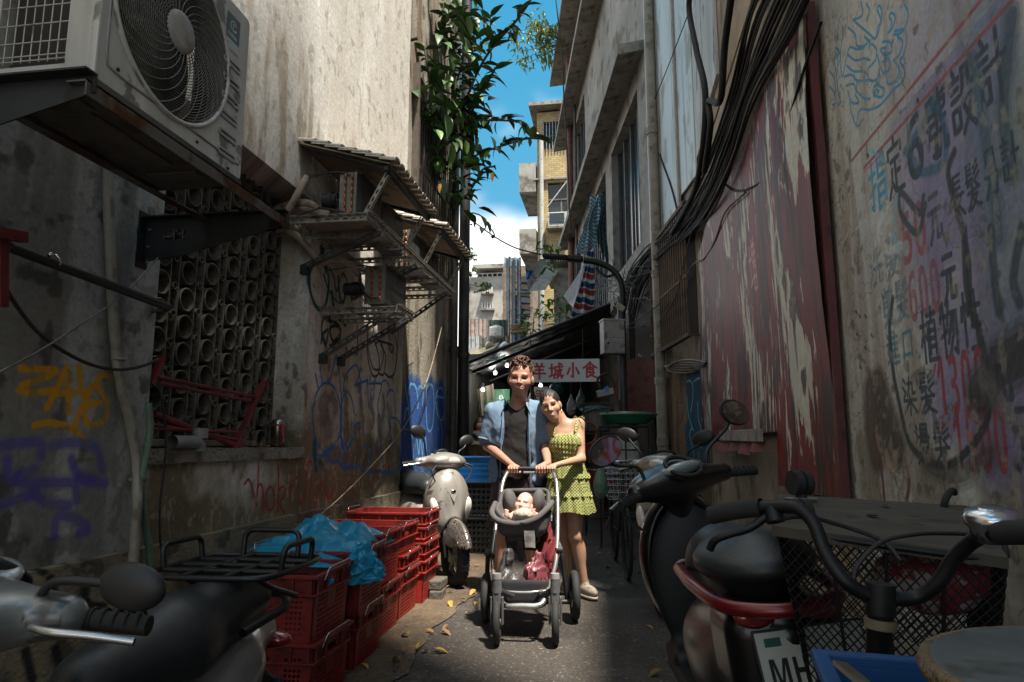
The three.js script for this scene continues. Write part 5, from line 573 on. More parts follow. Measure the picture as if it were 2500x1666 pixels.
const yl = []; for (const [x, y] of [[325, 1170], [660, 1100]]) { const p = c7(x, y, -7.4), g = leafGeo(0.12, 0.05).clone(); g.rotateX(1.3); g.translate(p.x, p.y, p.z); yl.push(G.fix(g)); } part(t, 'yellow_leaf', yl, mat([0.4, 0.2, 0.03], 0.6), { world: true, uv: 0, kind: 'stuff' });
}
{ // small fern at the top of the pipe and maple-like twig lower down
const t = thing('small_fern', 'feathery fern beside the top of the fig tree against the sky', 'fern', at(1125, 40, { z: -8 }).toArray()); const fr = [];
for (const [x0, y0, x1, y1] of [[470, 160, 575, 40], [470, 170, 565, 125], [480, 230, 570, 250]]) { const a = at(950 + x0 * 0.3825, y0 * 0.3825, { z: -8 }), b = at(950 + x1 * 0.3825, y1 * 0.3825, { z: -7.8 }); fr.push(G.rod(a, b, 0.004, 5)); for (let i = 2; i < 20; i++) for (const s of [-1, 1]) { const p = a.clone().lerp(b, i / 20), g = leafGeo(0.075 * (1.1 - i / 20), 0.013, 0.1); g.rotateX(0.3); g.rotateY(s * 1.2); g.rotateZ(s * 0.7); g.translate(p.x, p.y, p.z); fr.push(G.fix(g)); } } part(t, 'frond', fr, mat([0.02, 0.09, 0.05], 0.5), { world: true, uv: 0 });
const m = thing('maple_twig', 'leafy twig with lobed leaves beside the downpipe, in front of the far houses', 'plant', at(1140, 700, { z: -10 }).toArray()); const lf = [], st = [];
for (const l of [[[1133, 600], [1140, 650], [1150, 670], [1170, 668]], [[1132, 690], [1150, 695], [1170, 700], [1190, 705]], [[1140, 750], [1148, 700]]]) { const p = l.map(([u, v]) => at(u, v, { z: -10 })); st.push(G.tube(p, 0.006, 12, 5)); }
for (const [u, v, n, sp] of [[1140, 595, 10, 14], [1145, 625, 14, 16], [1150, 660, 12, 14], [1175, 700, 16, 16], [1185, 695, 10, 10]]) for (let i = 0; i < n; i++) { const p = at(u + rnd(-sp, sp), v + rnd(-sp * 0.8, sp * 0.8), { z: -10 - rnd(0, 0.3) }); for (let k = 0; k < 5; k++) { const g = leafGeo(0.055, 0.028, 0.1); g.rotateX(0.6); g.rotateY((k - 2) * 0.6 + rnd(-3, 3) * 0.1); g.rotateX(rnd(0, 1)); g.translate(p.x, p.y, p.z); lf.push(G.fix(g)); } }
part(m, 'twig', st, M.wood, { world: true }); part(m, 'foliage', lf, mat([0.09, 0.14, 0.04], 0.55), { world: true, uv: 0, kind: 'stuff' });
}
// ================= crates =================
function crateGeo(w, d, h, style) { // open box: outer walls with real holes
const t = 0.012, parts = { shell: [], rim: [] };
const circ = (cx, cy, r) => { const l = []; for (let i = 0; i < 8; i++) l.push([cx + r * Math.cos(-i / 8 * 6.2832), cy + r * Math.sin(-i / 8 * 6.2832)]); return l; };
const sq = (x0, x1, y0, y1) => [[x0, y0], [x0, y1], [x1, y1], [x1, y0]];
const long = (L, holesMode) => { const holes = [];
if (holesMode === 'dots') { const gw = L / 4.6; for (let b = 0; b < 3; b++) { const cx = -L / 2 + L * (b + 0.75) / 3.5 + 0.04; for (let c = 0; c < (b === 1 ? 5 : 4); c++) { const x = cx + (c - 1.7) * 0.021; for (const y of [0.262, 0.24, 0.195, 0.172, 0.149, 0.126, 0.103, 0.08, 0.057]) if (y < h - 0.05) holes.push(circ(x, y * h / 0.31, 0.0075)); } } }
else if (holesMode === 'lattice') { const n = Math.floor((L - 0.1) / 0.022); for (let i = 0; i < n; i++) for (let j = 0; j < 9; j++) { const x = -L / 2 + 0.05 + (i + 0.5) * (L - 0.1) / n, y = 0.03 + j * 0.022; if (j > 4 && Math.abs(x) < 0.055) continue; holes.push(sq(x - 0.0075, x + 0.0075, y, y + 0.015)); } holes.push(sq(-0.05, 0.05, h - 0.075, h - 0.045)); }
else if (holesMode === 'slits') { const n = Math.floor((L - 0.06) / 0.016); for (let i = 0; i < n; i++) { const x = -L / 2 + 0.03 + (i + 0.5) * (L - 0.06) / n; for (const [a, b] of [[0.03, 0.075], [0.09, 0.135], [0.15, 0.185]]) if (b < h - 0.03) holes.push(sq(x - 0.0045, x + 0.0045, a, b)); } }
else if (holesMode === 'grid') { const n = Math.floor((L - 0.03) / 0.05), m = Math.floor((h - 0.03) / 0.05); for (let i = 0; i < n; i++) for (let j = 0; j < m; j++) { const x = -L / 2 + 0.015 + (i + 0.5) * (L - 0.03) / n, y = 0.015 + (j + 0.5) * (h - 0.03) / m; holes.push(sq(x - 0.018, x + 0.018, y - 0.018, y + 0.018)); } }
return G.fix(G.ext([[-L / 2, 0], [L / 2, 0], [L / 2, h], [-L / 2, h]], t * 0.6, null, null, 0, holes)); };
const taper = (g) => G.warp(g, (v) => { const k = 0.94 + 0.06 * (v.y / h); v.x *= k; v.z *= k; });
const A = long(w, style.long), B = long(w, style.long), C = long(d, style.short), D = long(d, style.short);
A.translate(0, 0, d / 2 - t * 0.6); B.translate(0, 0, -d / 2); C.rotateY(Math.PI / 2); C.translate(w / 2 - t * 0.6, 0, 0); D.rotateY(Math.PI / 2); D.translate(-w / 2, 0, 0);
parts.shell = [A, B, C, D, G.bb(-w / 2 + 0.01, w / 2 - 0.01, 0, 0.008, -d / 2 + 0.01, d / 2 - 0.01)].map(taper);
const ringAt = (y, hh, o) => [G.rb(w + o * 2, hh, o + 0.008, 0.004, [0, y, d / 2 + o / 2 - 0.004], null, 1), G.rb(w + o * 2, hh, o + 0.008, 0.004, [0, y, -d / 2 - o / 2 + 0.004], null, 1), G.rb(o + 0.008, hh, d - 0.016, 0.004, [w / 2 + o / 2 - 0.004, y, 0], null, 1), G.rb(o + 0.008, hh, d - 0.016, 0.004, [-w / 2 - o / 2 + 0.004, y, 0], null, 1)];
parts.rim = [...ringAt(h - 0.008, 0.018, 0.014)]; parts.band = style.band ? ringAt(h - 0.085, 0.012, 0.009) : [];
parts.ribs = []; if (style.band) { for (const x of [-w * 0.47, -w * 0.3, -w * 0.08, w * 0.13, w * 0.33, w * 0.47]) for (const z of [-1, 1]) parts.ribs.push(G.box(0.008, 0.07, 0.01, [x, h - 0.047, z * (d / 2 + 0.004)])); for (const z of [-d * 0.45, -d * 0.22, d * 0.22, d * 0.45]) for (const x of [-1, 1]) parts.ribs.push(G.box(0.01, 0.07, 0.008, [x * (w / 2 + 0.004), h - 0.047, z])); }
return parts;
}
{
const w = 0.6, d = 0.42, h = 0.31, cg = crateGeo(w, d, h, { long: 'dots', short: 'lattice', band: true });
const mk = (m, name, label) => { const t = thing('red_crate', label, 'crate', [0, 0, 0], 0); part(t, 'body', cg.shell.map((g) => g.clone()), m); part(t, 'rim', cg.rim.map((g) => g.clone()), m); part(t, 'band', cg.band.map((g) => g.clone()), m); part(t, 'rib', cg.ribs.map((g) => g.clone()), m, { kind: 'stuff' }); for (const s of [-1, 1]) part(t, 'wire_handle', G.pipe([[s * (w / 2 + 0.012), h - 0.03, -0.14], [s * (w / 2 + 0.03), h + 0.025, -0.13], [s * (w / 2 + 0.03), h + 0.025, 0.13], [s * (w / 2 + 0.012), h - 0.03, 0.14]], 0.004, 0.02, 6), M.steel); return t; };
const mR = mat([0.38, 0.026, 0.018], 0.5, 0, { map: T.grime, s: 2.5 }); const mR2 = mat([0.3, 0.02, 0.02], 0.55, 0, { map: T.grime, s: 3 });
const c0 = mk(mR, 'red_crate', 'bright red plastic crate on top of the fourth stack, empty, with wire handle down'); const c1 = mk(mR2, 'red_crate', 'dark red plastic crate nearest the camera, open, beside the scooter seat');
const L = [
[c0, -1.70, 0.0, -5.24, 0.03, 'lowest red crate of the farthest stack, beside the silver scooter wheel'], [c0, -1.70, 0.13, -5.25, 0.01, 'red crate second up in the farthest nested stack'], [c0, -1.71, 0.24, -5.24, 0.03, 'red crate third up in the farthest nested stack, just under its top crate'], [c0, -1.70, 0.345, -5.25, 0.0, 'topmost red crate of the farthest stack, behind the bright one'],
[c0, -1.72, 0.0, -4.76, 0.0, 'lowest red crate in the stack under the bright top crate'], [c0, -1.72, 0.11, -4.77, 0.02, 'second red crate up, nested under the bright top crate'], [c0, -1.73, 0.3, -4.73, -0.03, 'brightest empty red crate, topmost of its stack'],
[c0, -1.70, 0.0, -4.28, 0.02, 'red crate on the ground in the middle stack, below the blue bag'], [c0, -1.70, 0.31, -4.26, 0.0, 'red crate on top of the middle stack, just behind the blue bag'],
[c1, -1.64, -0.02, -3.76, 0.02, 'dark red crate on the ground in second stack from the camera'], [c1, -1.62, 0.29, -3.72, 0.05, 'dark red crate in front of the blue bag'],
[c1, -1.62, -0.02, -3.2, 0.0, 'dark red crate lowest in the nearest stack, only its rim showing'], [c1, -1.62, 0.27, -3.18, 0.02, 'dark red crate nearest the camera, beside the scooter seat'],
];
L.forEach(([s, x, y, z, r, label], i) => { if (i === 0 || i === 9) { s.position.set(x, y, z); s.rotation.y = r; s.userData.label = label; } else copy(s, [x, y, z], r, label); });
const bag = thing('plastic_bag', 'crumpled blue plastic bag bulging out of the red crates', 'bag', [-1.75, 0.58, -3.9]);
const mB = mat([0.02, 0.42, 0.72], 0.28, 0, { transmission: 0.25, thickness: 0, map: T.fine });
const tri = (x) => Math.abs(((x % 1) + 1) % 1 - 0.5) * 2, crumple = (u, v, s) => { let r = 0, a = 0.05; for (let i = 0; i < 4; i++) { const th = 0.7 + i * 1.9 + s, w = fbm(u * 2.2 * (i + 1) + s, v * 2.2 * (i + 1), 2, 11 + i) * 1.6; r += a * (tri((u * Math.cos(th) + v * Math.sin(th)) * (1.6 + i * 1.7) + w) - 0.5); a *= 0.6; } return r; };
const bg = G.grid(150, 100, (u, v) => { const x = -2.02 + 0.62 * v, z = -3.35 - u * 1.05; const edge = Math.sin(Math.PI * u) ** 0.6 * Math.sin(Math.PI * v) ** 0.5; return V(x, 0.53 + edge * (0.1 + 0.08 * ss(0.1, 0.8, u)) + crumple(u, v, 0) * 1.2 * edge + 0.02, z); });
part(bag, 'body', bg, mB, { world: true, uv: 3 });
const pk = (a, b) => at(500 + a * 0.2972, 1200 + b * 0.2972, { z: -3.5 });
const flap = G.grid(40, 30, (u, v) => { const A = pk(1325, 385), B = pk(1465, 650), C = pk(1080, 740), D = pk(1450, 760); const top = A.clone().lerp(B, u), bot = C.clone().lerp(D, u); const p = top.lerp(bot, v); p.z += 0.16 * v * (1 - u) + 0.08 * crumple(u * 1.3, v, 5) * 4 - 0.06 * u; p.x += 0.3 * crumple(u, v * 1.2, 9) - 0.01; p.y += 0.2 * crumple(u * 0.7, v, 12); return p; });
part(bag, 'flap', flap, mB, { world: true, uv: 3 });
const mb = worn([0.16, 0.14, 0.11], 0.95, 0, { s: 2, bumpScale: 0.01 });
[[-1.52, 0.04, -5.62, 0.2, 'loose grey brick on edge at the right of the far crate stack'], [-1.36, 0.035, -5.3, 0.1, 'stained brick lying against the crate stack near the scooter wheel'], [-1.365, 0.105, -5.33, 0.0, 'stained brick laid on another against the far crate stack']].forEach(([x, y, z, r, lab]) => { const t = thing('loose_brick', lab, 'brick', [x, y - 0.035, z], r); part(t, 'brick', G.warp(G.rb(0.1, 0.066, 0.21, 0.008, [0, 0.035, 0], null, 3), (v) => { v.x += 0.006 * (fbm(v.y * 30, v.z * 30, 2, 3) - 0.5); v.y += 0.005 * (fbm(v.x * 30, v.z * 30, 2, 8) - 0.5); }), mb); });
}
{ // blue crate on black crates, beyond the silver scooter
const bc = crateGeo(0.55, 0.36, 0.27, { long: 'slits', short: 'slits' }); const t = thing('blue_crate', 'bright blue slotted crate standing on black crates behind the silver scooter', 'crate', [-1.53, 0.76, -7.55]); const mB = mat([0.01, 0.17, 0.48], 0.42, 0, { map: T.fine }); part(t, 'body', bc.shell, mB); part(t, 'rim', bc.rim, mB); part(t, 'corner_post', [[-1, -1], [-1, 1], [1, -1], [1, 1]].map(([a, b]) => G.rb(0.05, 0.25, 0.03, 0.005, [a * 0.255, 0.135, b * 0.168])), mB, { kind: 'stuff' });
const kc = crateGeo(0.5, 0.36, 0.38, { long: 'grid', short: 'grid' }), mK = mat([0.02, 0.026, 0.026], 0.5, 0, { map: T.grime }); const k = thing('black_crate', 'black mesh crate on the ground under the blue crate', 'crate', [-1.5, 0, -7.55]); part(k, 'body', kc.shell, mK); part(k, 'rim', kc.rim, mK); copy(k, [-1.51, 0.38, -7.55], 0.03, 'black mesh crate directly under the blue crate, on another black crate');
const gr = thing('wire_shelf', 'thin wire shelf frame beside the black crates', 'shelf', [-1.2, 0, -7.6]); for (const x of [-0.1, 0.12]) part(gr, 'upright', G.rod([x, 0, 0], [x, 1.0, 0], 0.008), M.darkSteel); for (let i = 0; i < 14; i++) part(gr, 'wire', G.rod([-0.1, 0.06 + i * 0.07, 0], [0.12, 0.06 + i * 0.07, 0], 0.004, 5), M.galv);
}

// ================= scooters =================
const paint = (c, o = {}) => mat(c, 0.32, 0.25, { clearcoat: 0.6, clearcoatRoughness: 0.22, map: T.scratch, ...o });
function scooter(name, label, P0, ry, o) { // faces +z, wheels at z = +-0.62
const t = thing(name, label, 'scooter', P0, ry); if (o.lean) t.rotation.z = o.lean; t.updateMatrixWorld(true);
const B = paint(o.body), Tm = mat([0.01, 0.0105, 0.011], 0.6, 0, { map: T.fine }), D = o.dark ? paint(o.dark) : Tm, c = o.cell ?? 0.013;
const wheel = (z, y, r) => { const g = new THREE.Group(); g.name = 'wheel'; g.position.set(0, y, z); t.add(g); part(g, 'tyre', G.tor(r - 0.048, 0.05, null, [0, Math.PI / 2, 0], 36, 12), M.rubber); part(g, 'rim', [G.tor(r - 0.085, 0.014, null, [0, Math.PI / 2, 0], 32, 8), G.cyl(0.04, 0.04, 0.09, null, [0, 0, Math.PI / 2]), ...[0, 1, 2, 3, 4].map((i) => G.box(0.03, r - 0.08, 0.03, [0, (r - 0.08) / 2 * Math.cos(i * 1.2566), (r - 0.08) / 2 * Math.sin(i * 1.2566)], [i * 1.2566, 0, 0]))], M.galv); part(g, 'tread', (() => { const l = []; for (let i = 0; i < 40; i++) for (const s of [-1, 1]) l.push(G.tr(G.box(0.03, 0.003, 0.008), [s * 0.022, (r + 0.0015) * Math.cos(i / 40 * 6.2832), (r + 0.0015) * Math.sin(i / 40 * 6.2832)], [i / 40 * 6.2832, s * 0.4, 0])); return l; })(), M.black, { kind: 'stuff' }); };
wheel(0.64, 0.235, 0.235); wheel(-0.6, 0.235, 0.235);
part(t, 'front_fender', blob([{ e: [0, 0.3, 0.64, 0.085, 0.25, 0.3] }, { e: [0, 0.3, 0.64, 0.07, 0.235, 0.285], sub: 1, k: 0.005 }, { b: [0, 0.12, 0.64, 0.2, 0.2, 0.5, 0.01], sub: 1, k: 0.02 }], [-0.1, 0.2, 0.3], [0.1, 0.6, 0.98], c), D);
part(t, 'fork', [G.rod([-0.075, 0.235, 0.64], [-0.06, 0.62, 0.5], 0.02), G.rod([0.075, 0.235, 0.64], [0.06, 0.62, 0.5], 0.02)], M.darkSteel);
part(t, 'apron', blob([{ e: [0, 0.66, 0.44, 0.205, 0.3, 0.16], k: 0.06 }, { c: [0, 0.5, 0.5, 0.12, 0, 0.84, 0.34, 0.09], k: 0.08 }, { e: [0, 0.62, 0.3, 0.19, 0.34, 0.14], sub: 1, k: 0.03 }, { e: [0, 0.28, 0.66, 0.11, 0.27, 0.3], sub: 1, k: 0.02 }], [-0.24, 0.3, 0.2], [0.24, 1.0, 0.68], c), B);
part(t, 'badge', [G.tr(G.fix(G.ext([[-0.05, 0.03], [0.05, 0.03], [0.0, -0.075]], 0.012, null, null, 0.006)), [0, 0.745, 0.575], [-0.33, 0, 0])], paint(o.body, { roughness: 0.2 }));
part(t, 'emblem', G.sph(0.024, [0, 0.765, 0.594], [1, 0.6, 0.3]), M.chrome);
for (const s of [-1, 1]) part(t, 'indicator', blob([{ e: [s * 0.13, 0.6, 0.52, 0.05, 0.12, 0.06], rot: [0.25, s * 0.5, s * -0.35] }], [s * 0.13 - 0.13, 0.44, 0.4], [s * 0.13 + 0.13, 0.76, 0.64], 0.008), mat([0.6, 0.56, 0.5], 0.08, 0, { clearcoat: 1 }));
part(t, 'leg_shield', blob([{ e: [0, 0.6, 0.33, 0.18, 0.32, 0.06] }, { b: [0, 0.3, 0.3, 0.16, 0.06, 0.12, 0.03], k: 0.06 }], [-0.22, 0.2, 0.15], [0.22, 0.95, 0.46], c), Tm);
if (o.hook) part(t, 'lock_ring', G.tor(0.034, 0.007, [0.05, 0.66, 0.262], [0, 0, 0], 20, 8), M.galv);
part(t, 'floorboard', [G.rb(0.34, 0.05, 0.5, 0.02, [0, 0.29, 0.1]), ...[-0.12, -0.07, -0.02, 0.03, 0.08, 0.12].map((x) => G.rb(0.012, 0.006, 0.36, 0.002, [x, 0.318, 0.1], null, 1))], o.floor ? paint(o.floor) : Tm);
part(t, 'body_panel', blob([{ c: [0, 0.5, -0.12, 0.13, 0, 0.62, -0.62, 0.12], k: 0.06 }, ...(o.wide ? [{ b: [0, 0.63, -0.72, 0.155, 0.13, 0.14, 0.07], k: 0.05 }] : []), { e: [0, 0.46, -0.3, 0.17, 0.2, 0.42], k: 0.07 }, { c: [0, 0.64, -0.6, 0.09, 0, 0.68, -0.84, 0.05], k: 0.05 }, { e: [0, 0.2, -0.6, 0.2, 0.27, 0.27], sub: 1, k: 0.03 }], [-0.24, 0.2, -0.95], [0.24, 0.82, 0.16], c), o.rear ? paint(o.rear) : B);
if (o.stripe) part(t, 'tail_band', G.tr(G.fix(G.tube([[-0.16, 0.71, -0.3], [-0.17, 0.71, -0.6], [-0.13, 0.705, -0.86], [0, 0.7, -0.93], [0.13, 0.705, -0.86], [0.17, 0.71, -0.6], [0.16, 0.71, -0.3]], 0.02, 60, 10)), [0, 0.085, 0], null, [1, 0.97, 1]), paint(o.stripe)); if (o.wide) for (const s of [-1, 1]) part(t, 'tail_lamp', blob([{ e: [s * 0.08, 0.74, -0.85, 0.062, 0.03, 0.035], rot: [0, s * 0.4, s * 0.15] }], [s * 0.08 - 0.09, 0.68, -0.92], [s * 0.08 + 0.09, 0.8, -0.78], 0.008), mat([0.2, 0.02, 0.015], 0.08, 0, { clearcoat: 1 }));
part(t, 'seat', blob([{ c: [0, 0.76, -0.05, 0.085, 0, 0.765, -0.3, 0.125], k: 0.06 }, { c: [0, 0.77, -0.3, 0.12, 0, 0.82, -0.68, 0.1], k: 0.06 }, ...(o.wide ? [{ e: [0, 0.84, -0.62, 0.165, 0.065, 0.24], k: 0.05 }] : []), { b: [0, 0.56, -0.4, 0.4, 0.13, 0.7, 0.02], sub: 1, k: 0.03 }], [-0.2, 0.62, -0.9], [0.2, 0.98, 0.1], c), mat(o.seat ?? [0.02, 0.024, 0.026], 0.42, 0, { bumpMap: T.bumpF, bumpScale: 0.0006, s: 6 }));
part(t, 'engine', [G.rb(0.14, 0.16, 0.5, 0.05, [-0.12, 0.24, -0.5]), G.cyl(0.075, 0.075, 0.1, [0.14, 0.24, -0.62], [0, 0, Math.PI / 2], 20), G.cyl(0.05, 0.06, 0.42, [0.15, 0.27, -0.72], [Math.PI / 2, 0, 0], 16)], M.darkSteel, { kind: 'stuff' });
part(t, 'rear_fender', blob([{ c: [0, 0.52, -0.82, 0.05, 0, 0.36, -0.92, 0.03], k: 0.03 }, { b: [0, 0.43, -0.88, 0.08, 0.1, 0.012, 0.01], rot: [0.3, 0, 0], k: 0.02 }], [-0.12, 0.28, -1.0], [0.12, 0.62, -0.72], 0.011), Tm);
if (!o.wide) part(t, 'tail_light', blob([{ e: [0, 0.645, -0.865, 0.1, 0.034, 0.045] }], [-0.14, 0.6, -0.94], [0.14, 0.73, -0.8], 0.009), mat([0.25, 0.01, 0.01], 0.1, 0, { clearcoat: 1 }));
if (!o.wide) for (const s of [-1, 1]) part(t, 'grab_rail', G.pipe([[s * 0.12, 0.76, -0.5], [s * 0.15, 0.79, -0.72], [s * 0.07, 0.8, -0.86], [0, 0.8, -0.87]], 0.014, 0.05, 8), M.black);
part(t, 'stand', G.pipe([[-0.1, 0.24, -0.12], [-0.2, 0.02, -0.2], [-0.2, 0.012, -0.25]], 0.011, 0.02, 6), M.darkSteel);
const h = new THREE.Group(); h.name = 'handlebar'; h.position.set(0, 1.0, 0.32); h.rotation.set(-0.1, o.steer ?? 0, 0); t.add(h); h.updateMatrixWorld(true);
part(h, 'cowl', blob([{ e: [0, 0, 0.06, 0.2, 0.08, 0.12], k: 0.05 }, { c: [-0.24, 0.005, -0.02, 0.04, 0.24, 0.005, -0.02, 0.04], k: 0.07 }, { c: [0, -0.12, 0.02, 0.06, 0, 0.02, 0.02, 0.06], k: 0.05 }], [-0.32, -0.2, -0.14], [0.32, 0.12, 0.22], c * 0.85), B);
part(h, 'headlight', blob([{ e: [0, 0.0, 0.11, 0.12, 0.055, 0.075] }], [-0.14, -0.08, 0.0], [0.14, 0.08, 0.2], 0.008), mat([0.62, 0.6, 0.56], 0.06, 0.2, { clearcoat: 1 }));
part(h, 'dashboard', [blob([{ e: [0, 0.06, -0.03, 0.1, 0.03, 0.06], rot: [0.5, 0, 0] }], [-0.13, 0, -0.12], [0.13, 0.12, 0.06], 0.008)], mat([0.28, 0.31, 0.32], 0.08, 0, { clearcoat: 1 })); part(h, 'dash_rim', G.tor(0.075, 0.01, [0, 0.075, -0.045], [1.1, 0, 0], 28, 8), Tm);
for (const s of [-1, 1]) {
part(h, 'grip', [G.rod([s * 0.24, 0.0, -0.04], [s * 0.37, -0.012, -0.085], 0.018, 12), ...[0, 1, 2, 3, 4, 5].map((i) => G.tor(0.0185, 0.003, [s * (0.255 + i * 0.02), -0.001 * i, -0.046 - i * 0.007], [0, Math.PI / 2 + s * 0.33, 0], 12, 5))], M.rubber);
part(h, 'brake_lever', G.tube([[s * 0.2, -0.005, 0.02], [s * 0.26, -0.012, 0.025], [s * 0.33, -0.02, -0.005], [s * 0.39, -0.03, -0.035]], 0.0075, 16, 8), M.steel);
if (o.mirrors?.[s] === null) continue;
const m = o.mirrors?.[s] ?? [s * 0.32, 0.26, -0.02, 0]; // centre of the mirror and tilt
part(h, 'mirror_stem', G.tube(m[1] < 0.15 ? [[s * 0.2, 0.035, 0], [s * 0.24, 0.065, 0.01], [m[0] - s * 0.05, m[1] + 0.005, m[2] + 0.015], [m[0], m[1], m[2] + 0.012]] : [[s * 0.17, 0.03, 0], [s * 0.19, 0.1, 0.01], [m[0] - s * 0.04, m[1] - 0.06, m[2] + 0.02], [m[0], m[1], m[2] + 0.012]], 0.008, 20, 8), M.black);
const rot = [0.1, m[4] ?? 0, m[3]]; part(h, 'mirror_shell', blob([{ e: [0, 0, 0, 0.088, 0.058, 0.03] }, { b: [0, 0, -0.05, 0.2, 0.2, 0.045, 0.01], sub: 1, k: 0.006 }], [-0.1, -0.07, -0.04], [0.1, 0.07, 0.04], 0.006).applyMatrix4(new THREE.Matrix4().makeRotationFromEuler(new THREE.Euler(...rot)).multiply(new THREE.Matrix4().makeScale(m[5] ?? 1, m[5] ?? 1, m[5] ?? 1)).setPosition(...m.slice(0, 3))), M.black);
part(h, 'mirror_glass', G.tr(G.fix(new THREE.CircleGeometry(1, 24)), m.slice(0, 3), rot, [0.079 * (m[5] ?? 1), 0.05 * (m[5] ?? 1), 1]).translate(0, 0, -0.0075), mat([0.8, 0.8, 0.8], 0.03, 1));
}
for (const l of [[[0.1, 0.0, 0.1], [0.2, -0.08, 0.16], [0.12, -0.2, 0.12], [0.05, -0.25, 0.05]], [[-0.1, 0.0, 0.1], [-0.22, -0.1, 0.14], [-0.12, -0.22, 0.1], [-0.04, -0.26, 0.04]]]) part(h, 'cable', G.tube(l, 0.006, 20, 6), M.cable);
return t;
}
{
const sv = scooter('silver_scooter', 'silver scooter parked against the blue graffiti, facing the camera behind the red crates', [-1.7, 0, -6.25], 0.62, { body: [0.5, 0.485, 0.465], steer: 0.3, dark: [0.22, 0.2, 0.19], mirrors: { '-1': [-0.26, 0.26, 0.0, -0.3], 1: [0.3, 0.2, -0.02, 0.3] } });
const lf = scooter('silver_scooter', 'silver scooter with black seat and rear rack at the lower left, nearest the camera', [-1.07, -0.0, -1.3], 0, { body: [0.3, 0.34, 0.36], steer: -0.15, cell: 0.01, mirrors: { '-1': null, 1: [0.375, 0.06, -0.03, -0.15, 0.2, 0.72] } }); lf.scale.setScalar(0.88); lf.updateMatrixWorld(true);
const R = new THREE.Group(); R.name = 'carrier_rack'; R.position.set(0.03, 0.93, -0.62); lf.add(R); R.updateMatrixWorld(true); const mK = mat([0.012, 0.014, 0.015], 0.38, 0.2), w = 0.19, l = 0.2, r = 0.0095;
part(R, 'hoop', G.tube([[-w, 0, -l], [-w, 0, l], [w, 0, l], [w, 0, -l]].flatMap(([x, y, z]) => [[x * 0.85, y, z], [x, y, z * 0.85]]).sort((a, b) => Math.atan2(a[2], a[0]) - Math.atan2(b[2], b[0])), r, 80, 8, true), mK);
for (const x of [-0.065, 0.065]) part(R, 'slat', G.rod([x, 0, -l], [x, 0, l], r), mK); for (const z of [-0.1, 0.0, 0.1]) part(R, 'crossbar', G.rod([-w, 0, z], [w, 0, z], r), mK);
part(R, 'end_hoop', G.pipe([[-0.1, 0, -l], [-0.1, 0.085, -l - 0.01], [0.1, 0.085, -l - 0.01], [0.1, 0, -l]], r, 0.035, 8), mK); for (const s of [-1, 1]) part(R, 'side_hoop', G.pipe([[s * w, 0, -0.1], [s * (w + 0.01), 0.075, -0.1], [s * (w + 0.01), 0.075, 0.1], [s * w, 0, 0.1]], r, 0.03, 8), mK);
part(R, 'mount_plate', [G.bb(-0.08, 0.08, -0.016, -0.011, -0.09, -0.03), G.bb(-0.08, 0.08, -0.016, -0.011, 0.03, 0.09)], M.darkSteel, { kind: 'stuff' }); for (const x of [-0.05, 0.05]) for (const z of [-0.06, 0.06]) part(R, 'bolt', G.cyl(0.009, 0.009, 0.014, [x, -0.004, z], null, 6), mat([0.45, 0.33, 0.12], 0.3, 0.9));
for (const s of [-1, 1]) part(R, 'strut', G.pipe([[s * 0.12, -0.012, 0.12], [s * 0.12, -0.06, 0.02], [s * 0.12, -0.12, -0.16]], r, 0.04, 8), mK);
const c = document.createElement('canvas'); c.width = 256; c.height = 150; const g = c.getContext('2d'); g.fillStyle = '#b9bdb4'; g.fillRect(0, 0, 256, 150); g.fillStyle = '#23564f'; g.fillRect(20, 14, 40, 20); g.fillStyle = '#15161a'; g.font = 'bold 84px sans-serif'; g.save(); g.translate(14, 124); g.scale(0.74, 1.05); g.fillText('MHJ·8', 0, 0); g.restore();
const dk = scooter('black_scooter', 'black scooter with red side stripe parked with its rear to the camera, lower right', [0.44, 0, -2.75], Math.PI + 0.1, { body: [0.007, 0.009, 0.01], stripe: [0.3, 0.01, 0.02], rear: [0.012, 0.011, 0.012], steer: 0.5, lean: -0.14, wide: 1, hook: 1, mirrors: { '-1': [-0.36, 0.25, -0.02, 0.4], 1: [0.36, 0.2, -0.02, -0.3] } });
const pl = G.fix(new THREE.PlaneGeometry(0.26, 0.15)); pl.rotateY(Math.PI); pl.rotateX(0.25); pl.translate(-0.03, 0.635, -0.9); part(dk, 'number_plate', pl, mat([0.8, 0.8, 0.8], 0.4, 0, { map: texset(new THREE.CanvasTexture(c)) }), { uv: 0 }); part(dk, 'plate_backing', G.tr(G.rb(0.27, 0.16, 0.006, 0.003), [-0.03, 0.635, -0.894], [0.25, 0, 0]), M.black);
part(dk, 'cigarette_pack', G.rb(0.09, 0.03, 0.06, 0.003, [0.08, 0.73, -0.62], [0, 0.3, 0]), worn([0.35, 0.3, 0.26], 0.6));
scooter('grey_scooter', 'pale grey scooter behind the black one on the right, facing the camera', [0.44, 0, -5.7], -0.2, { body: [0.42, 0.41, 0.38], floor: [0.3, 0.29, 0.27], steer: -0.2, mirrors: { '-1': [-0.3, 0.24, 0, -0.3], 1: [0.3, 0.2, 0, 0.3] } });
}
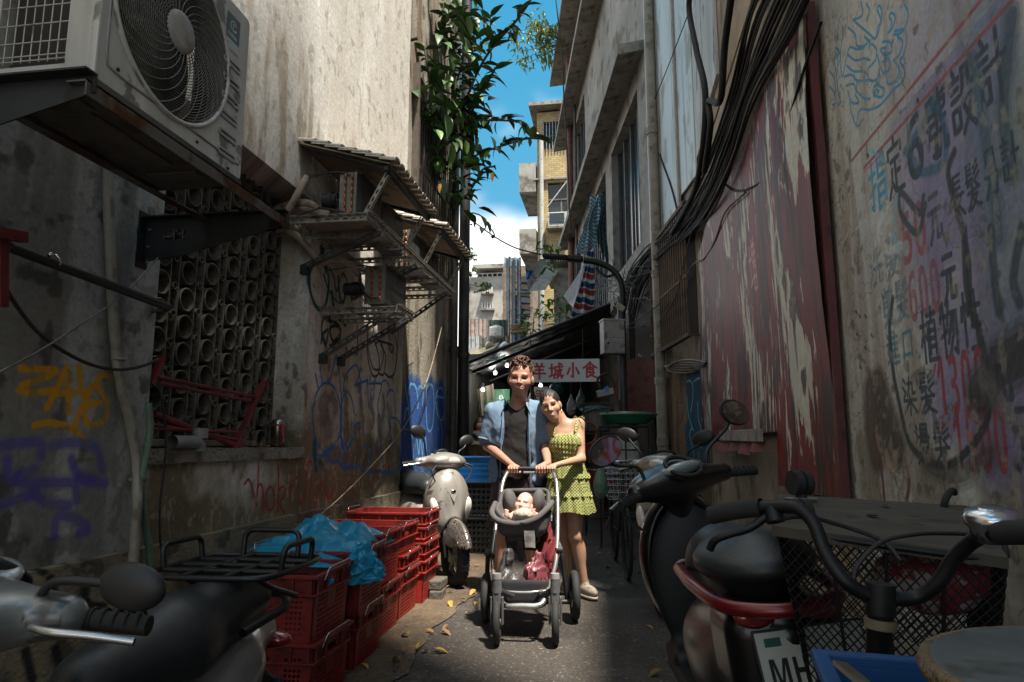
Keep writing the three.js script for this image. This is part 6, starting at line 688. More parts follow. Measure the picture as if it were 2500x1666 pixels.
// ================= people and pushchair =================
const SK = { man: [0.4, 0.205, 0.14], woman: [0.42, 0.235, 0.15], baby: [0.62, 0.37, 0.29] };
const skinMat = () => mat([1, 1, 1], 0.5, 0, { vertexColors: true, sheen: 0.15, bumpMap: T.bumpF, bumpScale: 0.0003 });
function headPrims(s, o = {}) {
const w = o.w ?? 1, P = [
{ e: [0, 0.035, -0.012, 0.076 * w, 0.092, 0.094], k: 0.03 }, { e: [0, -0.045, 0.02, 0.058 * w, 0.075, 0.07], k: 0.04 }, { e: [0, -0.1, 0.05, 0.03 * w, 0.026, 0.03], k: 0.035 },
{ e: [0.042 * w, -0.03, 0.052, 0.03, 0.026, 0.024], k: 0.03 }, { e: [-0.042 * w, -0.03, 0.052, 0.03, 0.026, 0.024], k: 0.03 }, // cheeks
{ c: [-0.04 * w, 0.022, 0.072, 0.012, 0.04 * w, 0.022, 0.072, 0.012], k: 0.02 }, // brow
{ e: [0.031 * w, 0.001, 0.091, 0.019, 0.0125, 0.017], sub: 1, k: 0.012 }, { e: [-0.031 * w, 0.001, 0.091, 0.019, 0.0125, 0.017], sub: 1, k: 0.012 },
{ c: [0, 0.01, 0.085, 0.007, 0, -0.03, 0.103, 0.0115 * (o.nose ?? 1)], k: 0.014 }, { e: [0.012, -0.034, 0.09, 0.009, 0.007, 0.01], k: 0.01 }, { e: [-0.012, -0.034, 0.09, 0.009, 0.007, 0.01], k: 0.01 },
{ e: [0, -0.068, 0.071, 0.03, 0.018, 0.017], k: 0.018 }, { c: [-0.024, -0.066, 0.084, 0.003, 0.024, -0.066, 0.084, 0.003], sub: 1, k: 0.006 },
{ e: [0.078 * w, -0.01, -0.008, 0.012, 0.031, 0.02], rot: [0, -0.3, 0], k: 0.01 }, { e: [-0.078 * w, -0.01, -0.008, 0.012, 0.031, 0.02], rot: [0, 0.3, 0], k: 0.01 },
];
return P;
}
const faceColor = (skin, o = {}) => (x, y, z, nx, ny, nz) => { // colour of skin, brows, lips, teeth, lids
let c = skin.slice(); const ax = Math.abs(x), w = o.w ?? 1;
if (z > 0.03) {
c = mix3(c, [skin[0] * 1.02, skin[1] * 0.8, skin[2] * 0.78], Math.max(0, 1 - Math.hypot((ax - 0.045) / 0.028, (y + 0.035) / 0.024)) * 0.6);
if (o.stubble && y < -0.04) c = mix3(c, [0.2, 0.12, 0.085], ss(0.35, 0.6, fbm(x * 900, y * 900, 2, 7)) * o.stubble * ss(-0.035, -0.055, y) * (Math.hypot(x / 0.026, (y + 0.064) / 0.012) > 1 ? 1 : 0));
const bx = (ax - 0.034 * w) / 0.022, by = (y - 0.024 - 0.004 * (1 - bx * bx)) / 0.0048; if (o.brow && Math.abs(bx) < 1 && Math.abs(by) < 1) c = mix3(c, o.brow, 0.85);
const ex = (ax - 0.031 * w) / 0.0165, ey = (y - 0.001 - (o.squint ?? 0) * (1 - ex * ex)) / (0.0028 * (o.eye ?? 1)); if (Math.abs(ex) < 1 && Math.abs(ey) < 1 * (1.1 - ex * ex * 0.6)) c = mix3(c, o.closed ? [skin[0] * 0.4, skin[1] * 0.3, skin[2] * 0.28] : [0.03, 0.02, 0.018], 0.92);
const my = y + 0.066 + (o.smile ?? 0.005) * (1 - (x / 0.028) ** 2) - (o.smile ?? 0.005); if (ax < 0.029 && Math.abs(my) < 0.0095 * (1.05 - (x / 0.03) ** 2)) { c = mix3(c, o.lip ?? [0.36, 0.12, 0.1], 0.75); if (o.teeth && Math.abs(my) < 0.0038 && ax < 0.023) c = [0.72, 0.68, 0.6]; }
if (ax > 0.006 && ax < 0.014 && Math.abs(y + 0.041) < 0.003 && nz < 0.9) c = mix3(c, [0.12, 0.05, 0.04], 0.6);
}
return c;
};
const place = (g, p, rot, s = 1) => g.applyMatrix4(new THREE.Matrix4().compose(V(...p), new THREE.Quaternion().setFromEuler(new THREE.Euler(...rot)), V(s, s, s)));
function gripHand(P, wrist, bar, side, s = 1) { // side: +1 thumb towards +x
const [bx, by, bz] = bar, out = []; const pc = [bx, by + 0.026 * s, bz - 0.012]; // palm
out.push({ c: [...wrist, 0.026 * s, pc[0], pc[1], pc[2] - 0.02, 0.024 * s], k: 0.02 });
out.push({ b: [bx, by + 0.021 * s, bz - 0.012, 0.04 * s, 0.013 * s, 0.032 * s, 0.012], rot: [0.25, 0, 0], k: 0.014 });
[[-0.031, 0.0075, 0.9], [-0.0105, 0.0085, 1.05], [0.0105, 0.0087, 1.0], [0.031, 0.008, 0.9]].forEach(([dx, r, l]) => { const x = bx + dx * s, K = [x, by + 0.026 * s, bz + 0.02 * s], m = [x + 0.001, by + 0.012 * s, bz + 0.038 * s * l], e = [x + 0.001, by - 0.016 * s, bz + 0.032 * s * l], f = [x, by - 0.027 * s, bz + 0.012 * s]; out.push({ c: [...K, r * s * 1.12, ...m, r * s], k: 0.003 }, { c: [...m, r * s, ...e, r * s * 0.92], k: 0.003 }, { c: [...e, r * s * 0.92, ...f, r * s * 0.8], k: 0.003 }); });
out.push({ c: [bx + side * 0.036 * s, by + 0.022 * s, bz - 0.03 * s, 0.011 * s, bx + side * 0.058 * s, by + 0.006 * s, bz - 0.012 * s, 0.0095 * s], k: 0.008 }, { c: [bx + side * 0.058 * s, by + 0.006 * s, bz - 0.012 * s, 0.0095 * s, bx + side * 0.05 * s, by - 0.016 * s, bz + 0.012 * s, 0.008 * s], k: 0.006 });
return out;
}
const HBAR = { y: 0.965, z: -5.16, x: -0.615 };
{ // ---- man ----
const B = [-0.79, 0, -5.56], t = thing('person', 'tall man with curly brown hair, open denim shirt and black t-shirt', 'person', B); const L = (x, y, z) => [x - B[0], y - B[1], z - B[2]];
const hl = L(-0.755, HBAR.y, HBAR.z), hr = L(-0.548, HBAR.y, HBAR.z), wl = [hl[0] - 0.045, hl[1] + 0.05, hl[2] - 0.1], wr = [hr[0] + 0.045, hr[1] + 0.05, hr[2] - 0.1], el = [-0.235, 1.15, -0.02], er = [0.235, 1.14, 0.0];
const hp = [0.045, 1.688, 0.05], hrot = [0.05, 0.02, -0.06];
const bones = [{ c: [-0.18, 1.42, -0.01, 0.06, ...el, 0.043], k: 0.03 }, { c: [...el, 0.044, ...wl, 0.027], k: 0.02 }, { c: [0.19, 1.42, -0.01, 0.06, ...er, 0.043], k: 0.03 }, { c: [...er, 0.044, ...wr, 0.027], k: 0.02 },
{ e: [0, 1.28, 0, 0.165, 0.2, 0.105], k: 0.05 }, { c: [-0.16, 1.42, -0.01, 0.055, 0.16, 1.42, -0.01, 0.055], k: 0.05 }, { e: [0, 1.02, 0, 0.15, 0.2, 0.1], k: 0.05 }, { c: [0.01, 1.44, 0, 0.07, 0.035, 1.58, 0.02, 0.064], k: 0.03 },
{ c: [-0.1, 0.93, 0, 0.095, -0.12, 0.5, 0.02, 0.062], k: 0.03 }, { c: [-0.12, 0.5, 0.02, 0.06, -0.13, 0.09, -0.02, 0.04], k: 0.02 }, { e: [-0.125, 0.36, -0.03, 0.05, 0.1, 0.055], k: 0.03 }, { c: [0.1, 0.93, 0, 0.095, 0.12, 0.5, 0.0, 0.062], k: 0.03 }, { c: [0.12, 0.5, 0, 0.06, 0.13, 0.09, -0.06, 0.04], k: 0.02 }, { e: [0.125, 0.36, -0.05, 0.05, 0.1, 0.055], k: 0.03 }];
const sk = SK.man, arm = (x, y, z) => { const n = 0.94 + 0.12 * fbm(x * 30, y * 30, 3, 5); return [sk[0] * n, sk[1] * n, sk[2] * n]; };
const body = blob(bones, [-0.34, 0.03, -0.2], [0.36, 1.66, 0.46], 0.011, arm), hands = [[hl, wl, 1], [hr, wr, -1]].map(([h, w, s]) => blob(gripHand([], w, h, s, 1.0), [h[0] - 0.13, h[1] - 0.06, h[2] - 0.16], [h[0] + 0.13, h[1] + 0.13, h[2] + 0.08], 0.0042, arm));
const head = place(blob(headPrims(1, { nose: 0.95, w: 1.1 }).concat({ c: [0, -0.08, -0.01, 0.05, 0.0, -0.15, -0.02, 0.054], k: 0.03 }), [-0.11, -0.17, -0.13], [0.11, 0.15, 0.14], 0.0036, faceColor(sk, { w: 1.1, brow: [0.07, 0.035, 0.02], stubble: 0.38, teeth: 1, smile: 0.012, squint: 0.001, eye: 2 })), hp, hrot, 1.13);
part(t, 'body', [body, ...hands, head], skinMat(), { uv: 4 });
const curls = []; for (let i = 0; i < 260; i++) { const a = rnd(0, 6.283), e = rnd(0.05, 1.5), x = Math.cos(a) * Math.cos(e), z = Math.sin(a) * Math.cos(e), y = Math.sin(e); if (z > 0.45 && y < 0.5) continue; if (y < 0.3 && z > 0.1) continue; const P = [x * 0.086, 0.046 + y * 0.11, -0.014 + z * 0.1]; curls.push(G.tor(rnd(0.009, 0.017), rnd(0.0035, 0.006), P, [rnd(0, 6), rnd(0, 6), rnd(0, 6)], 10, 5)); }
for (let i = 0; i < 60; i++) { const a = rnd(-2.9, -0.25), e = rnd(-0.5, 0.2); curls.push(G.tor(rnd(0.007, 0.011), 0.004, [Math.cos(a) * 0.08, 0.03 + Math.sin(e) * 0.1, -0.016 + Math.sin(a) * 0.09], [rnd(0, 6), rnd(0, 6), rnd(0, 6)], 9, 5)); }
const cap = blob([{ e: [0, 0.045, -0.02, 0.084, 0.096, 0.098], k: 0.02 }, { b: [0, -0.02, 0.09, 0.2, 0.11, 0.075, 0.02], sub: 1, k: 0.02 }, { b: [0, -0.13, 0, 0.2, 0.09, 0.2, 0.02], sub: 1, k: 0.02 }], [-0.11, -0.08, -0.14], [0.11, 0.17, 0.1], 0.006, null, (x, y, z) => 0.006 * Math.sin(x * 190 + y * 60) * Math.sin(z * 170 + y * 120));
part(t, 'hair', [place(cap, hp, hrot, 1.13), place(G.merge(curls), hp, hrot, 1.13)], mat([0.075, 0.035, 0.018], 0.6, 0, { sheen: 0.3 }), { uv: 0 });
const wr2 = (x, y, z) => 0.012 * (Math.abs(fbm(x * 9 + y * 4, y * 7 - x * 3, 3, 41) - 0.5) * 2 - 0.3) + 0.004 * (fbm(x * 16 + y * 7, y * 9, 3, 31) - 0.5) + 0.005 * Math.sin(y * 46 + x * 22 + 5 * fbm(x * 5, y * 5, 2, 9)) * ss(1.25, 1.0, y);
const tee = blob([{ e: [0, 1.28, 0.005, 0.178, 0.21, 0.118], k: 0.05 }, { c: [-0.13, 1.42, -0.01, 0.06, 0.13, 1.42, -0.01, 0.06], k: 0.05 }, { c: [0, 1.12, 0.01, 0.13, 0, 0.93, 0.02, 0.13], k: 0.07 }, { e: [0.0, 1.02, 0.03, 0.16, 0.16, 0.115], k: 0.06 }, { c: [0.012, 1.505, 0.03, 0.073, 0.03, 1.62, 0.03, 0.085], sub: 1, k: 0.012 }, { b: [0, 0.78, 0, 0.3, 0.1, 0.3, 0.01], rot: [0, 0, 0.06], sub: 1, k: 0.01 }], [-0.23, 0.84, -0.16], [0.23, 1.52, 0.18], 0.009, null, wr2);
part(t, 't_shirt', tee, mat([0.009, 0.0065, 0.006], 0.95, 0, { map: T.weave, s: 6 }), { uv: 1 });
const den = (sd) => [{ c: [sd * 0.185, 1.425, -0.01, 0.077, sd * 0.232, 1.2, -0.015, 0.078], k: 0.03 }, { c: [sd * 0.12, 1.45, -0.02, 0.062, sd * 0.19, 1.42, -0.015, 0.072], k: 0.04 }, { e: [sd * 0.11, 1.28, -0.01, 0.105, 0.22, 0.13], k: 0.05 }, { c: [sd * 0.125, 1.15, 0, 0.085, sd * 0.14, 0.9, 0.01, 0.085], k: 0.06 }, { c: [sd * 0.05, 1.47, -0.03, 0.075, sd * 0.075, 1.5, 0.0, 0.04], k: 0.03 }];
const openX = (x, y, z) => (z > 0 ? 0 : 0);
const dl = blob(den(-1).concat([{ b: [-0.165, 1.135, -0.02, 0.22, 0.045, 0.3, 0.005], sub: 1, k: 1e-3 }]).slice(0, 5).concat([{ c: [...el, 0.05, ...wl, 0.045], sub: 1, k: 0.004 }, { b: [0.16, 1.2, 0.1, 0.232, 0.5, 0.2, 0.02], rot: [0, 0, 0.06], sub: 1, k: 0.01 }, { b: [0, 0.76, 0, 0.4, 0.1, 0.4, 0.01], sub: 1, k: 0.006 }]), [-0.36, 0.82, -0.18], [0.02, 1.6, 0.18], 0.009, null, (x, y, z) => 0.9 * wr2(x * 1.2, y, z));
const dr = blob(den(1).concat([{ c: [...er, 0.05, ...wr, 0.045], sub: 1, k: 0.004 }, { b: [-0.1, 1.2, 0.1, 0.205, 0.5, 0.2, 0.02], rot: [0, 0, -0.02], sub: 1, k: 0.01 }, { b: [0, 0.72, 0, 0.4, 0.1, 0.4, 0.01], sub: 1, k: 0.006 }]), [-0.02, 0.78, -0.18], [0.36, 1.6, 0.18], 0.009, null, (x, y, z) => 0.9 * wr2(x * 1.2 + 3, y, z));
const mD = mat([0.17, 0.26, 0.37], 0.85, 0, { map: T.weave, s: 7 });
part(t, 'denim_shirt', [dl, dr], mD, { uv: 1 });
part(t, 'collar', [-1, 1].map((s) => G.grid(8, 4, (u, v) => V(0.012 + s * (0.055 + 0.04 * v + 0.028 * u), 1.535 - 0.05 * v * (0.5 + u) - 0.06 * u, -0.03 + 0.13 * u + 0.02 * v))), mD, { uv: 1 });
part(t, 'sleeve_cuff', [[-1, el], [1, er]].map(([s, e]) => G.tor(0.073, 0.012, [s * 0.236, 1.2, -0.015], [Math.PI / 2, s * 0.18, 0], 24, 8)), mD, { uv: 1, kind: 'stuff' });
part(t, 'placket', [[-0.092, 1.42, 0.115], [0.118, 1.42, 0.11]].map(([x, y, z], i) => G.tube([[x, y, z - 0.01], [x - (i ? -0.006 : 0.002), 1.28, z + 0.028], [x - (i ? -0.01 : 0.01), 1.1, z + 0.032], [x - (i ? -0.014 : 0.02), i ? 0.86 : 0.9, z + 0.01]], 0.0055, 20, 6)), mD, { uv: 1, kind: 'stuff' });
const sh = blob([{ c: [-0.085, 0.93, 0, 0.105, -0.125, 0.5, 0.02, 0.105], k: 0.04 }, { c: [0.085, 0.93, 0, 0.105, 0.125, 0.5, 0, 0.105], k: 0.04 }, { b: [0, 0.43, 0, 0.4, 0.07, 0.4, 0.01], sub: 1, k: 0.01 }], [-0.26, 0.44, -0.15], [0.26, 1.06, 0.15], 0.011, null, (x, y, z) => 0.006 * Math.sin(x * 70 + 4 * fbm(x * 8, y * 6, 2, 3)));
part(t, 'shorts', sh, mat([0.06, 0.04, 0.05], 0.85, 0, { map: T.weave, s: 6 }), { uv: 1 });
for (const s of [-1, 1]) part(t, 'shoe', blob([{ e: [s * 0.135, 0.045, 0.05, 0.05, 0.05, 0.13], k: 0.03 }, { c: [s * 0.13, 0.09, -0.04, 0.05, s * 0.13, 0.05, -0.04, 0.05], k: 0.03 }, { b: [s * 0.135, -0.05, 0, 0.2, 0.05, 0.3, 0.001], sub: 1, k: 0.004 }], [s * 0.135 - 0.08, -0.01, -0.12], [s * 0.135 + 0.08, 0.16, 0.2], 0.01), worn([0.12, 0.11, 0.1], 0.7));
}
{ // ---- woman ----
const B = [-0.375, 0, -5.5], t = thing('person', 'smiling woman with dark hair tied back in short yellow-green checked sundress, leaning on the man', 'person', B); const L = (x, y, z) => [x - B[0], y - B[1], z - B[2]];
const hr = L(-0.47, HBAR.y + 0.004, HBAR.z), wr = [hr[0] + 0.075, hr[1] + 0.045, hr[2] - 0.055], er = [0.115, 1.045, 0.09];
const hp = [-0.122, 1.462, 0.04], hrot = [0.08, -0.02, 0.24], sk = SK.woman;
const bones = [{ c: [0.1, 1.315, -0.01, 0.042, ...er, 0.035], k: 0.025 }, { c: [...er, 0.036, ...wr, 0.022], k: 0.02 }, { c: [-0.13, 1.29, -0.04, 0.04, -0.17, 1.06, -0.1, 0.035], k: 0.03 }, { c: [-0.17, 1.06, -0.1, 0.034, -0.2, 0.92, 0.05, 0.024], k: 0.02 },
{ e: [-0.015, 1.2, -0.01, 0.125, 0.14, 0.085], k: 0.05 }, { c: [-0.12, 1.305, -0.02, 0.036, 0.09, 1.32, -0.01, 0.04], k: 0.045 }, { c: [-0.02, 1.32, 0, 0.045, -0.075, 1.42, 0.005, 0.042], k: 0.03 }, { e: [0, 1.0, 0, 0.11, 0.14, 0.08], k: 0.05 }, { e: [0, 0.86, -0.01, 0.15, 0.12, 0.11], k: 0.05 },
{ c: [-0.07, 0.84, -0.05, 0.085, -0.04, 0.45, -0.13, 0.053], k: 0.03 }, { c: [-0.04, 0.45, -0.13, 0.05, -0.015, 0.09, -0.22, 0.033], k: 0.02 }, { e: [-0.03, 0.33, -0.185, 0.043, 0.09, 0.048], k: 0.03 }, { c: [0.06, 0.84, 0.0, 0.085, 0.062, 0.45, 0.03, 0.055], k: 0.03 }, { c: [0.062, 0.45, 0.03, 0.05, 0.12, 0.09, -0.01, 0.034], k: 0.02 }, { e: [0.095, 0.33, -0.01, 0.044, 0.1, 0.05], k: 0.03 }, { e: [0.062, 0.46, 0.055, 0.038, 0.04, 0.03], k: 0.02 }, { e: [-0.05, 1.17, 0.07, 0.055, 0.05, 0.05], k: 0.04 }, { e: [0.06, 1.17, 0.07, 0.055, 0.05, 0.05], k: 0.04 }];
const arm = (x, y, z) => { const n = 0.95 + 0.1 * fbm(x * 30, y * 30, 3, 15); return [sk[0] * n, sk[1] * n, sk[2] * n]; };
const body = blob(bones, [-0.28, 0.05, -0.3], [0.24, 1.47, 0.3], 0.01, arm), hand = blob(gripHand([], wr, hr, -1, 0.86), [hr[0] - 0.12, hr[1] - 0.06, hr[2] - 0.13], [hr[0] + 0.13, hr[1] + 0.12, hr[2] + 0.08], 0.004, arm);
const head = place(blob(headPrims(1, { w: 0.97, nose: 0.95 }).concat({ c: [0.0, -0.08, -0.02, 0.042, 0.045, -0.17, -0.03, 0.044], k: 0.03 }), [-0.11, -0.17, -0.13], [0.11, 0.15, 0.14], 0.0036, faceColor(sk, { w: 0.97, brow: [0.05, 0.03, 0.025], teeth: 1, smile: 0.014, squint: 0.003, eye: 1.35, lip: [0.42, 0.12, 0.11] })), hp, hrot, 0.99);
part(t, 'body', [body, hand, head], skinMat(), { uv: 4 });
const hair = blob([{ e: [0, 0.042, -0.022, 0.083, 0.096, 0.1], k: 0.02 }, { e: [0.015, -0.03, -0.085, 0.05, 0.06, 0.04], k: 0.03 }, { c: [0.03, -0.06, -0.1, 0.026, 0.075, -0.2, -0.09, 0.014], k: 0.02 }, { e: [0, -0.062, 0.08, 0.079, 0.118, 0.085], sub: 1, k: 0.008 }, { e: [0.08, -0.015, -0.0, 0.03, 0.04, 0.03], sub: 1, k: 0.01 }, { e: [-0.08, -0.015, -0.0, 0.03, 0.04, 0.03], sub: 1, k: 0.01 }], [-0.12, -0.23, -0.16], [0.13, 0.16, 0.11], 0.0055, null, (x, y, z) => 0.0012 * Math.sin(x * 260 + z * 90));
part(t, 'hair', place(hair, hp, hrot, 0.99), mat([0.014, 0.01, 0.008], 0.6, 0, {}), { uv: 0 });
part(t, 'earring', place(G.merge([G.sph(0.004, [0.079, -0.048, 0], null, 8), G.sph(0.005, [0.08, -0.06, 0], null, 8)]), hp, hrot, 1), M.chrome, { uv: 0 });
const tx = tex(256, 256, (u, v) => { const a = (u * 8 + v * 8) % 1, b = (((u * 8 - v * 8) % 1) + 1) % 1; const d = Math.hypot(a - 0.5, (b - 0.5)); const k = ss(0.42, 0.3, d) * (0.75 + 0.25 * pf(u, v, 16, 3, 3)); const base = [0.7, 0.71, 0.43]; return mix3(base, [0.2, 0.2, 0.08], k); });
const mDr = mat([0.82, 0.82, 0.8], 0.85, 0, { map: rep(tx, 5.5), bumpMap: rep(T.bumpF, 6), bumpScale: 0.0006 });
const fold = (a, n, ph) => Math.sin(a * n + ph) * 0.6 + Math.sin(a * n * 1.7 + ph * 2.3) * 0.4;
const tier = (y0, y1, r0, r1, am, n, ph, cx = 0, dz = 0) => G.grid(150, 12, (u, v) => { const a = u * Math.PI * 2, k = v, f = 1 + am * k * fold(a, n, ph + k * 0.6), rr = mix(r0, r1, Math.pow(k, 0.8)) * f; return V(cx + Math.cos(a) * rr, mix(y0, y1, k) + 0.012 * k * fold(a, 3, ph), dz + Math.sin(a) * rr * 0.78); });
const bod = blob([{ e: [0, 1.15, 0.01, 0.138, 0.12, 0.108], k: 0.04 }, { e: [-0.05, 1.17, 0.075, 0.062, 0.06, 0.055], k: 0.04 }, { e: [0.06, 1.17, 0.075, 0.062, 0.06, 0.055], k: 0.04 }, { c: [0, 1.06, 0, 0.105, 0, 1.0, 0, 0.11], k: 0.05 }, { b: [0, 1.33, 0, 0.3, 0.095, 0.3, 0.01], rot: [-0.1, 0, 0.1], sub: 1, k: 0.012 }, { b: [0, 0.93, 0, 0.3, 0.06, 0.3, 0.01], sub: 1, k: 0.004 }], [-0.18, 0.96, -0.15], [0.18, 1.3, 0.17], 0.008, null, (x, y, z) => 0.004 * Math.sin(Math.atan2(x, z) * 30 + y * 14) + 0.003 * Math.sin(y * 160 + x * 12) * ss(1.22, 1.1, y));
part(t, 'bodice', bod, mDr, { uv: 1 });
part(t, 'waist_band', G.tr(G.tor(0.117, 0.008, [0, 1.055, 0.0], [Math.PI / 2, 0, 0], 40, 8), null, null, [1, 1, 0.9]), mDr, { uv: 1 });
part(t, 'skirt_tier', tier(1.06, 0.905, 0.115, 0.160, 0.05, 13, 0.3), mDr, { uv: 1 }); part(t, 'skirt_tier', tier(0.925, 0.765, 0.155, 0.178, 0.07, 15, 1.7, 0.006), mDr, { uv: 1 }); part(t, 'skirt_tier', tier(0.785, 0.635, 0.172, 0.202, 0.08, 15, 2.9, 0.01), mDr, { uv: 1 });
for (const y of [0.905, 0.765]) part(t, 'ruffle', G.grid(160, 2, (u, v) => { const a = u * Math.PI * 2, r = (y > 0.85 ? 0.162 : 0.18) * (1 + 0.06 * fold(a, 15, y > 0.85 ? 0.9 : 2.3)) + v * 0.012; return V(0.005 + Math.cos(a) * r, y + 0.028 - v * 0.035 + 0.006 * Math.sin(a * 44), Math.sin(a) * r * 0.78); }), mDr, { uv: 1 });
const strap = (s) => G.tube([[s * 0.075 + (s < 0 ? -0.02 : 0.0), 1.225, 0.098], [s * 0.085, 1.3, 0.055], [s * 0.088 - (s < 0 ? 0.015 : 0), 1.362, -0.005], [s * 0.08, 1.32, -0.06], [s * 0.07, 1.22, -0.085]], 0.007, 24, 6); for (const s of [-1, 1]) part(t, 'strap', strap(s), mDr, { uv: 1 });
part(t, 'bow', [G.grid(6, 3, (u, v) => V(0.09 + u * 0.055, 1.36 + 0.018 * Math.sin(u * 3) + (v - 0.5) * 0.02 * u, 0.01)), G.grid(6, 3, (u, v) => V(0.09 - u * 0.03, 1.365 + 0.014 * Math.sin(u * 3) + (v - 0.5) * 0.018 * u, 0.02)), G.grid(6, 2, (u, v) => V(0.085 - u * 0.012 + (v - 0.5) * 0.012, 1.36 - u * 0.1, 0.03 + 0.07 * u)), G.grid(8, 2, (u, v) => V(0.1 + u * 0.035 + (v - 0.5) * 0.012, 1.36 - u * 0.08, 0.035 + 0.01 * u)), G.grid(12, 2, (u, v) => V(0.072 + 0.01 * Math.sin(u * 5) + (v - 0.5) * 0.007, 1.22 - u * 0.17, 0.108 + 0.02 * Math.sin(u * 3)))], mDr, { uv: 1, kind: 'stuff' });
const shoe = (x, z, ry, m, m2) => { const q = { e: [0, 0.055, 0.045, 0.042, 0.045, 0.115], k: 0.03 }; const up = blob([q, { c: [0, 0.105, -0.035, 0.04, 0, 0.05, -0.05, 0.042], k: 0.03 }, { e: [0, 0.14, -0.03, 0.03, 0.03, 0.035], sub: 1, k: 0.01 }, { b: [0, -0.06, 0, 0.2, 0.085, 0.3, 0.001], sub: 1, k: 0.004 }], [-0.08, 0.0, -0.13], [0.08, 0.16, 0.18], 0.008), so = blob([{ e: [0, 0.02, 0.035, 0.05, 0.024, 0.128], k: 0.01 }, { e: [0, 0.03, -0.06, 0.042, 0.03, 0.05], k: 0.02 }, { b: [0, -0.045, 0, 0.2, 0.046, 0.3, 0.001], sub: 1, k: 0.003 }], [-0.08, -0.01, -0.13], [0.08, 0.08, 0.18], 0.008); const M4 = new THREE.Matrix4().makeRotationY(ry).setPosition(x, 0, z); const g = new THREE.Group(); g.name = 'shoe'; t.add(g); part(g, 'upper', up.applyMatrix4(M4), m); part(g, 'sole', so.applyMatrix4(M4), m2); part(g, 'lace', [0, 1, 2].map((i) => G.rod([-0.022, 0.1 - i * 0.012, 0.02 + i * 0.022], [0.022, 0.1 - i * 0.012, 0.024 + i * 0.022], 0.004, 5)).map((q2) => q2.applyMatrix4(M4)), m2, { kind: 'stuff' }); };
shoe(0.135, 0.015, 0.55, worn([0.5, 0.42, 0.34], 0.8), worn([0.6, 0.5, 0.4], 0.8)); shoe(-0.015, -0.2, -0.2, worn([0.4, 0.35, 0.3], 0.8), worn([0.5, 0.42, 0.34], 0.8));
}
{ // ---- pushchair, measured in the world and parented at its base ----
const t = thing('pushchair', 'silver framed pushchair with grey seat in the middle of the alley', 'pushchair', [-0.565, 0, -4.6]); const W = { world: true };
const p = (u, v, z) => at(u, v, { z }), alu = mat([0.62, 0.6, 0.57], 0.3, 0.85, { roughnessMap: T.rough }), blk = mat([0.016, 0.016, 0.017], 0.5, 0, { map: T.fine }), gry = mat([0.105, 0.095, 0.095], 0.9, 0, { map: T.weave, s: 6 }), dkF = mat([0.018, 0.018, 0.02], 0.9, 0, { map: T.weave, s: 6 });
const left = [[1240, 1152, -5.14], [1229, 1175, -5.06], [1222, 1215, -4.98], [1213, 1275, -4.86], [1204, 1340, -4.7], [1203, 1375, -4.6], [1207, 1415, -4.45], [1213, 1440, -4.32]], right = [[1352, 1152, -5.14], [1358, 1175, -5.06], [1361, 1215, -4.98], [1362, 1275, -4.86], [1360, 1340, -4.7], [1357, 1375, -4.6], [1347, 1415, -4.45], [1338, 1440, -4.32]];
part(t, 'side_tube', G.tube(left.map((q) => p(...q)), 0.0145, 60, 12), alu, W); part(t, 'side_tube', G.tube(right.map((q) => p(...q)), 0.0145, 60, 12), alu, W);
part(t, 'front_bar', G.tube([[1213, 1440, -4.32], [1219, 1462, -4.24], [1234, 1478, -4.2], [1275, 1480, -4.19], [1318, 1478, -4.2], [1331, 1462, -4.24], [1338, 1440, -4.32]].map((q) => p(...q)), 0.017, 50, 12), alu, W);
part(t, 'handle', G.tube([[1229, 1172, -5.07], [1240, 1152, -5.14], [1256, 1146, HBAR.z], [1300, 1145, HBAR.z], [1337, 1146, HBAR.z], [1352, 1152, -5.14], [1358, 1172, -5.07]].map((q) => p(...q)), 0.0165, 40, 12), blk, W);
part(t, 'handle_tag', G.rb(0.07, 0.014, 0.004, 0.002, [p(1289, 1150, -5.135).x, 0.952, -5.137]), worn([0.45, 0.45, 0.42], 0.5), W);
for (const l of [left, right]) { const q = p(...l[2]), q2 = p(l[2][0] - (l === left ? 1 : -1), l[2][1] + 12, l[2][2]); part(t, 'tube_joint', G.rod(q, q2, 0.018, 12), worn([0.3, 0.3, 0.29], 0.5), W); }
parts(t, 'rear_leg', [G.tube([[1203, 1360, -4.62], [1195, 1352, -4.64]].map((q) => p(...q)), 0.018, 6, 8), G.tube([[1192, 1350, -4.63], [1190, 1400, -4.68], [1198, 1470, -4.72]].map((q) => p(...q)), 0.016, 16, 8)], blk, W); parts(t, 'rear_leg', [G.tube([[1357, 1345, -4.66], [1372, 1345, -4.68]].map((q) => p(...q)), 0.018, 6, 8), G.tube([[1362, 1320, -4.8], [1370, 1345, -4.76], [1377, 1400, -4.76], [1385, 1465, -4.77]].map((q) => p(...q)), 0.016, 16, 8)], blk, W);
part(t, 'hinge_knob', [G.cyl(0.022, 0.022, 0.03, p(1190, 1350, -4.62).toArray(), [0, 0, Math.PI / 2], 16)], worn([0.06, 0.06, 0.06], 0.5), W); part(t, 'hinge_knob', [G.cyl(0.022, 0.022, 0.03, p(1368, 1343, -4.66).toArray(), [0, 0, Math.PI / 2], 16)], worn([0.06, 0.06, 0.06], 0.5), W);
part(t, 'axle', G.rod(p(1190, 1470, -4.68), p(1392, 1470, -4.74), 0.016, 10), blk, W);
part(t, 'basket_rim', G.tube([[1213, 1440, -4.32], [1240, 1445, -4.26], [1275, 1447, -4.25], [1312, 1445, -4.26], [1338, 1440, -4.32]].map((q) => p(...q)), 0.008, 20, 8), alu, W);
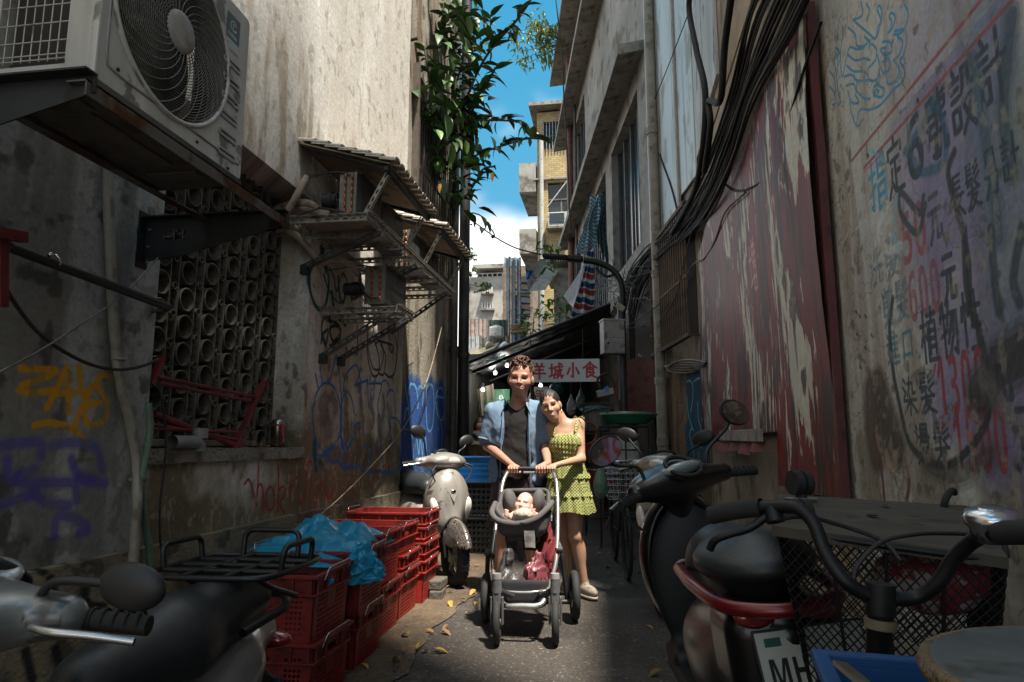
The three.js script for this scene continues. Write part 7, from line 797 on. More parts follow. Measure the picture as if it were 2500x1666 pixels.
const bx = -0.6; part(t, 'basket', blob([{ b: [bx + 0.025, 0.27, -4.48, 0.16, 0.1, 0.2, 0.06] }, { b: [bx + 0.025, 0.3, -4.5, 0.148, 0.1, 0.19, 0.05], sub: 1, k: 0.01 }, { b: [bx, 0.5, -4.5, 0.4, 0.18, 0.4, 0.01], rot: [-0.1, 0, 0], sub: 1, k: 0.01 }], [bx - 0.2, 0.14, -4.72], [bx + 0.24, 0.4, -4.24], 0.011), dkF, W);
const wheel = (x, z, r, th, ry) => { const g = new THREE.Group(); g.name = 'wheel'; t.add(g); const M4 = (q) => q.applyMatrix4(new THREE.Matrix4().makeRotationY(ry).setPosition(x, r, z)); part(g, 'tyre', M4(G.tr(G.tor(r - th, th, null, [0, Math.PI / 2, 0], 40, 12))), M.rubber, W); part(g, 'rim', [M4(G.tor(r - th * 2.1, 0.008, null, [0, Math.PI / 2, 0], 36, 8)), M4(G.cyl(0.025, 0.025, th * 2.2, null, [0, 0, Math.PI / 2], 16)), ...[0, 1, 2, 3, 4].map((i) => M4(G.box(0.012, r - th * 2, 0.02, [0, (r - th * 2) / 2 * Math.cos(i * 1.2566), (r - th * 2) / 2 * Math.sin(i * 1.2566)], [i * 1.2566, 0, 0])))], worn([0.1, 0.1, 0.1], 0.5), W); };
wheel(-0.865, -4.66, 0.155, 0.026, 0.1); wheel(-0.285, -4.78, 0.16, 0.026, 0.16); wheel(-0.705, -4.15, 0.125, 0.022, 0.12); wheel(-0.365, -4.2, 0.125, 0.022, 0.08);
for (const [x, z, u] of [[-0.705, -4.15, 1201], [-0.365, -4.2, 1352]]) { part(t, 'fork', [G.cyl(0.027, 0.03, 0.075, [x, 0.33, z + 0.0], null, 18), G.rb(0.05, 0.1, 0.04, 0.012, [x, 0.27, z + 0.005]), G.rb(0.012, 0.16, 0.035, 0.005, [x - 0.033, 0.19, z]), G.rb(0.012, 0.16, 0.035, 0.005, [x + 0.033, 0.19, z])], worn([0.13, 0.13, 0.13], 0.5), { world: true, kind: 'stuff' }); part(t, 'fork_cap', G.cyl(0.026, 0.028, 0.03, [x, 0.385, z], null, 18), worn([0.34, 0.33, 0.32], 0.45), W); part(t, 'fork_arm', G.rod([x, 0.31, z], [x + (x < -0.5 ? 0.09 : -0.09), 0.26, z - 0.05], 0.018), blk, W); }
const cx = -0.61, cy = 0.715, cz = -4.62;
part(t, 'seat_shell', blob([{ e: [cx, cy + 0.0, cz, 0.185, 0.15, 0.19], k: 0.05 }, { b: [cx, cy - 0.05, cz - 0.02, 0.16, 0.1, 0.16, 0.06], k: 0.05 }, { e: [cx, cy + 0.1, cz + 0.06, 0.17, 0.17, 0.2], sub: 1, k: 0.03 }, { b: [cx, cy + 0.2, cz + 0.3, 0.4, 0.22, 0.22, 0.02], rot: [0.5, 0, 0], sub: 1, k: 0.03 }], [cx - 0.24, cy - 0.2, cz - 0.24], [cx + 0.24, cy + 0.2, cz + 0.24], 0.011), gry, W);
part(t, 'seat_lip', G.tube([[cx - 0.19, cy + 0.05, cz - 0.02], [cx - 0.195, cy - 0.01, cz + 0.08], [cx - 0.13, cy - 0.05, cz + 0.15], [cx + 0.0, cy - 0.06, cz + 0.17], [cx + 0.1, cy - 0.03, cz + 0.16], [cx + 0.17, cy + 0.03, cz + 0.1], [cx + 0.19, cy + 0.06, cz - 0.02]], 0.02, 40, 12), gry, W);
part(t, 'seat_hood_frame', G.pipe([[cx - 0.165, cy - 0.02, cz + 0.02], [cx - 0.16, cy + 0.125, cz - 0.1], [cx + 0.165, cy + 0.135, cz - 0.1], [cx + 0.165, cy - 0.02, cz + 0.02]], 0.017, 0.05, 12), worn([0.09, 0.085, 0.085], 0.7), W);
for (const s of [-1, 1]) part(t, 'head_cushion', blob([{ e: [cx + s * 0.095, cy + 0.06, cz - 0.05, 0.045, 0.085, 0.07], rot: [0, 0, s * -0.15] }], [cx + s * 0.095 - 0.08, cy - 0.05, cz - 0.14], [cx + s * 0.095 + 0.08, cy + 0.17, cz + 0.05], 0.009), gry, W);
for (const [s, u] of [[-1, 1205], [1, 1342]]) part(t, 'pivot', G.cyl(0.026, 0.026, 0.03, p(u, 1263, -4.66).toArray(), [0, 0, Math.PI / 2], 20), mat([0.13, 0.38, 0.46], 0.35), W);
part(t, 'harness_strap', [G.rb(0.035, 0.012, 0.004, 0.002, [cx + 0.02, cy - 0.055, cz + 0.19]), G.rb(0.1, 0.016, 0.012, 0.004, [cx + 0.01, cy - 0.045, cz + 0.17], [0, 0, 0.1])], blk, { world: true, kind: 'stuff' });
part(t, 'seat_base', [G.rb(0.22, 0.06, 0.22, 0.02, [cx, 0.55, cz - 0.02]), G.rb(0.26, 0.1, 0.03, 0.01, [cx, 0.5, cz - 0.12]), G.rb(0.035, 0.15, 0.01, 0.004, [cx - 0.01, 0.48, cz + 0.1], [0.3, 0, 0.12])], blk, { world: true, kind: 'stuff' }); part(t, 'webbing', G.grid(3, 10, (u, v) => V(cx - 0.02 + u * 0.032 + 0.012 * v, 0.57 - v * 0.14, cz + 0.14 - 0.05 * v)), worn([0.12, 0.07, 0.055], 0.9), W);
part(t, 'care_label', G.grid(4, 8, (u, v) => V(cx + 0.03 + u * 0.065 + 0.008 * v, 0.615 - v * 0.105, cz + 0.185 + 0.012 * Math.sin(u * 4 + v * 3))), worn([0.42, 0.4, 0.37], 0.9), W);
const b1 = thing('plastic_bag', 'grey plastic bag in the left of the pushchair basket', 'bag', [cx - 0.08, 0.2, -4.42]); part(b1, 'bag', blob([{ c: [cx - 0.1, 0.25, -4.42, 0.06, cx - 0.075, 0.47, -4.46, 0.03], k: 0.03 }, { e: [cx - 0.05, 0.28, -4.42, 0.09, 0.09, 0.08], k: 0.04 }], [cx - 0.22, 0.16, -4.56], [cx + 0.08, 0.54, -4.3], 0.01, null, (x, y, z) => 0.02 * (Math.abs(fbm(x * 30 + z * 22, y * 8, 3, 7) - 0.5) * 4 - 0.7) + 0.008 * fbm(x * 60, y * 60 + z * 40, 2, 3)), mat([0.045, 0.04, 0.04], 0.45, 0, { transmission: 0.2 }), W);
const b2 = thing('plastic_bag', 'pink translucent plastic bag in the right of the pushchair basket', 'bag', [cx + 0.1, 0.2, -4.44]); part(b2, 'bag', blob([{ e: [cx + 0.1, 0.31, -4.44, 0.075, 0.11, 0.08], k: 0.04 }, { c: [cx + 0.1, 0.36, -4.44, 0.05, cx + 0.12, 0.46, -4.46, 0.03], k: 0.03 }], [cx, 0.16, -4.56], [cx + 0.22, 0.54, -4.33], 0.009, null, (x, y, z) => 0.026 * (Math.abs(fbm(x * 34 + z * 26, y * 9, 3, 17) - 0.5) * 4 - 0.7) + 0.008 * fbm(x * 60, y * 60 + z * 40, 2, 3)), mat([0.24, 0.06, 0.075], 0.35, 0, { transmission: 0.35 }), W);
const b3 = thing('red_jacket', 'red cloth jacket hanging over the back of the pushchair basket', 'jacket', [cx + 0.16, 0.4, -4.72]); part(b3, 'cloth', blob([{ c: [cx + 0.15, 0.62, -4.76, 0.012, cx + 0.15, 0.44, -4.72, 0.06], k: 0.03 }, { c: [cx + 0.15, 0.44, -4.72, 0.06, cx + 0.16, 0.3, -4.7, 0.05], k: 0.03 }], [cx + 0.04, 0.22, -4.84], [cx + 0.26, 0.66, -4.6], 0.01, null, (x, y, z) => 0.03 * (Math.abs(fbm(x * 24 + z * 12, y * 10 + z * 9, 3, 27) - 0.5) * 4 - 0.7)), mat([0.14, 0.006, 0.012], 0.85, 0, { map: T.weave }), W);
const tt = thing('yellow_toy', 'small yellow rubber toy at the front of the pushchair basket', 'toy', [p(1254, 1441, -4.33).x, 0.27, -4.33]); part(tt, 'toy', [G.sph(0.022, [0, 0.02, 0], [1.2, 0.8, 1]), G.sph(0.014, [-0.012, 0.042, 0.008]), G.sph(0.014, [0.03, 0.012, 0.0])], mat([0.6, 0.4, 0.02], 0.4));
// ---- baby ----
const hb = p(1279, 1233, -4.62), tb = thing('person', 'sleeping baby with bare feet lying in the grey pushchair seat', 'baby', [cx, cy - 0.05, cz]), skb = SK.baby;
const fL = p(1237, 1256, -4.5), fR = p(1302, 1254, -4.52); const foot = (f, s) => { const l = [{ c: [f.x + s * 0.012, f.y - 0.025, f.z - 0.05, 0.022, f.x, f.y - 0.012, f.z - 0.008, 0.0165], k: 0.01 }, { e: [f.x, f.y + 0.002, f.z, 0.016, 0.028, 0.012], k: 0.012 }]; for (let i = 0; i < 5; i++) l.push({ e: [f.x - s * (-0.0125 + i * 0.0062), f.y + 0.028 - Math.abs(i - 1) * 0.0025, f.z + 0.003, i === 0 ? 0.0052 : 0.0038, 0.006, 0.0055], k: 0.003 }); return l; };
const bc2 = (x, y, z) => [skb[0], skb[1], skb[2]];
const bh = place(blob(headPrims(1, { w: 1.06, nose: 0.9 }).map((q) => q), [-0.11, -0.15, -0.13], [0.11, 0.15, 0.14], 0.0042, faceColor(skb, { w: 1.06, brow: [0.4, 0.24, 0.17], closed: 1, smile: -0.006, eye: 0.6, squint: -0.004, lip: [0.5, 0.17, 0.15] })), [hb.x, hb.y + 0.0, hb.z], [-0.35, -0.12, -0.2], 0.66);
part(tb, 'body', [bh, blob([...foot(fL, -1), ...foot(fR, 1), { c: [fL.x - 0.012, fL.y - 0.025, fL.z - 0.05, 0.022, cx - 0.06, cy - 0.04, cz + 0.02, 0.035], k: 0.02 }, { c: [fR.x + 0.012, fR.y - 0.025, fR.z - 0.05, 0.022, cx + 0.07, cy - 0.04, cz + 0.02, 0.035], k: 0.02 }, { e: [cx, cy - 0.02, cz - 0.01, 0.07, 0.07, 0.07], k: 0.03 }], [cx - 0.2, cy - 0.12, cz - 0.1], [cx + 0.2, cy + 0.1, cz + 0.18], 0.0045, bc2)], skinMat(), { world: true, uv: 4 });
part(tb, 'top', blob([{ e: [hb.x + 0.005, hb.y - 0.085, hb.z + 0.02, 0.062, 0.04, 0.06], k: 0.02 }, { e: [cx + 0.015, cy - 0.01, cz + 0.08, 0.075, 0.04, 0.06], k: 0.03 }], [cx - 0.12, cy - 0.1, cz - 0.1], [cx + 0.13, cy + 0.09, cz + 0.2], 0.006, null, (x, y, z) => 0.012 * (fbm(x * 40, y * 36 + z * 20, 3, 37) - 0.5)), mat([0.42, 0.38, 0.31], 0.9, 0, { map: T.weave }), W);
}
// ================= right-hand side =================
const sheen = (c, r = 0.35) => mat(c, r, 0, { map: T.scratch });
{ // peeling red sheet-metal billboard
const z0 = -3.45, z1 = -8.08, len = z0 - z1, yb = 0.9, yt = 3.4, H = yt - yb;
const flake = (s, y) => { const n = fbm(s * 3.4, y * 1.5, 6, 601) + 0.62 * (fbm(s * 26, y * 4.4, 6, 611) - 0.5) + 0.15 * Math.exp(-(((s - 4.15) / 0.45) ** 2)) + 0.1 * Math.exp(-(((s - 0.55) / 0.4) ** 2)) * ss(1.0, 1.5, y) + 0.04 * Math.exp(-(((s - 2.9) / 0.3) ** 2)); return ss(0.6, 0.64, n); };
const W = wallCanvas(1390, 750, len, H, (s, y) => { const a = fbm(s * 1.8, y * 1.8, 5, 621), b = fbm(s * 14, y * 4, 4, 631), g = fbm(s * 70, y * 40, 2, 641); let c = mix3([0.48, 0.09, 0.09], [0.34, 0.05, 0.055], a); c = mix3(c, [0.58, 0.2, 0.18], ss(0.52, 0.7, fbm(s * 1.6 + 4, y * 0.9, 4, 651)) * 0.4); const f = flake(s, y); let u = mix3([0.84, 0.83, 0.78], [0.68, 0.68, 0.62], b); u = mix3(u, [0.25, 0.17, 0.14], ss(0.56, 0.68, fbm(s * 10, y * 5, 5, 661))); c = mix3(c, u, f); c = mix3(c, [0.13, 0.06, 0.055], ss(0.53, 0.66, fbm(s * 18, y * 2.4, 5, 671)) * 0.75); return c.map((q) => q * (0.9 + 0.2 * g)); });
const q = (u, v) => { const p = at(u, v, { x: XR - 0.02 }); return [p.z - z1, p.y - yb]; }, g = W.g; // s grows towards the viewer
g.globalAlpha = 0.75; { const [s, y] = q(1850, 640); glyph(g, '增', W.X(s - 0.15), W.Y(y + 0.18), 0.26 * W.k, 0.4 * W.k, '#c9a59c', 0.028 * W.k); } g.globalAlpha = 1;
for (const [u, v, du] of [[1790, 720, 30], [1830, 700, 26], [1760, 760, 22], [1850, 780, 26], [1790, 930, 24], [1860, 900, 20], [1830, 760, 16]]) for (let i = 0; i < 5; i++) { const [s, y] = q(u + rnd(-du, du), v + rnd(-24, 24)); W.spray([[s, y], [s + rnd(-0.06, 0.06), y + rnd(-0.12, 0.12)], [s + rnd(-0.05, 0.05), y - 0.12]], '#b89890', 0.02, 0.6, 0.1); }
W.after((s, y, r, gg, b) => { const f = flake(s + 0.01, y) * ss(0.5, 0.62, fbm(s * 30, y * 10, 3, 681)); return mix3([r, gg, b], [0.74, 0.7, 0.64], f * 0.35); });
const bend = (z, y) => XR - mix(0.04, 0.085, ss(z0, z0 - 0.7, z)) - ss(z0, z0 - 0.7, z) * 0.0 - 0.03 * Math.sin((z - z1) * 1.7) * ss(z1, z1 + 1, z) - 0.02 * Math.sin(y * 2 + z) - 0.012 * (fbm(z * 3, y * 2, 3, 5) - 0.5);
const t = thing('red_billboard', 'buckled sheet metal billboard with peeling red paint on the right wall', 'billboard', [XR, yb, (z0 + z1) / 2]);
const flakeT = tex(1024, 512, (u, v) => 1 - 0.75 * flake(u * len, v * H) + 0.2 * fbm(u * 200, v * 60, 2, 9), { srgb: false });
const mR = mat([1, 1, 1], 0.52, 0, { map: W.tex(), bumpMap: flakeT, bumpScale: 0.004 });
const sheet = (za, zb, ya, yb2, n) => { const gg = G.grid(40, 24, (u, v) => { const z = mix(za, zb, u), y = mix(ya, yb2, 1 - v); return V(bend(z, y), y, z); }); return G.mapUV(gg, (x, y, z) => [(z - z1) / len, (y - yb) / H]); };
part(t, 'sheet', sheet(z1, -4.66, 1.24, yt), mR, { world: true, uv: 0 }); part(t, 'sheet', sheet(-4.655, z0 - 0.02, yb, yt - 0.02), mR, { world: true, uv: 0 });
part(t, 'edge_strip', G.warp(G.fix(new THREE.BoxGeometry(0.04, yt - yb + 0.12, 0.045, 1, 20, 1).translate(XR - 0.03, (yt + yb) / 2 - 0.02, z0 - 0.02)), (v) => { v.z += 0.012 * (fbm(v.y * 4, 1, 3, 3) - 0.5); v.x -= 0.01 * fbm(v.y * 3, 6, 2, 3); }), worn([0.16, 0.035, 0.035], 0.6), { world: true });
part(t, 'bottom_strip', G.rb(0.03, 0.085, 1.7, 0.005, [XR - 0.15, 1.225, -5.55], [0.012, 0, 0]), worn([0.36, 0.34, 0.3], 0.8), { world: true });
part(t, 'torn_edge', G.grid(60, 3, (u, v) => { const z = mix(-6.9, -4.7, u); return V(XR - 0.13 - 0.03 * v - 0.02 * Math.sin(u * 30), 1.18 - v * (0.05 + 0.06 * fbm(z * 5, 2, 3, 7)), z); }), worn([0.25, 0.06, 0.05], 0.7), { world: true });
part(t, 'lower_panel', G.bb(XR - 0.03, XR - 0.015, 0.84, 0.9, -4.64, z0 - 0.08), worn([0.4, 0.39, 0.36], 0.8), { world: true });
}
const onR = (u, v, off = 0.05) => { const p = at(u, v, { x: XR - off }); if (p.z < -8.1 || p.z > 0) return at(u, v, { p: FP.clone().addScaledVector(FN, off), n: FN }); return p; };
{ // the thick bundle of cables sweeping down the right wall
const t = thing('cable_bundle', 'thick bundle of black cables sweeping down the right wall to the lamp post', 'cables', [XR, 4, -6.5]);
const path = [[1935, -60], [1880, 60], [1815, 230], [1770, 360], [1720, 480], [1660, 570], [1590, 630], [1550, 690], [1535, 760]], mats = [mat([0.006, 0.006, 0.006], 0.75), mat([0.011, 0.011, 0.01], 0.8), mat([0.035, 0.033, 0.03], 0.7)];
for (let i = 0; i < 46; i++) { const w = rnd(-1, 1), fan = rnd(-1, 1), o = rnd(0.04, 0.2), r = rnd(0.005, 0.013); const pts = path.map(([u, v], k) => onR(u + w * (k < 2 ? 60 : k < 6 ? 26 : 14) + (k > 5 ? fan * 12 : 0) + rnd(-4, 4), v + fan * (k > 4 ? 16 : 6) + w * (k < 5 ? 20 : 6), o + (k > 6 ? 0.06 : 0))); part(t, 'cable', G.tube(pts, r, 48, 6), mats[i % 7 === 0 ? 2 : i % 2], { world: true }); }
const two = (name, lab, l, r, off, m = mats[0]) => { const q = l.map(([u, v]) => onR(u, v, off)); const c = thing(name, lab, 'cable', q[0].toArray()); part(c, 'cable', G.tube(q, r, 60, 7), m, { world: true }); };
two('thick_cable', 'thick black cable forking across the pale cladding at the upper right', [[1690, -40], [1682, 10], [1700, 120], [1722, 230], [1720, 320], [1705, 430], [1680, 500], [1640, 570]], 0.03, 0.22); two('thick_cable', 'thick black cable dropping from the top frame edge beside the bundle', [[1790, -40], [1770, 110], [1760, 240], [1730, 250], [1735, 300], [1720, 420]], 0.026, 0.26);
two('thin_cable', 'thin black wire crossing the pale cladding diagonally', [[1678, 40], [1640, 140], [1600, 240]], 0.007, 0.1); two('thin_cable', 'thin black cable running down the pale cladding beside the drainpipe', [[1582, 200], [1590, 300], [1612, 380], [1640, 460], [1660, 540]], 0.014, 0.06);
two('loose_cable', 'long black cable hanging along the top edge of the red billboard', [[2005, 55], [1960, 180], [1915, 330], [1880, 420], [1830, 460], [1790, 465], [1765, 445]], 0.008, 0.09); two('loose_cable', 'grey cable drooping from the red billboard corner to the barred window', [[1820, 470], [1770, 520], [1745, 590], [1720, 630], [1690, 650], [1670, 690], [1620, 725], [1580, 730], [1550, 700]], 0.009, 0.1, worn([0.3, 0.27, 0.23]));
two('thin_cable', 'brown wire crossing in front of the barred window', [[1690, 560], [1670, 640], [1650, 720], [1600, 800]], 0.006, 0.16, worn([0.15, 0.08, 0.05])); two('thin_cable', 'white wire tied round the drainpipe', [[1588, 820], [1605, 835], [1628, 858]], 0.007, 0.12, worn([0.5, 0.5, 0.48]));
const ty = thing('cable_tangle', 'tangle of thin wires around the lamp post top', 'cables', onR(1530, 720, 0.3).toArray()); for (let i = 0; i < 22; i++) { const u0 = 1500 + rnd(-60, 60), v0 = 730 + rnd(-70, 60), q = []; for (let k = 0; k < 5; k++) q.push(onR(u0 + rnd(-50, 50) + k * 14 - 30, v0 + rnd(-30, 30) + Math.sin(k) * 20, rnd(0.15, 0.4))); part(ty, 'wire', G.tube(q, rnd(0.004, 0.009), 28, 5), mats[i % 3], { world: true }); }
const hz = thing('cable_coil', 'loops of pale cable hung below the barred window', 'cable', onR(1670, 885, 0.1).toArray()); for (let i = 0; i < 6; i++) { const q = []; for (let k = 0; k <= 10; k++) { const a = k / 10 * Math.PI * (i < 3 ? 1 : 0.8); q.push(onR(1668 - Math.cos(a) * 50 + i * 3, 890 - Math.sin(a) * 14 * (i - 2.5) * 0.6 + i * 2, 0.08 + i * 0.012)); } part(hz, 'cable', G.tube(q, 0.014, 40, 6), worn([0.36, 0.32, 0.26], 0.7), { world: true }); }
}
{ // drainpipe, grey conduits
const pipe = (lab, u0, v0, u1, r, off, c, y0 = 0, y1 = 14) => { const a = onR(u0, v0, off), t = thing('drainpipe', lab, 'drainpipe', [a.x, 0, a.z]); part(t, 'pipe', G.cyl(r, r, y1 - y0, [0, (y0 + y1) / 2, 0]), worn(c, 0.6, 0, { s: 0.6 })); for (const y of [1.2, 2.05, 3.6, 5.8, 8.3]) if (y < y1) part(t, 'collar', G.cyl(r + 0.012, r + 0.012, 0.1, [0, y, 0]), worn(c.map((q) => q * 0.9), 0.6)); return t; };
pipe('big beige drainpipe standing in front of the pale cladding on the right', 1606, 700, 0, 0.075, 0.14, [0.4, 0.36, 0.28]);
pipe('thin grey conduit right of the big beige drainpipe', 1622, 900, 0, 0.022, 0.06, [0.2, 0.2, 0.18], 0, 3.4); pipe('rusty red pipe on the far end of the right facade', 1393, 500, 0, 0.1, 0.12, [0.25, 0.1, 0.06]); pipe('thin steel pipe next to the rusty red pipe', 1407, 500, 0, 0.04, 0.1, [0.1, 0.09, 0.08]);
}
{ // street lamp with meter box
const b = at(1520, 900, { z: -9.6 }), t = thing('street_lamp', 'dark street lamp arching over the alley from the right', 'street lamp', [b.x, 0, b.z]); const q = (u, v, z = -9.6) => at(u, v, { z }), mk = worn([0.025, 0.027, 0.028], 0.5, 0.4);
part(t, 'post', G.cyl(0.055, 0.06, 3.2, [0, 1.6, 0]), worn([0.08, 0.085, 0.09], 0.5, 0.4)); part(t, 'arm', G.tube([[1520, 790], [1520, 720], [1512, 680], [1490, 655], [1455, 640], [1425, 636]].map(([u, v]) => q(u, v)), 0.045, 40, 10), mk, { world: true }); part(t, 'stay', G.tube([[1505, 668], [1480, 675], [1455, 655]].map(([u, v]) => q(u, v)), 0.02, 14, 8), mk, { world: true });
const A = q(1424, 634), Bp = q(1322, 624); part(t, 'lamp_head', [G.tr(G.rb(0.24, 0.085, 0.15, 0.03), A.clone().lerp(Bp, 0.2).toArray(), [0, 0, -0.12]), G.tr(G.rb(0.36, 0.05, 0.17, 0.02), A.clone().lerp(Bp, 0.68).toArray(), [0, 0, -0.1])], mk, { world: true, kind: 'stuff' });
for (let i = 0; i < 9; i++) part(t, 'cooling_fin', G.tr(G.rb(0.012, 0.035, 0.18, 0.003, null, null, 1), A.clone().lerp(Bp, 0.42 + i * 0.062).add(V(0, -0.03, 0)).toArray(), [0, 0, -0.1]), mk, { world: true });
const mb = thing('meter_box', 'pale grey metal meter box fixed to the street lamp post', 'meter box', q(1495, 825, -9.45).toArray()); mb.rotation.y = 0.3; mb.updateMatrixWorld(true); const mw = worn([0.45, 0.46, 0.44], 0.5, 0.1); part(mb, 'box', G.rb(0.3, 0.46, 0.2, 0.01), mw); part(mb, 'lid', G.rb(0.32, 0.03, 0.22, 0.006, [0, 0.235, 0]), mw); part(mb, 'door', [G.rb(0.27, 0.22, 0.008, 0.003, [0, 0.1, 0.102])], mw); part(mb, 'door', G.rb(0.27, 0.18, 0.008, 0.003, [0, -0.12, 0.102]), mw); part(mb, 'lock', G.cyl(0.015, 0.015, 0.01, [-0.09, -0.09, 0.11], [Math.PI / 2, 0, 0], 12), M.black);
const fbx = thing('junction_box', 'dirty white junction box under the meter box with blue tag', 'junction box', q(1478, 960, -9.4).toArray()); fbx.rotation.z = 0.2; fbx.updateMatrixWorld(true); part(fbx, 'box', G.rb(0.24, 0.1, 0.16, 0.02), worn([0.4, 0.4, 0.38], 0.6)); part(fbx, 'tag', G.rb(0.06, 0.07, 0.006, 0.002, [0.03, 0.04, 0.085]), mat([0.03, 0.16, 0.4], 0.5)); part(fbx, 'cable', G.tube([[-0.05, 0.05, 0.05], [-0.06, 0.2, 0.06], [0.08, 0.25, 0.04], [0.14, 0.1, 0.05], [0.1, 0, 0.06]], 0.018, 24, 7), M.cable);
const jb = thing('junction_box', 'small cream junction box hanging among wires at the lamp post top', 'junction box', q(1515, 750, -9.35).toArray()); jb.rotation.z = -0.6; part(jb, 'box', G.rb(0.13, 0.07, 0.06, 0.008), worn([0.45, 0.4, 0.3], 0.6));
}
{ // tarpaulins hung from the far facade
const cloth = (name, lab, cor, m, amp, n, z) => { const P = cor.map(([u, v]) => at(u, v, { z })), t = thing(name, lab, 'tarpaulin', P[0].toArray()); part(t, 'cloth', G.mapUV(G.grid(60, 40, (u, v) => { const p = P[0].clone().lerp(P[1], u).lerp(P[3].clone().lerp(P[2], u), v); p.z += amp * Math.sin(u * n + 3 * fbm(u * 3, v * 3, 2, 5)) * (0.4 + v); p.x += amp * 0.5 * Math.sin(v * 5 + u * 4); return p; }), () => [0, 0]), m, { world: true, uv: 0 }); return t; };
const st = tex(64, 256, (u, v) => { const k = (v * 3) % 1; const n = 0.9 + 0.1 * pf(u, v, 8, 3, 7); return (k < 0.34 ? [0.66, 0.2, 0.19] : k < 0.42 ? [0.85, 0.85, 0.85] : k < 0.76 ? [0.1, 0.26, 0.42] : [0.8, 0.86, 0.88]).map((c) => c * n); });
const uvCloth = (t) => { const o = t.children[0], g = o.geometry, p = g.attributes.position; g.computeBoundingBox(); const b = g.boundingBox; G.mapUV(g, (x, y) => [(x - b.min.x), (y - b.min.y) / (b.max.y - b.min.y) * 1.6 + (x - b.min.x) * 0.25]); };
uvCloth(cloth('striped_tarp', 'red white and blue striped tarpaulin hanging above the market canopy', [[1432, 615], [1455, 600], [1446, 760], [1395, 790]], mat([0.9, 0.9, 0.9], 0.6, 0, { map: st, transmission: 0.25, thickness: 0 }), 0.06, 12, -12.5)); cloth('white_tarp', 'white underside of the striped tarpaulin, sunlit', [[1425, 640], [1436, 615], [1408, 770], [1380, 725]], mat([0.75, 0.76, 0.78], 0.7, 0, { transmission: 0.3, thickness: 0 }), 0.04, 9, -12.6);
const sh = tex(128, 128, (u, v) => { const k = Math.sin((v * 10 + u * 3) * 6.283) > 0.2; const n = 0.75 + 0.4 * pf(u, v, 8, 4, 9); return (k ? [0.75, 0.85, 0.88] : [0.35, 0.52, 0.57]).map((c) => c * n); });
uvCloth(cloth('shade_net', 'torn teal shade netting hanging beside the rusty pipe', [[1440, 480], [1475, 470], [1460, 590], [1412, 625]], mat([0.8, 0.8, 0.8], 0.8, 0, { map: sh, transmission: 0.3, thickness: 0 }), 0.1, 14, -13)); uvCloth(cloth('shade_net', 'dark torn end of the netting caught under the window hood', [[1462, 470], [1485, 520], [1480, 680], [1462, 590]], mat([0.12, 0.2, 0.22], 0.8, 0, { map: sh, transmission: 0.3, thickness: 0 }), 0.08, 18, -12.7));
}
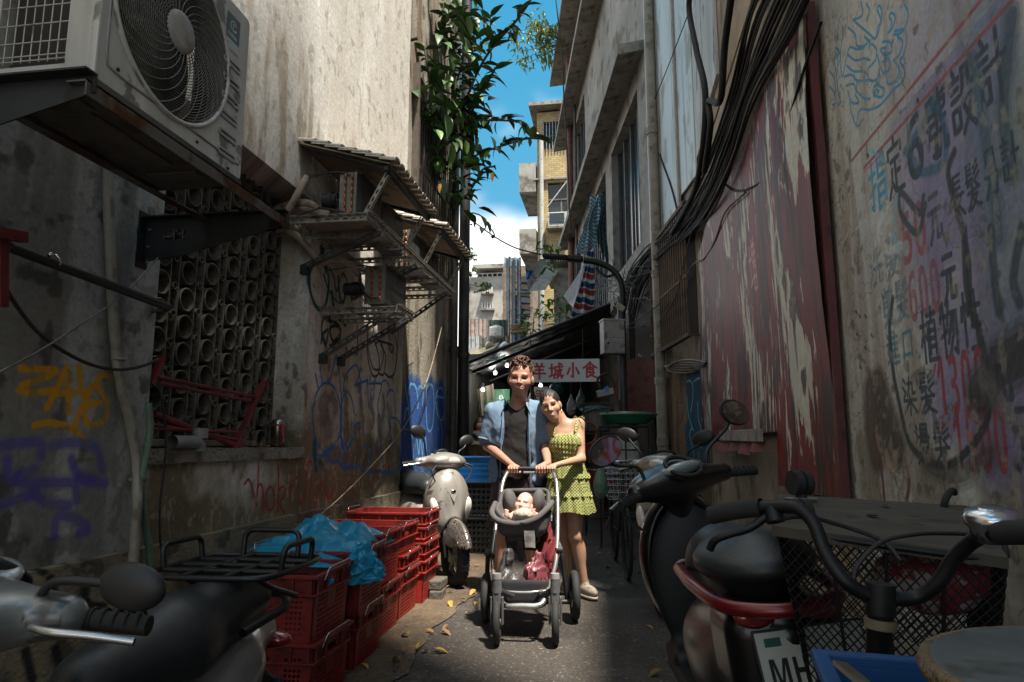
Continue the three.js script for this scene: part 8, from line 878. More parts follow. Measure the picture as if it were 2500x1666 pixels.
// ---------- market under the canopy ----------
{
const zM = -10.5, A = at(1128, 892, { z: zM }), Bq = at(1490, 742, { z: zM }), t = thing('market_canopy', 'black sloping canopy over the market at the end of the alley', 'canopy', [-1.2, 2.6, -13]); const mk = mat([0.012, 0.012, 0.013], 0.55, 0, { map: T.scratch });
part(t, 'sheet', G.grid(30, 40, (u, v) => { const p = A.clone().lerp(Bq, u); return V(p.x, p.y + 0.05 * Math.sin(u * 60) * 0.3 + v * 0.15, p.z - v * 7.5); }), mk, { world: true }); part(t, 'front_beam', G.rod(A, Bq, 0.03, 8), mk, { world: true });
for (let i = 0; i < 4; i++) part(t, 'rafter', G.rod(A.clone().add(V(0.05, -0.05, -0.6 - i * 1.6)), Bq.clone().add(V(0, -0.05, -0.6 - i * 1.6)), 0.03, 6), mk, { world: true });
for (let i = 0; i < 3; i++) { const u = 0.1 + i * 0.2, p = A.clone().lerp(Bq, u); part(t, 'translucent_strip', G.bar(p.clone().add(V(0.05, -0.0 + 0.012, -0.5 - i * 0.3)), p.clone().add(V(0.36, 0.13, -0.65 - i * 0.3)), 0.004, 0.1), mat([0.5, 0.62, 0.62], 0.4, 0, { transmission: 0.8, thickness: 0 }), { world: true }); }
for (const [u, y] of [[1140, 0], [1300, 0]]) { const p = at(u, 1100, { z: -10.6 }); part(t, 'post', G.rod([p.x, 0, p.z], [p.x, 2.5, p.z], 0.03, 8), worn([0.06, 0.06, 0.06]), { world: true }); }
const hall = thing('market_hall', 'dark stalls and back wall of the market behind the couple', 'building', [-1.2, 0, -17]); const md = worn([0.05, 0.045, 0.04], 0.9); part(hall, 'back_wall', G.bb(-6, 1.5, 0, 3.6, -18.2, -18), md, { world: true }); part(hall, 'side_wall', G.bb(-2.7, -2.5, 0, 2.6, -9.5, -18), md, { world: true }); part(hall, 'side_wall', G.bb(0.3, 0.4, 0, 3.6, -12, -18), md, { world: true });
const c = document.createElement('canvas'); c.width = 640; c.height = 180; const g = c.getContext('2d'); g.fillStyle = '#d5d9da'; g.fillRect(0, 0, 640, 180); ['五', '羊', '城', '小', '食'].forEach((ch, i) => glyph(g, ch, 10 + i * 126, 24, 108, 132, '#b3202e', 15));
const S0 = at(1256, 880, { z: -10.3 }), S1 = at(1465, 932, { z: -10.3 }), sg = thing('shop_sign', 'white hanging sign with large red Chinese characters above the couple', 'sign', [(S0.x + S1.x) / 2, S1.y, -10.3]); const q = G.fix(new THREE.PlaneGeometry(S1.x - S0.x, S0.y - S1.y)); q.translate(0, (S0.y - S1.y) / 2, 0.0125); part(sg, 'face', q, mat([0.92, 0.92, 0.92], 0.5, 0, { map: texset(new THREE.CanvasTexture(c)) }), { uv: 0 }); part(sg, 'board', G.rb(S1.x - S0.x, S0.y - S1.y, 0.022, 0.004, [0, (S0.y - S1.y) / 2, 0]), worn([0.6, 0.6, 0.6])); for (const s of [-1, 1]) part(sg, 'hanger', G.rod([s * 0.4, S0.y - S1.y, 0], [s * 0.4, S0.y - S1.y + 0.45, 0], 0.006, 5), M.cable);
const c2 = document.createElement('canvas'); c2.width = 128; c2.height = 200; const g2 = c2.getContext('2d'); g2.fillStyle = '#9fb0b0'; g2.fillRect(0, 0, 128, 200); glyph(g2, '年', 24, 20, 80, 80, '#8e2f33', 10); g2.fillStyle = '#2a5a8a'; g2.fillRect(30, 130, 70, 40); const nb = thing('notice_board', 'small pale notice with a red character behind the man', 'sign', at(1318, 990, { z: -12 }).toArray()); const q2 = G.fix(new THREE.PlaneGeometry(0.3, 0.45)); part(nb, 'face', q2.translate(0, 0.1, 0.011), mat([0.8, 0.8, 0.8], 0.6, 0, { map: texset(new THREE.CanvasTexture(c2)) }), { uv: 0 }); part(nb, 'board', G.rb(0.3, 0.45, 0.018, 0.004, [0, 0.1, 0]), M.pvc);
[[1238, 893, 'bright hanging bulb just left of the man\'s hair, upper of two'], [1209, 911, 'bright hanging bulb left of the man, lower of two'], [1150, 949, 'bright bulb at the far left by the downpipes'], [1179, 952, 'bright bulb left of the green sign, by a plastic sheet'], [1320, 942, 'bright bulb right of the man\'s face, under the white sign']].forEach(([u, v, lab], i) => { const p = at(u, v, { z: -11.6 - (i % 3) * 0.5 }), b = thing('light_bulb', lab, 'light bulb', p.toArray()); part(b, 'bulb', G.sph(0.033, [0, 0, 0], [1, 1.05, 1], 16), mat([1, 1, 1], 0.4, 0, { emissive: lin(1, 1, 0.95), emissiveIntensity: 3 })); part(b, 'cap', G.cyl(0.022, 0.026, 0.07, [0, 0.08, 0], null, 12), M.steel); part(b, 'flex', G.rod([0, 0.1, 0], [0, 0.4, 0], 0.004, 5), M.cable); const l = new THREE.PointLight(lin(1, 0.98, 0.92), 0.22, 0, 2); l.castShadow = true; l.shadow.radius = 2; b.add(l); });
const gs = thing('green_sign', 'green glowing-looking plastic stall sign left of the man', 'sign', at(1205, 968, { z: -12.6 }).toArray()); gs.userData.label = 'green plastic stall sign left of the man, below the bulbs'; part(gs, 'panel', G.rb(0.62, 0.26, 0.06, 0.01), mat([0.02, 0.24, 0.09], 0.3, 0, { clearcoat: 0.6 })); for (const x of [-0.2, 0.02, 0.2]) part(gs, 'divider', G.rb(0.012, 0.24, 0.07, 0.003, [x, 0, 0.002]), M.white);
const um = thing('parasol', 'pale folded stall sheet lit by bulbs at the left of the market', 'parasol', at(1165, 1000, { z: -12.4 }).toArray()); um.userData.label = 'pale pleated plastic sheet lit by the bulbs at the market\'s left'; um.userData.category = 'plastic sheet'; part(um, 'sheet', G.grid(50, 8, (u, v) => V(-0.45 + u * 0.75, 0.22 - 0.5 * v + 0.25 * u, 0.06 * Math.sin(u * 40) * (0.4 + v) - v * 0.3)), mat([0.62, 0.55, 0.42], 0.7, 0, { transmission: 0.3, thickness: 0 }));
const gb = thing('green_bag', 'teal plastic bag hanging under the white sign', 'bag', at(1358, 950, { z: -11.3 }).toArray()); part(gb, 'bag', blob([{ e: [0, 0, 0, 0.12, 0.1, 0.08] }, { c: [0, 0.05, 0, 0.06, 0.02, 0.16, 0, 0.02], k: 0.05 }], [-0.2, -0.15, -0.15], [0.2, 0.22, 0.15], 0.02, null, (x, y, z) => 0.03 * (fbm(x * 14, y * 14 + z * 9, 3, 3) - 0.5)), mat([0.01, 0.1, 0.08], 0.4));
const sp = (u, v, z = -9.3) => at(u, v, { z }), sh = thing('wire_shelving', 'dark wire shelving with red tins to the right of the woman', 'shelving', [sp(1480, 1200).x, 0, -9.3]); const x0 = sp(1428, 1100).x, x1 = sp(1515, 1100).x; for (const x of [x0, x1]) for (const z of [-9.15, -9.55]) part(sh, 'upright', G.rod([x, 0, z], [x, 1.75, z], 0.011, 6), M.darkSteel, { world: true }); for (const y of [0.28, 0.62, 0.94, 1.3, 1.7]) { part(sh, 'shelf', [G.bb(x0, x1, y, y + 0.012, -9.15, -9.16), G.bb(x0, x1, y, y + 0.012, -9.54, -9.55), ...[...Array(12)].map((_, i) => G.rod([mix(x0, x1, i / 11), y + 0.006, -9.15], [mix(x0, x1, i / 11), y + 0.006, -9.55], 0.004, 5))], M.darkSteel, { world: true, kind: 'stuff' }); }
const tins = [[1472, 0.952, 'red tin with green white label on the upper wire shelf'], [1437, 0.952, 'red tin at the left end of the upper wire shelf'], [1490, 0.632, 'red tin with green label on the lower wire shelf'], [1450, 0.632, 'red tin left of another on the lower wire shelf'], [1503, 0.952, 'red tin at the right end of the upper wire shelf']]; const tl = tex(64, 64, (u, v) => (u > 0.4 && u < 0.6 && v > 0.15 && v < 0.85 ? (v > 0.4 && v < 0.65 ? [0.1, 0.35, 0.2] : [0.7, 0.72, 0.74]) : [0.5, 0.06, 0.05])); tins.forEach(([u, y, lab]) => { const b = thing('red_tin', lab, 'tin', [at(u, 1080, { z: -9.33 }).x, y, -9.33], Math.PI * 0.5); part(b, 'can', G.cyl(0.085, 0.085, 0.19, [0, 0.1, 0], null, 24), mat([0.9, 0.9, 0.9], 0.35, 0, { map: tl }), { uv: 0 }); part(b, 'rim', [G.tor(0.085, 0.005, [0, 0.195, 0], [Math.PI / 2, 0, 0], 24, 6)], M.steel); });
const pan = thing('stock_pot', 'large battered grey pot on the top of the wire shelving', 'pot', [sp(1455, 1000).x, 1.72, -9.35]); part(pan, 'pot', G.lathe([[0, 0], [0.17, 0], [0.18, 0.02], [0.185, 0.3], [0.2, 0.31], [0.18, 0.3], [0.17, 0.02], [0, 0.012]]), worn([0.22, 0.22, 0.21], 0.6, 0.4)); pan.position.y = 1.33; part(pan, 'cover', G.grid(20, 6, (u, v) => { const a = u * 6.283, r = 0.02 + v * 0.22; return V(Math.cos(a) * r, 0.34 - 0.06 * v * v + 0.02 * Math.sin(a * 5), Math.sin(a) * r); }), mat([0.04, 0.08, 0.07], 0.8));
const wb = thing('white_sack', 'white plastic sack slumped on the wire trolley below the green tray', 'sack', [sp(1530, 1095, -8.2).x, 0.9, -8.2]); part(wb, 'sack', blob([{ b: [0, 0.14, 0, 0.15, 0.2, 0.1, 0.08] }, { c: [-0.05, 0.3, 0, 0.06, 0.14, 0.38, 0, 0.02], k: 0.06 }], [-0.25, -0.12, -0.18], [0.25, 0.46, 0.18], 0.016, null, (x, y, z) => 0.03 * (fbm(x * 16, y * 12 + z * 9, 3, 3) - 0.5)), mat([0.42, 0.43, 0.42], 0.5, 0, { transmission: 0.2 }));
const tr = thing('wire_trolley', 'tall wire trolley carrying the green basket tray on the right', 'trolley', [sp(1530, 1200, -8.2).x, 0, -8.2]); for (const [x, z] of [[-0.3, 0.15], [0.28, 0.15], [-0.3, -0.2], [0.28, -0.2], [0, 0.15]]) part(tr, 'upright', G.rod([x, 0, z], [x, 1.38, z], 0.011, 6), M.darkSteel); for (const y of [0.35, 0.8, 1.1, 1.37]) part(tr, 'rail', [G.rod([-0.3, y, 0.15], [0.28, y, 0.15], 0.009, 5), G.rod([-0.3, y, -0.2], [0.28, y, -0.2], 0.009, 5), G.rod([-0.3, y, 0.15], [-0.3, y, -0.2], 0.009, 5)], M.darkSteel, { kind: 'stuff' });
const ba = thing('basket_tray', 'shallow round green basket tray on top of the wire trolley', 'basket', [sp(1535, 1020, -8.2).x, 1.4, -8.2]); part(ba, 'bowl', G.lathe([[0.0, 0.0], [0.22, 0.01], [0.31, 0.1], [0.33, 0.105], [0.32, 0.09], [0.22, 0.0]], null, null, 40), mat([0.015, 0.14, 0.08], 0.5)); part(ba, 'rim', G.tor(0.33, 0.01, [0, 0.105, 0], [Math.PI / 2, 0, 0], 40, 8), mat([0.03, 0.2, 0.12], 0.5)); part(ba, 'tray', G.cyl(0.3, 0.3, 0.02, [-0.04, 0.125, 0], null, 30), M.galv);
const ds = thing('hanging_disc', 'dark red and black round board hanging behind the drainpipe', 'board', onR(1565, 950, 0.3).toArray()); part(ds, 'disc', [G.cyl(0.48, 0.48, 0.03, [0, 0, 0], [0, 0, Math.PI / 2], 40)], worn([0.16, 0.05, 0.035], 0.7)); ds.rotation.y = 0.9; part(ds, 'hook', G.tor(0.03, 0.006, [0, 0.5, 0], null, 14, 6), M.steel);
const hs = thing('orange_hose', 'coil of orange hose hanging on the shelving right of the woman', 'hose', sp(1433, 1060, -9.1).toArray()); part(hs, 'coil', [G.tor(0.15, 0.012, [0, 0, 0], [0, 0.5, 0], 30, 7), G.tor(0.14, 0.012, [0.01, 0.01, 0.02], [0.1, 0.6, 0], 30, 7)], mat([0.3, 0.07, 0.02], 0.5), { kind: 'stuff' });
const br = thing('broom_handle', 'red pole leaning beside the wire trolley', 'pole', sp(1500, 1250, -8.4).toArray()); part(br, 'pole', G.rod(sp(1480, 1290, -8.2), sp(1512, 1190, -8.6), 0.014, 8), M.redPaint, { world: true });
{ const st = thing('stall_table', 'low stall table with produce boxes at the left of the market', 'table', [-2.05, 0, -11.6]); part(st, 'top', G.rb(0.9, 0.04, 0.7, 0.01, [0, 0.8, 0]), M.wood); for (const x of [-0.4, 0.4]) for (const z of [-0.3, 0.3]) part(st, 'leg', G.rod([x, 0, z], [x, 0.78, z], 0.02, 6), M.darkSteel);
[[-2.3, 0.82, -11.5, [0.3, 0.22, 0.12], 'brown carton at the left end of the stall table'], [-1.95, 0.82, -11.55, [0.05, 0.16, 0.06], 'dark green produce box on the stall table'], [-1.75, 0.82, -11.4, [0.35, 0.3, 0.22], 'pale carton at the right end of the stall table'], [-1.0, 0, -12.6, [0.28, 0.2, 0.12], 'brown carton on the market floor behind the man'], [-0.95, 0.36, -12.6, [0.3, 0.05, 0.04], 'red box stacked on a carton behind the man'], [-0.35, 0, -11.4, [0.25, 0.18, 0.1], 'brown carton on the floor behind the woman'], [-0.32, 0.36, -11.4, [0.06, 0.1, 0.2], 'blue box stacked on a carton behind the woman']].forEach(([x, y, z, c, lab], i) => { const b = thing('market_box', lab, 'box', [x, y, z], rnd(-0.3, 0.3)); part(b, 'box', G.rb(0.4, 0.35, 0.34, 0.01, [0, 0.175, 0]), worn(c, 0.8)); part(b, 'flap', G.box(0.38, 0.006, 0.17, [0, 0.36, 0.1], [0.5 + 0.1 * i, 0, 0]), worn(c, 0.8)); part(b, 'tape', G.box(0.06, 0.352, 0.344, [0, 0.176, 0]), worn(c.map((q) => q * 1.4), 0.5)); });
[[1395, 985, [0.3, 0.32, 0.33], 'grey plastic bag hanging right of the woman\'s head'], [1418, 970, [0.1, 0.16, 0.13], 'dark green bag hanging by the wire shelving'], [1300, 968, [0.4, 0.36, 0.3], 'cream bag hanging between the couple\'s heads']].forEach(([u, v, c, lab], i) => { const p = at(u, v, { z: -11 - i * 0.4 }), b = thing('hanging_bag', lab, 'bag', p.toArray()); part(b, 'bag', blob([{ e: [0, -0.08, 0, 0.08, 0.12, 0.06] }, { c: [0, 0.02, 0, 0.04, 0, 0.14, 0, 0.012], k: 0.04 }], [-0.14, -0.24, -0.12], [0.14, 0.18, 0.12], 0.016, null, (x, y, z) => 0.03 * (fbm(x * 24 + i, y * 16 + z * 12, 3, 3) - 0.5)), mat(c, 0.5, 0, { transmission: 0.2 })); part(b, 'string', G.rod([0, 0.14, 0], [0, 0.6, 0], 0.004, 5), M.cable); }); }
const pz = -12.2, ph = at(1172, 1040, { z: pz }), pp = thing('person', 'person in grey striped top bending at a stall, left of the couple', 'person', [ph.x - 0.1, 0, pz]); const X = ph.x, Y = ph.y; part(pp, 'body', blob([{ e: [X, Y + 0.02, pz, 0.09, 0.11, 0.11] }, { c: [X, Y - 0.08, pz, 0.05, X - 0.05, Y - 0.16, pz, 0.06], k: 0.03 }, { c: [X + 0.02, Y - 0.2, pz + 0.12, 0.045, X + 0.1, Y - 0.42, pz + 0.2, 0.03], k: 0.03 }, { c: [X - 0.2, 0.8, pz, 0.09, X - 0.2, 0.1, pz, 0.06], k: 0.03 }, { c: [X - 0.38, 0.8, pz, 0.09, X - 0.38, 0.1, pz, 0.06], k: 0.03 }], [X - 0.6, 0.02, pz - 0.25], [X + 0.25, Y + 0.2, pz + 0.3], 0.018, () => SK.woman), skinMat(), { world: true }); part(pp, 'hair', blob([{ e: [X, Y + 0.04, pz - 0.005, 0.1, 0.115, 0.115] }, { b: [X + 0.06, Y - 0.06, pz + 0.09, 0.09, 0.1, 0.05, 0.02], sub: 1, k: 0.02 }], [X - 0.15, Y - 0.12, pz - 0.16], [X + 0.15, Y + 0.2, pz + 0.16], 0.014), mat([0.02, 0.014, 0.01], 0.5), { world: true }); part(pp, 'top', blob([{ c: [X - 0.06, Y - 0.2, pz, 0.13, X - 0.3, 0.85, pz, 0.17], k: 0.05 }, { c: [X - 0.02, Y - 0.16, pz + 0.1, 0.07, X + 0.03, Y - 0.3, pz + 0.15, 0.055], k: 0.04 }], [X - 0.55, 0.6, pz - 0.3], [X + 0.2, Y + 0.05, pz + 0.3], 0.018, null, (x, y, z) => 0.012 * Math.sin(y * 40 + x * 20)), mat([0.16, 0.15, 0.15], 0.9, 0, { map: T.weave }), { world: true }); part(pp, 'green_stripe', G.tor(0.15, 0.02, [X - 0.12, Y - 0.3, pz], [Math.PI / 2, 0.5, 0], 24, 8), mat([0.03, 0.16, 0.04], 0.8), { world: true }); part(pp, 'trousers', blob([{ c: [X - 0.3, 0.9, pz, 0.16, X - 0.3, 0.7, pz, 0.17], k: 0.04 }, { c: [X - 0.21, 0.8, pz, 0.11, X - 0.2, 0.12, pz, 0.08], k: 0.04 }, { c: [X - 0.38, 0.8, pz, 0.11, X - 0.38, 0.12, pz, 0.08], k: 0.04 }], [X - 0.58, 0.06, pz - 0.25], [X + 0.0, 1.1, pz + 0.25], 0.02), worn([0.03, 0.03, 0.035], 0.9), { world: true });
}
// ================= bicycle and goods at the lower right =================
{
const q = (u, v, z) => at(u, v, { z: -z }), t = thing('bicycle', 'black bicycle handlebar and mesh basket in the right foreground', 'bicycle', [0.5, 0, -1.6]), W = { world: true }, mk = mat([0.007, 0.0075, 0.008], 0.5, 0.2, { map: T.fine });
part(t, 'handlebar', G.tube([[1738, 1258, 1.5], [1800, 1245, 1.46], [1880, 1238, 1.42], [1950, 1243, 1.38], [1985, 1275, 1.36], [2015, 1350, 1.33], [2060, 1415, 1.3], [2110, 1450, 1.3], [2170, 1462, 1.3], [2240, 1458, 1.3], [2290, 1425, 1.28], [2330, 1365, 1.26], [2385, 1315, 1.22], [2450, 1300, 1.16], [2540, 1300, 1.1]].map((p) => q(...p)), 0.0125, 90, 12), mk, W);
part(t, 'grip', G.tube([[1736, 1259, 1.5], [1800, 1246, 1.46], [1860, 1239, 1.43]].map((p) => q(...p)), 0.018, 20, 12), M.rubber, W); part(t, 'grip', G.tube([[2440, 1302, 1.17], [2500, 1300, 1.13], [2570, 1302, 1.08]].map((p) => q(...p)), 0.018, 20, 12), M.rubber, W);
part(t, 'brake_lever', G.tube([[1870, 1262, 1.42], [1830, 1290, 1.42], [1780, 1305, 1.42], [1745, 1320, 1.43], [1733, 1342, 1.44]].map((p) => q(...p)), 0.008, 24, 8), mk, W); part(t, 'brake_mount', G.rod(q(1885, 1240, 1.42), q(1895, 1275, 1.41), 0.018, 10), mk, W);
part(t, 'stem', [G.rod(q(2150, 1425, 1.3), q(2150, 1500, 1.3), 0.024, 14), G.rod(q(2150, 1490, 1.3), [q(2150, 1600, 1.3).x, 0.35, -1.45], 0.021, 14)], mk, W); part(t, 'stem_band', G.rod(q(2150, 1512, 1.3), q(2150, 1535, 1.3), 0.0255, 14), worn([0.3, 0.24, 0.14], 0.6), W);
part(t, 'bell', [G.tr(G.lathe([[0, 0.022], [0.018, 0.022], [0.019, 0.019], [0.034, 0.016], [0.038, 0.006], [0.037, -0.004], [0.03, -0.012], [0.03, -0.03], [0, -0.032]]), q(2420, 1272, 1.2).toArray(), [0.15, 0, 0.06])], mat([0.6, 0.62, 0.62], 0.25, 0.95, { roughnessMap: T.rough }), W); part(t, 'bell_button', G.cyl(0.014, 0.014, 0.008, q(2416, 1253, 1.2).toArray(), [0.15, 0, 0]), mat([0.25, 0.3, 0.33], 0.3, 0.6), W);
for (const l of [[[1890, 1270, 1.4], [1960, 1262, 1.42], [2060, 1285, 1.45], [2160, 1325, 1.45], [2200, 1370, 1.42]], [[2430, 1310, 1.2], [2330, 1302, 1.3], [2230, 1305, 1.38], [2150, 1325, 1.42], [2090, 1390, 1.42], [2085, 1440, 1.4]]]) part(t, 'brake_cable', G.tube(l.map((p) => q(...p)), 0.0045, 50, 6), M.cable, W);
part(t, 'frame', [G.rod([q(2150, 1600, 1.3).x, 0.62, -1.4], [0.46, 0.55, -0.5], 0.018, 10), G.rod([0.5, 0.35, -1.45], [0.5, 0.3, -2.0], 0.014, 10)], mk, W); part(t, 'front_wheel', G.tor(0.24, 0.02, [0.5, 0.262, -1.95], [0, Math.PI / 2, 0], 36, 10), M.rubber, W);
const rim = [[1895, 1292, 1.62], [2462, 1372, 1.5], [2375, 1245, 2.0], [1905, 1215, 2.12]].map((p) => q(...p)); const bot = rim.map((p, i) => { const c = rim[0].clone().add(rim[1]).add(rim[2]).add(rim[3]).multiplyScalar(0.25); const r = p.clone().lerp(c, 0.22); r.y = p.y - 0.34; return r; });
const wires = []; for (let s = 0; s < 4; s++) { const a = rim[s], b = rim[(s + 1) % 4], c = bot[(s + 1) % 4], d = bot[s], L = a.distanceTo(b), n = Math.round(L / 0.021), m = 15, P = (u, v) => a.clone().lerp(b, u).lerp(d.clone().lerp(c, u), v); for (let i = -m; i < n + m; i++) for (const dr of [1, -1]) { let u0 = i / n, v0 = 0, u1 = (i + dr * m) / n, v1 = 1; if (Math.max(u0, u1) <= 0 || Math.min(u0, u1) >= 1) continue; const cut = (u) => (u - u0) / (u1 - u0); let ta = 0, tb = 1; if (u0 < 0) ta = cut(0); if (u0 > 1) ta = cut(1); if (u1 < 0) tb = cut(0); if (u1 > 1) tb = cut(1); wires.push(G.rod(P(mix(u0, u1, ta), ta), P(mix(u0, u1, tb), tb), 0.0017, 4)); } }
part(t, 'basket_mesh', wires, mk, { ...W, kind: 'stuff', uv: 0 }); part(t, 'basket_rim', G.tube([...rim].flatMap((p, i) => { const b = rim[(i + 1) % 4]; return [p.clone().lerp(b, 0.06), p.clone().lerp(b, 0.94)]; }), 0.006, 80, 8, true), mk, W); for (const s of [0.25, 0.5, 0.75]) part(t, 'basket_stay', G.rod(rim[0].clone().lerp(rim[1], s), bot[0].clone().lerp(bot[1], s), 0.004, 6), mk, W);
const bd = thing('wooden_board', 'worn wooden board laid over the bicycle basket', 'board', rim[0].clone().lerp(rim[2], 0.5).toArray()); const e = [[1884, 1283, 1.6], [2462, 1362, 1.49], [2372, 1236, 2.0], [1900, 1207, 2.13]].map((p) => q(...p)); const nrm = V(0, 1, 0), wood = tex(512, 256, (u, v) => { const g = pf(u * 0.25, v, 16, 5, 701), s = ss(0.62, 0.74, pf(u, v, 8, 5, 705)); const k = 0.42 + 0.2 * (g - 0.5) - 0.1 * s; return [k * 1.04, k, k * 0.9]; });
part(bd, 'board', G.merge([G.mapUV(G.grid(20, 10, (u, v) => e[0].clone().lerp(e[1], u).lerp(e[3].clone().lerp(e[2], u), v)), (x, y, z) => [x * 2, z * 2]), G.mapUV(G.grid(20, 10, (u, v) => e[0].clone().lerp(e[1], u).lerp(e[3].clone().lerp(e[2], u), v).addScaledVector(nrm, -0.022)), (x, y, z) => [x * 2, z * 2]), ...[0, 1, 2, 3].map((i) => G.mapUV(G.grid(8, 1, (u, v) => e[i].clone().lerp(e[(i + 1) % 4], u).addScaledVector(nrm, -0.022 * v)), (x, y, z) => [x * 2, z * 2]))]), mat([0.36, 0.33, 0.3], 0.8, 0, { map: wood, bumpMap: T.bumpF, bumpScale: 0.001 }), { ...W, uv: 0 }); for (const [u, v, z] of [[2130, 1262, 1.8], [2235, 1265, 1.75], [2160, 1235, 1.95]]) part(bd, 'knot_hole', G.cyl(u < 2140 ? 0.014 : 0.004, 0.012, 0.002, q(u, v, z).add(V(0, 0.004, 0)).toArray(), [0, 0, 0], 14), M.black, W);
[[1955, 1180, 2.0, 'black rubber roller clip at the back left corner of the wooden board'], [1950, 1255, 1.75, 'black rubber roller clip at the front left of the wooden board'], [2318, 1222, 2.0, 'open black plastic clip at the back right of the wooden board']].forEach(([u, v, z, lab], i) => { const p = q(u, v + 10, z), c = thing('roller_clip', lab, 'clip', p.toArray(), 0.3); part(c, 'plate', G.rb(0.075, 0.005, 0.04, 0.002, [0, -0.03, 0]), M.galv); if (i < 2) { part(c, 'roller', [G.cyl(0.033, 0.033, 0.024, [-0.014, 0.012, 0], [0, 0, Math.PI / 2], 24), G.cyl(0.033, 0.033, 0.02, [0.014, 0.012, 0], [0, 0, Math.PI / 2], 24), G.cyl(0.012, 0.016, 0.03, [0, -0.018, 0])], M.rubber, { kind: 'stuff' }); } else part(c, 'jaw', [G.tor(0.03, 0.009, [0, 0.008, 0], [0.4, 0.5, 0.6], 20, 8, 4.6), G.cyl(0.01, 0.014, 0.03, [-0.01, -0.018, 0])], M.rubber, { kind: 'stuff' }); });
const pb = thing('printed_bag', 'pink and white printed bag inside the mesh basket', 'bag', rim[1].clone().lerp(rim[3], 0.4).toArray()); const pt = tex(128, 128, (u, v) => (pf(u, v, 8, 3, 91) > 0.53 ? [0.75, 0.7, 0.7] : [0.62, 0.22, 0.28])); const c0 = rim[1].clone().lerp(rim[3], 0.36); part(pb, 'bag', blob([{ e: [c0.x + 0.06, c0.y - 0.1, c0.z - 0.02, 0.12, 0.075, 0.1] }], [c0.x - 0.24, c0.y - 0.28, c0.z - 0.2], [c0.x + 0.24, c0.y + 0.03, c0.z + 0.2], 0.014, null, (x, y, z) => 0.03 * (fbm(x * 16, y * 14 + z * 9, 3, 3) - 0.5)), mat([0.7, 0.7, 0.7], 0.5, 0, { map: pt }), { ...W, uv: 4 });
const tt = thing('round_table', 'round table top with worn yellowish rim at the bottom right corner', 'table', [0.52, 0, -0.78]); const ty = 0.925; part(tt, 'top', G.lathe([[0, ty - 0.03], [0.19, ty - 0.03], [0.2, ty - 0.02], [0.2, ty], [0.192, ty + 0.004], [0, ty + 0.005]], null, null, 64), mat([0.13, 0.15, 0.155], 0.7, 0, { map: T.grime, s: 2 })); part(tt, 'rim', G.tor(0.199, 0.011, [0, ty - 0.008, 0], [Math.PI / 2, 0, 0], 64, 8), worn([0.24, 0.17, 0.09], 0.8, 0, { s: 4, bumpScale: 0.01 })); for (let i = 0; i < 3; i++) part(tt, 'leg', G.rod([0.12 * Math.cos(i * 2.1), ty - 0.03, 0.12 * Math.sin(i * 2.1)], [0.2 * Math.cos(i * 2.1), 0, 0.2 * Math.sin(i * 2.1)], 0.015), M.wood);
const bc = crateGeo(0.3, 0.2, 0.2, { long: 'slits', short: 'slits' }), mB = mat([0.008, 0.075, 0.24], 0.5, 0, { map: T.fine }), cp = q(2345, 1672, 1.0), b = thing('blue_crate', 'small blue crate beside the round table in the bottom right corner', 'crate', [cp.x, cp.y - 0.2, cp.z], -0.15); part(b, 'body', bc.shell, mB); part(b, 'rim', bc.rim, mB); const st2 = thing('wooden_stool', 'wooden stool under the small blue crate', 'stool', [cp.x, 0, cp.z]); part(st2, 'seat', G.rb(0.3, 0.03, 0.26, 0.008, [0, cp.y - 0.217, 0]), M.wood); for (const x of [-0.12, 0.12]) for (const z of [-0.1, 0.1]) part(st2, 'leg', G.rod([x, cp.y - 0.23, z], [x * 1.1, 0, z * 1.1], 0.014), M.wood);
const sl = thing('wood_strip', 'splintered strip of wood sticking out of the small blue crate', 'stick', [cp.x, cp.y, cp.z]); part(sl, 'strip', G.bar(q(2050, 1620, 1.0), q(2170, 1720, 0.9), 0.02, 0.006), worn([0.22, 0.19, 0.16], 0.9), W);
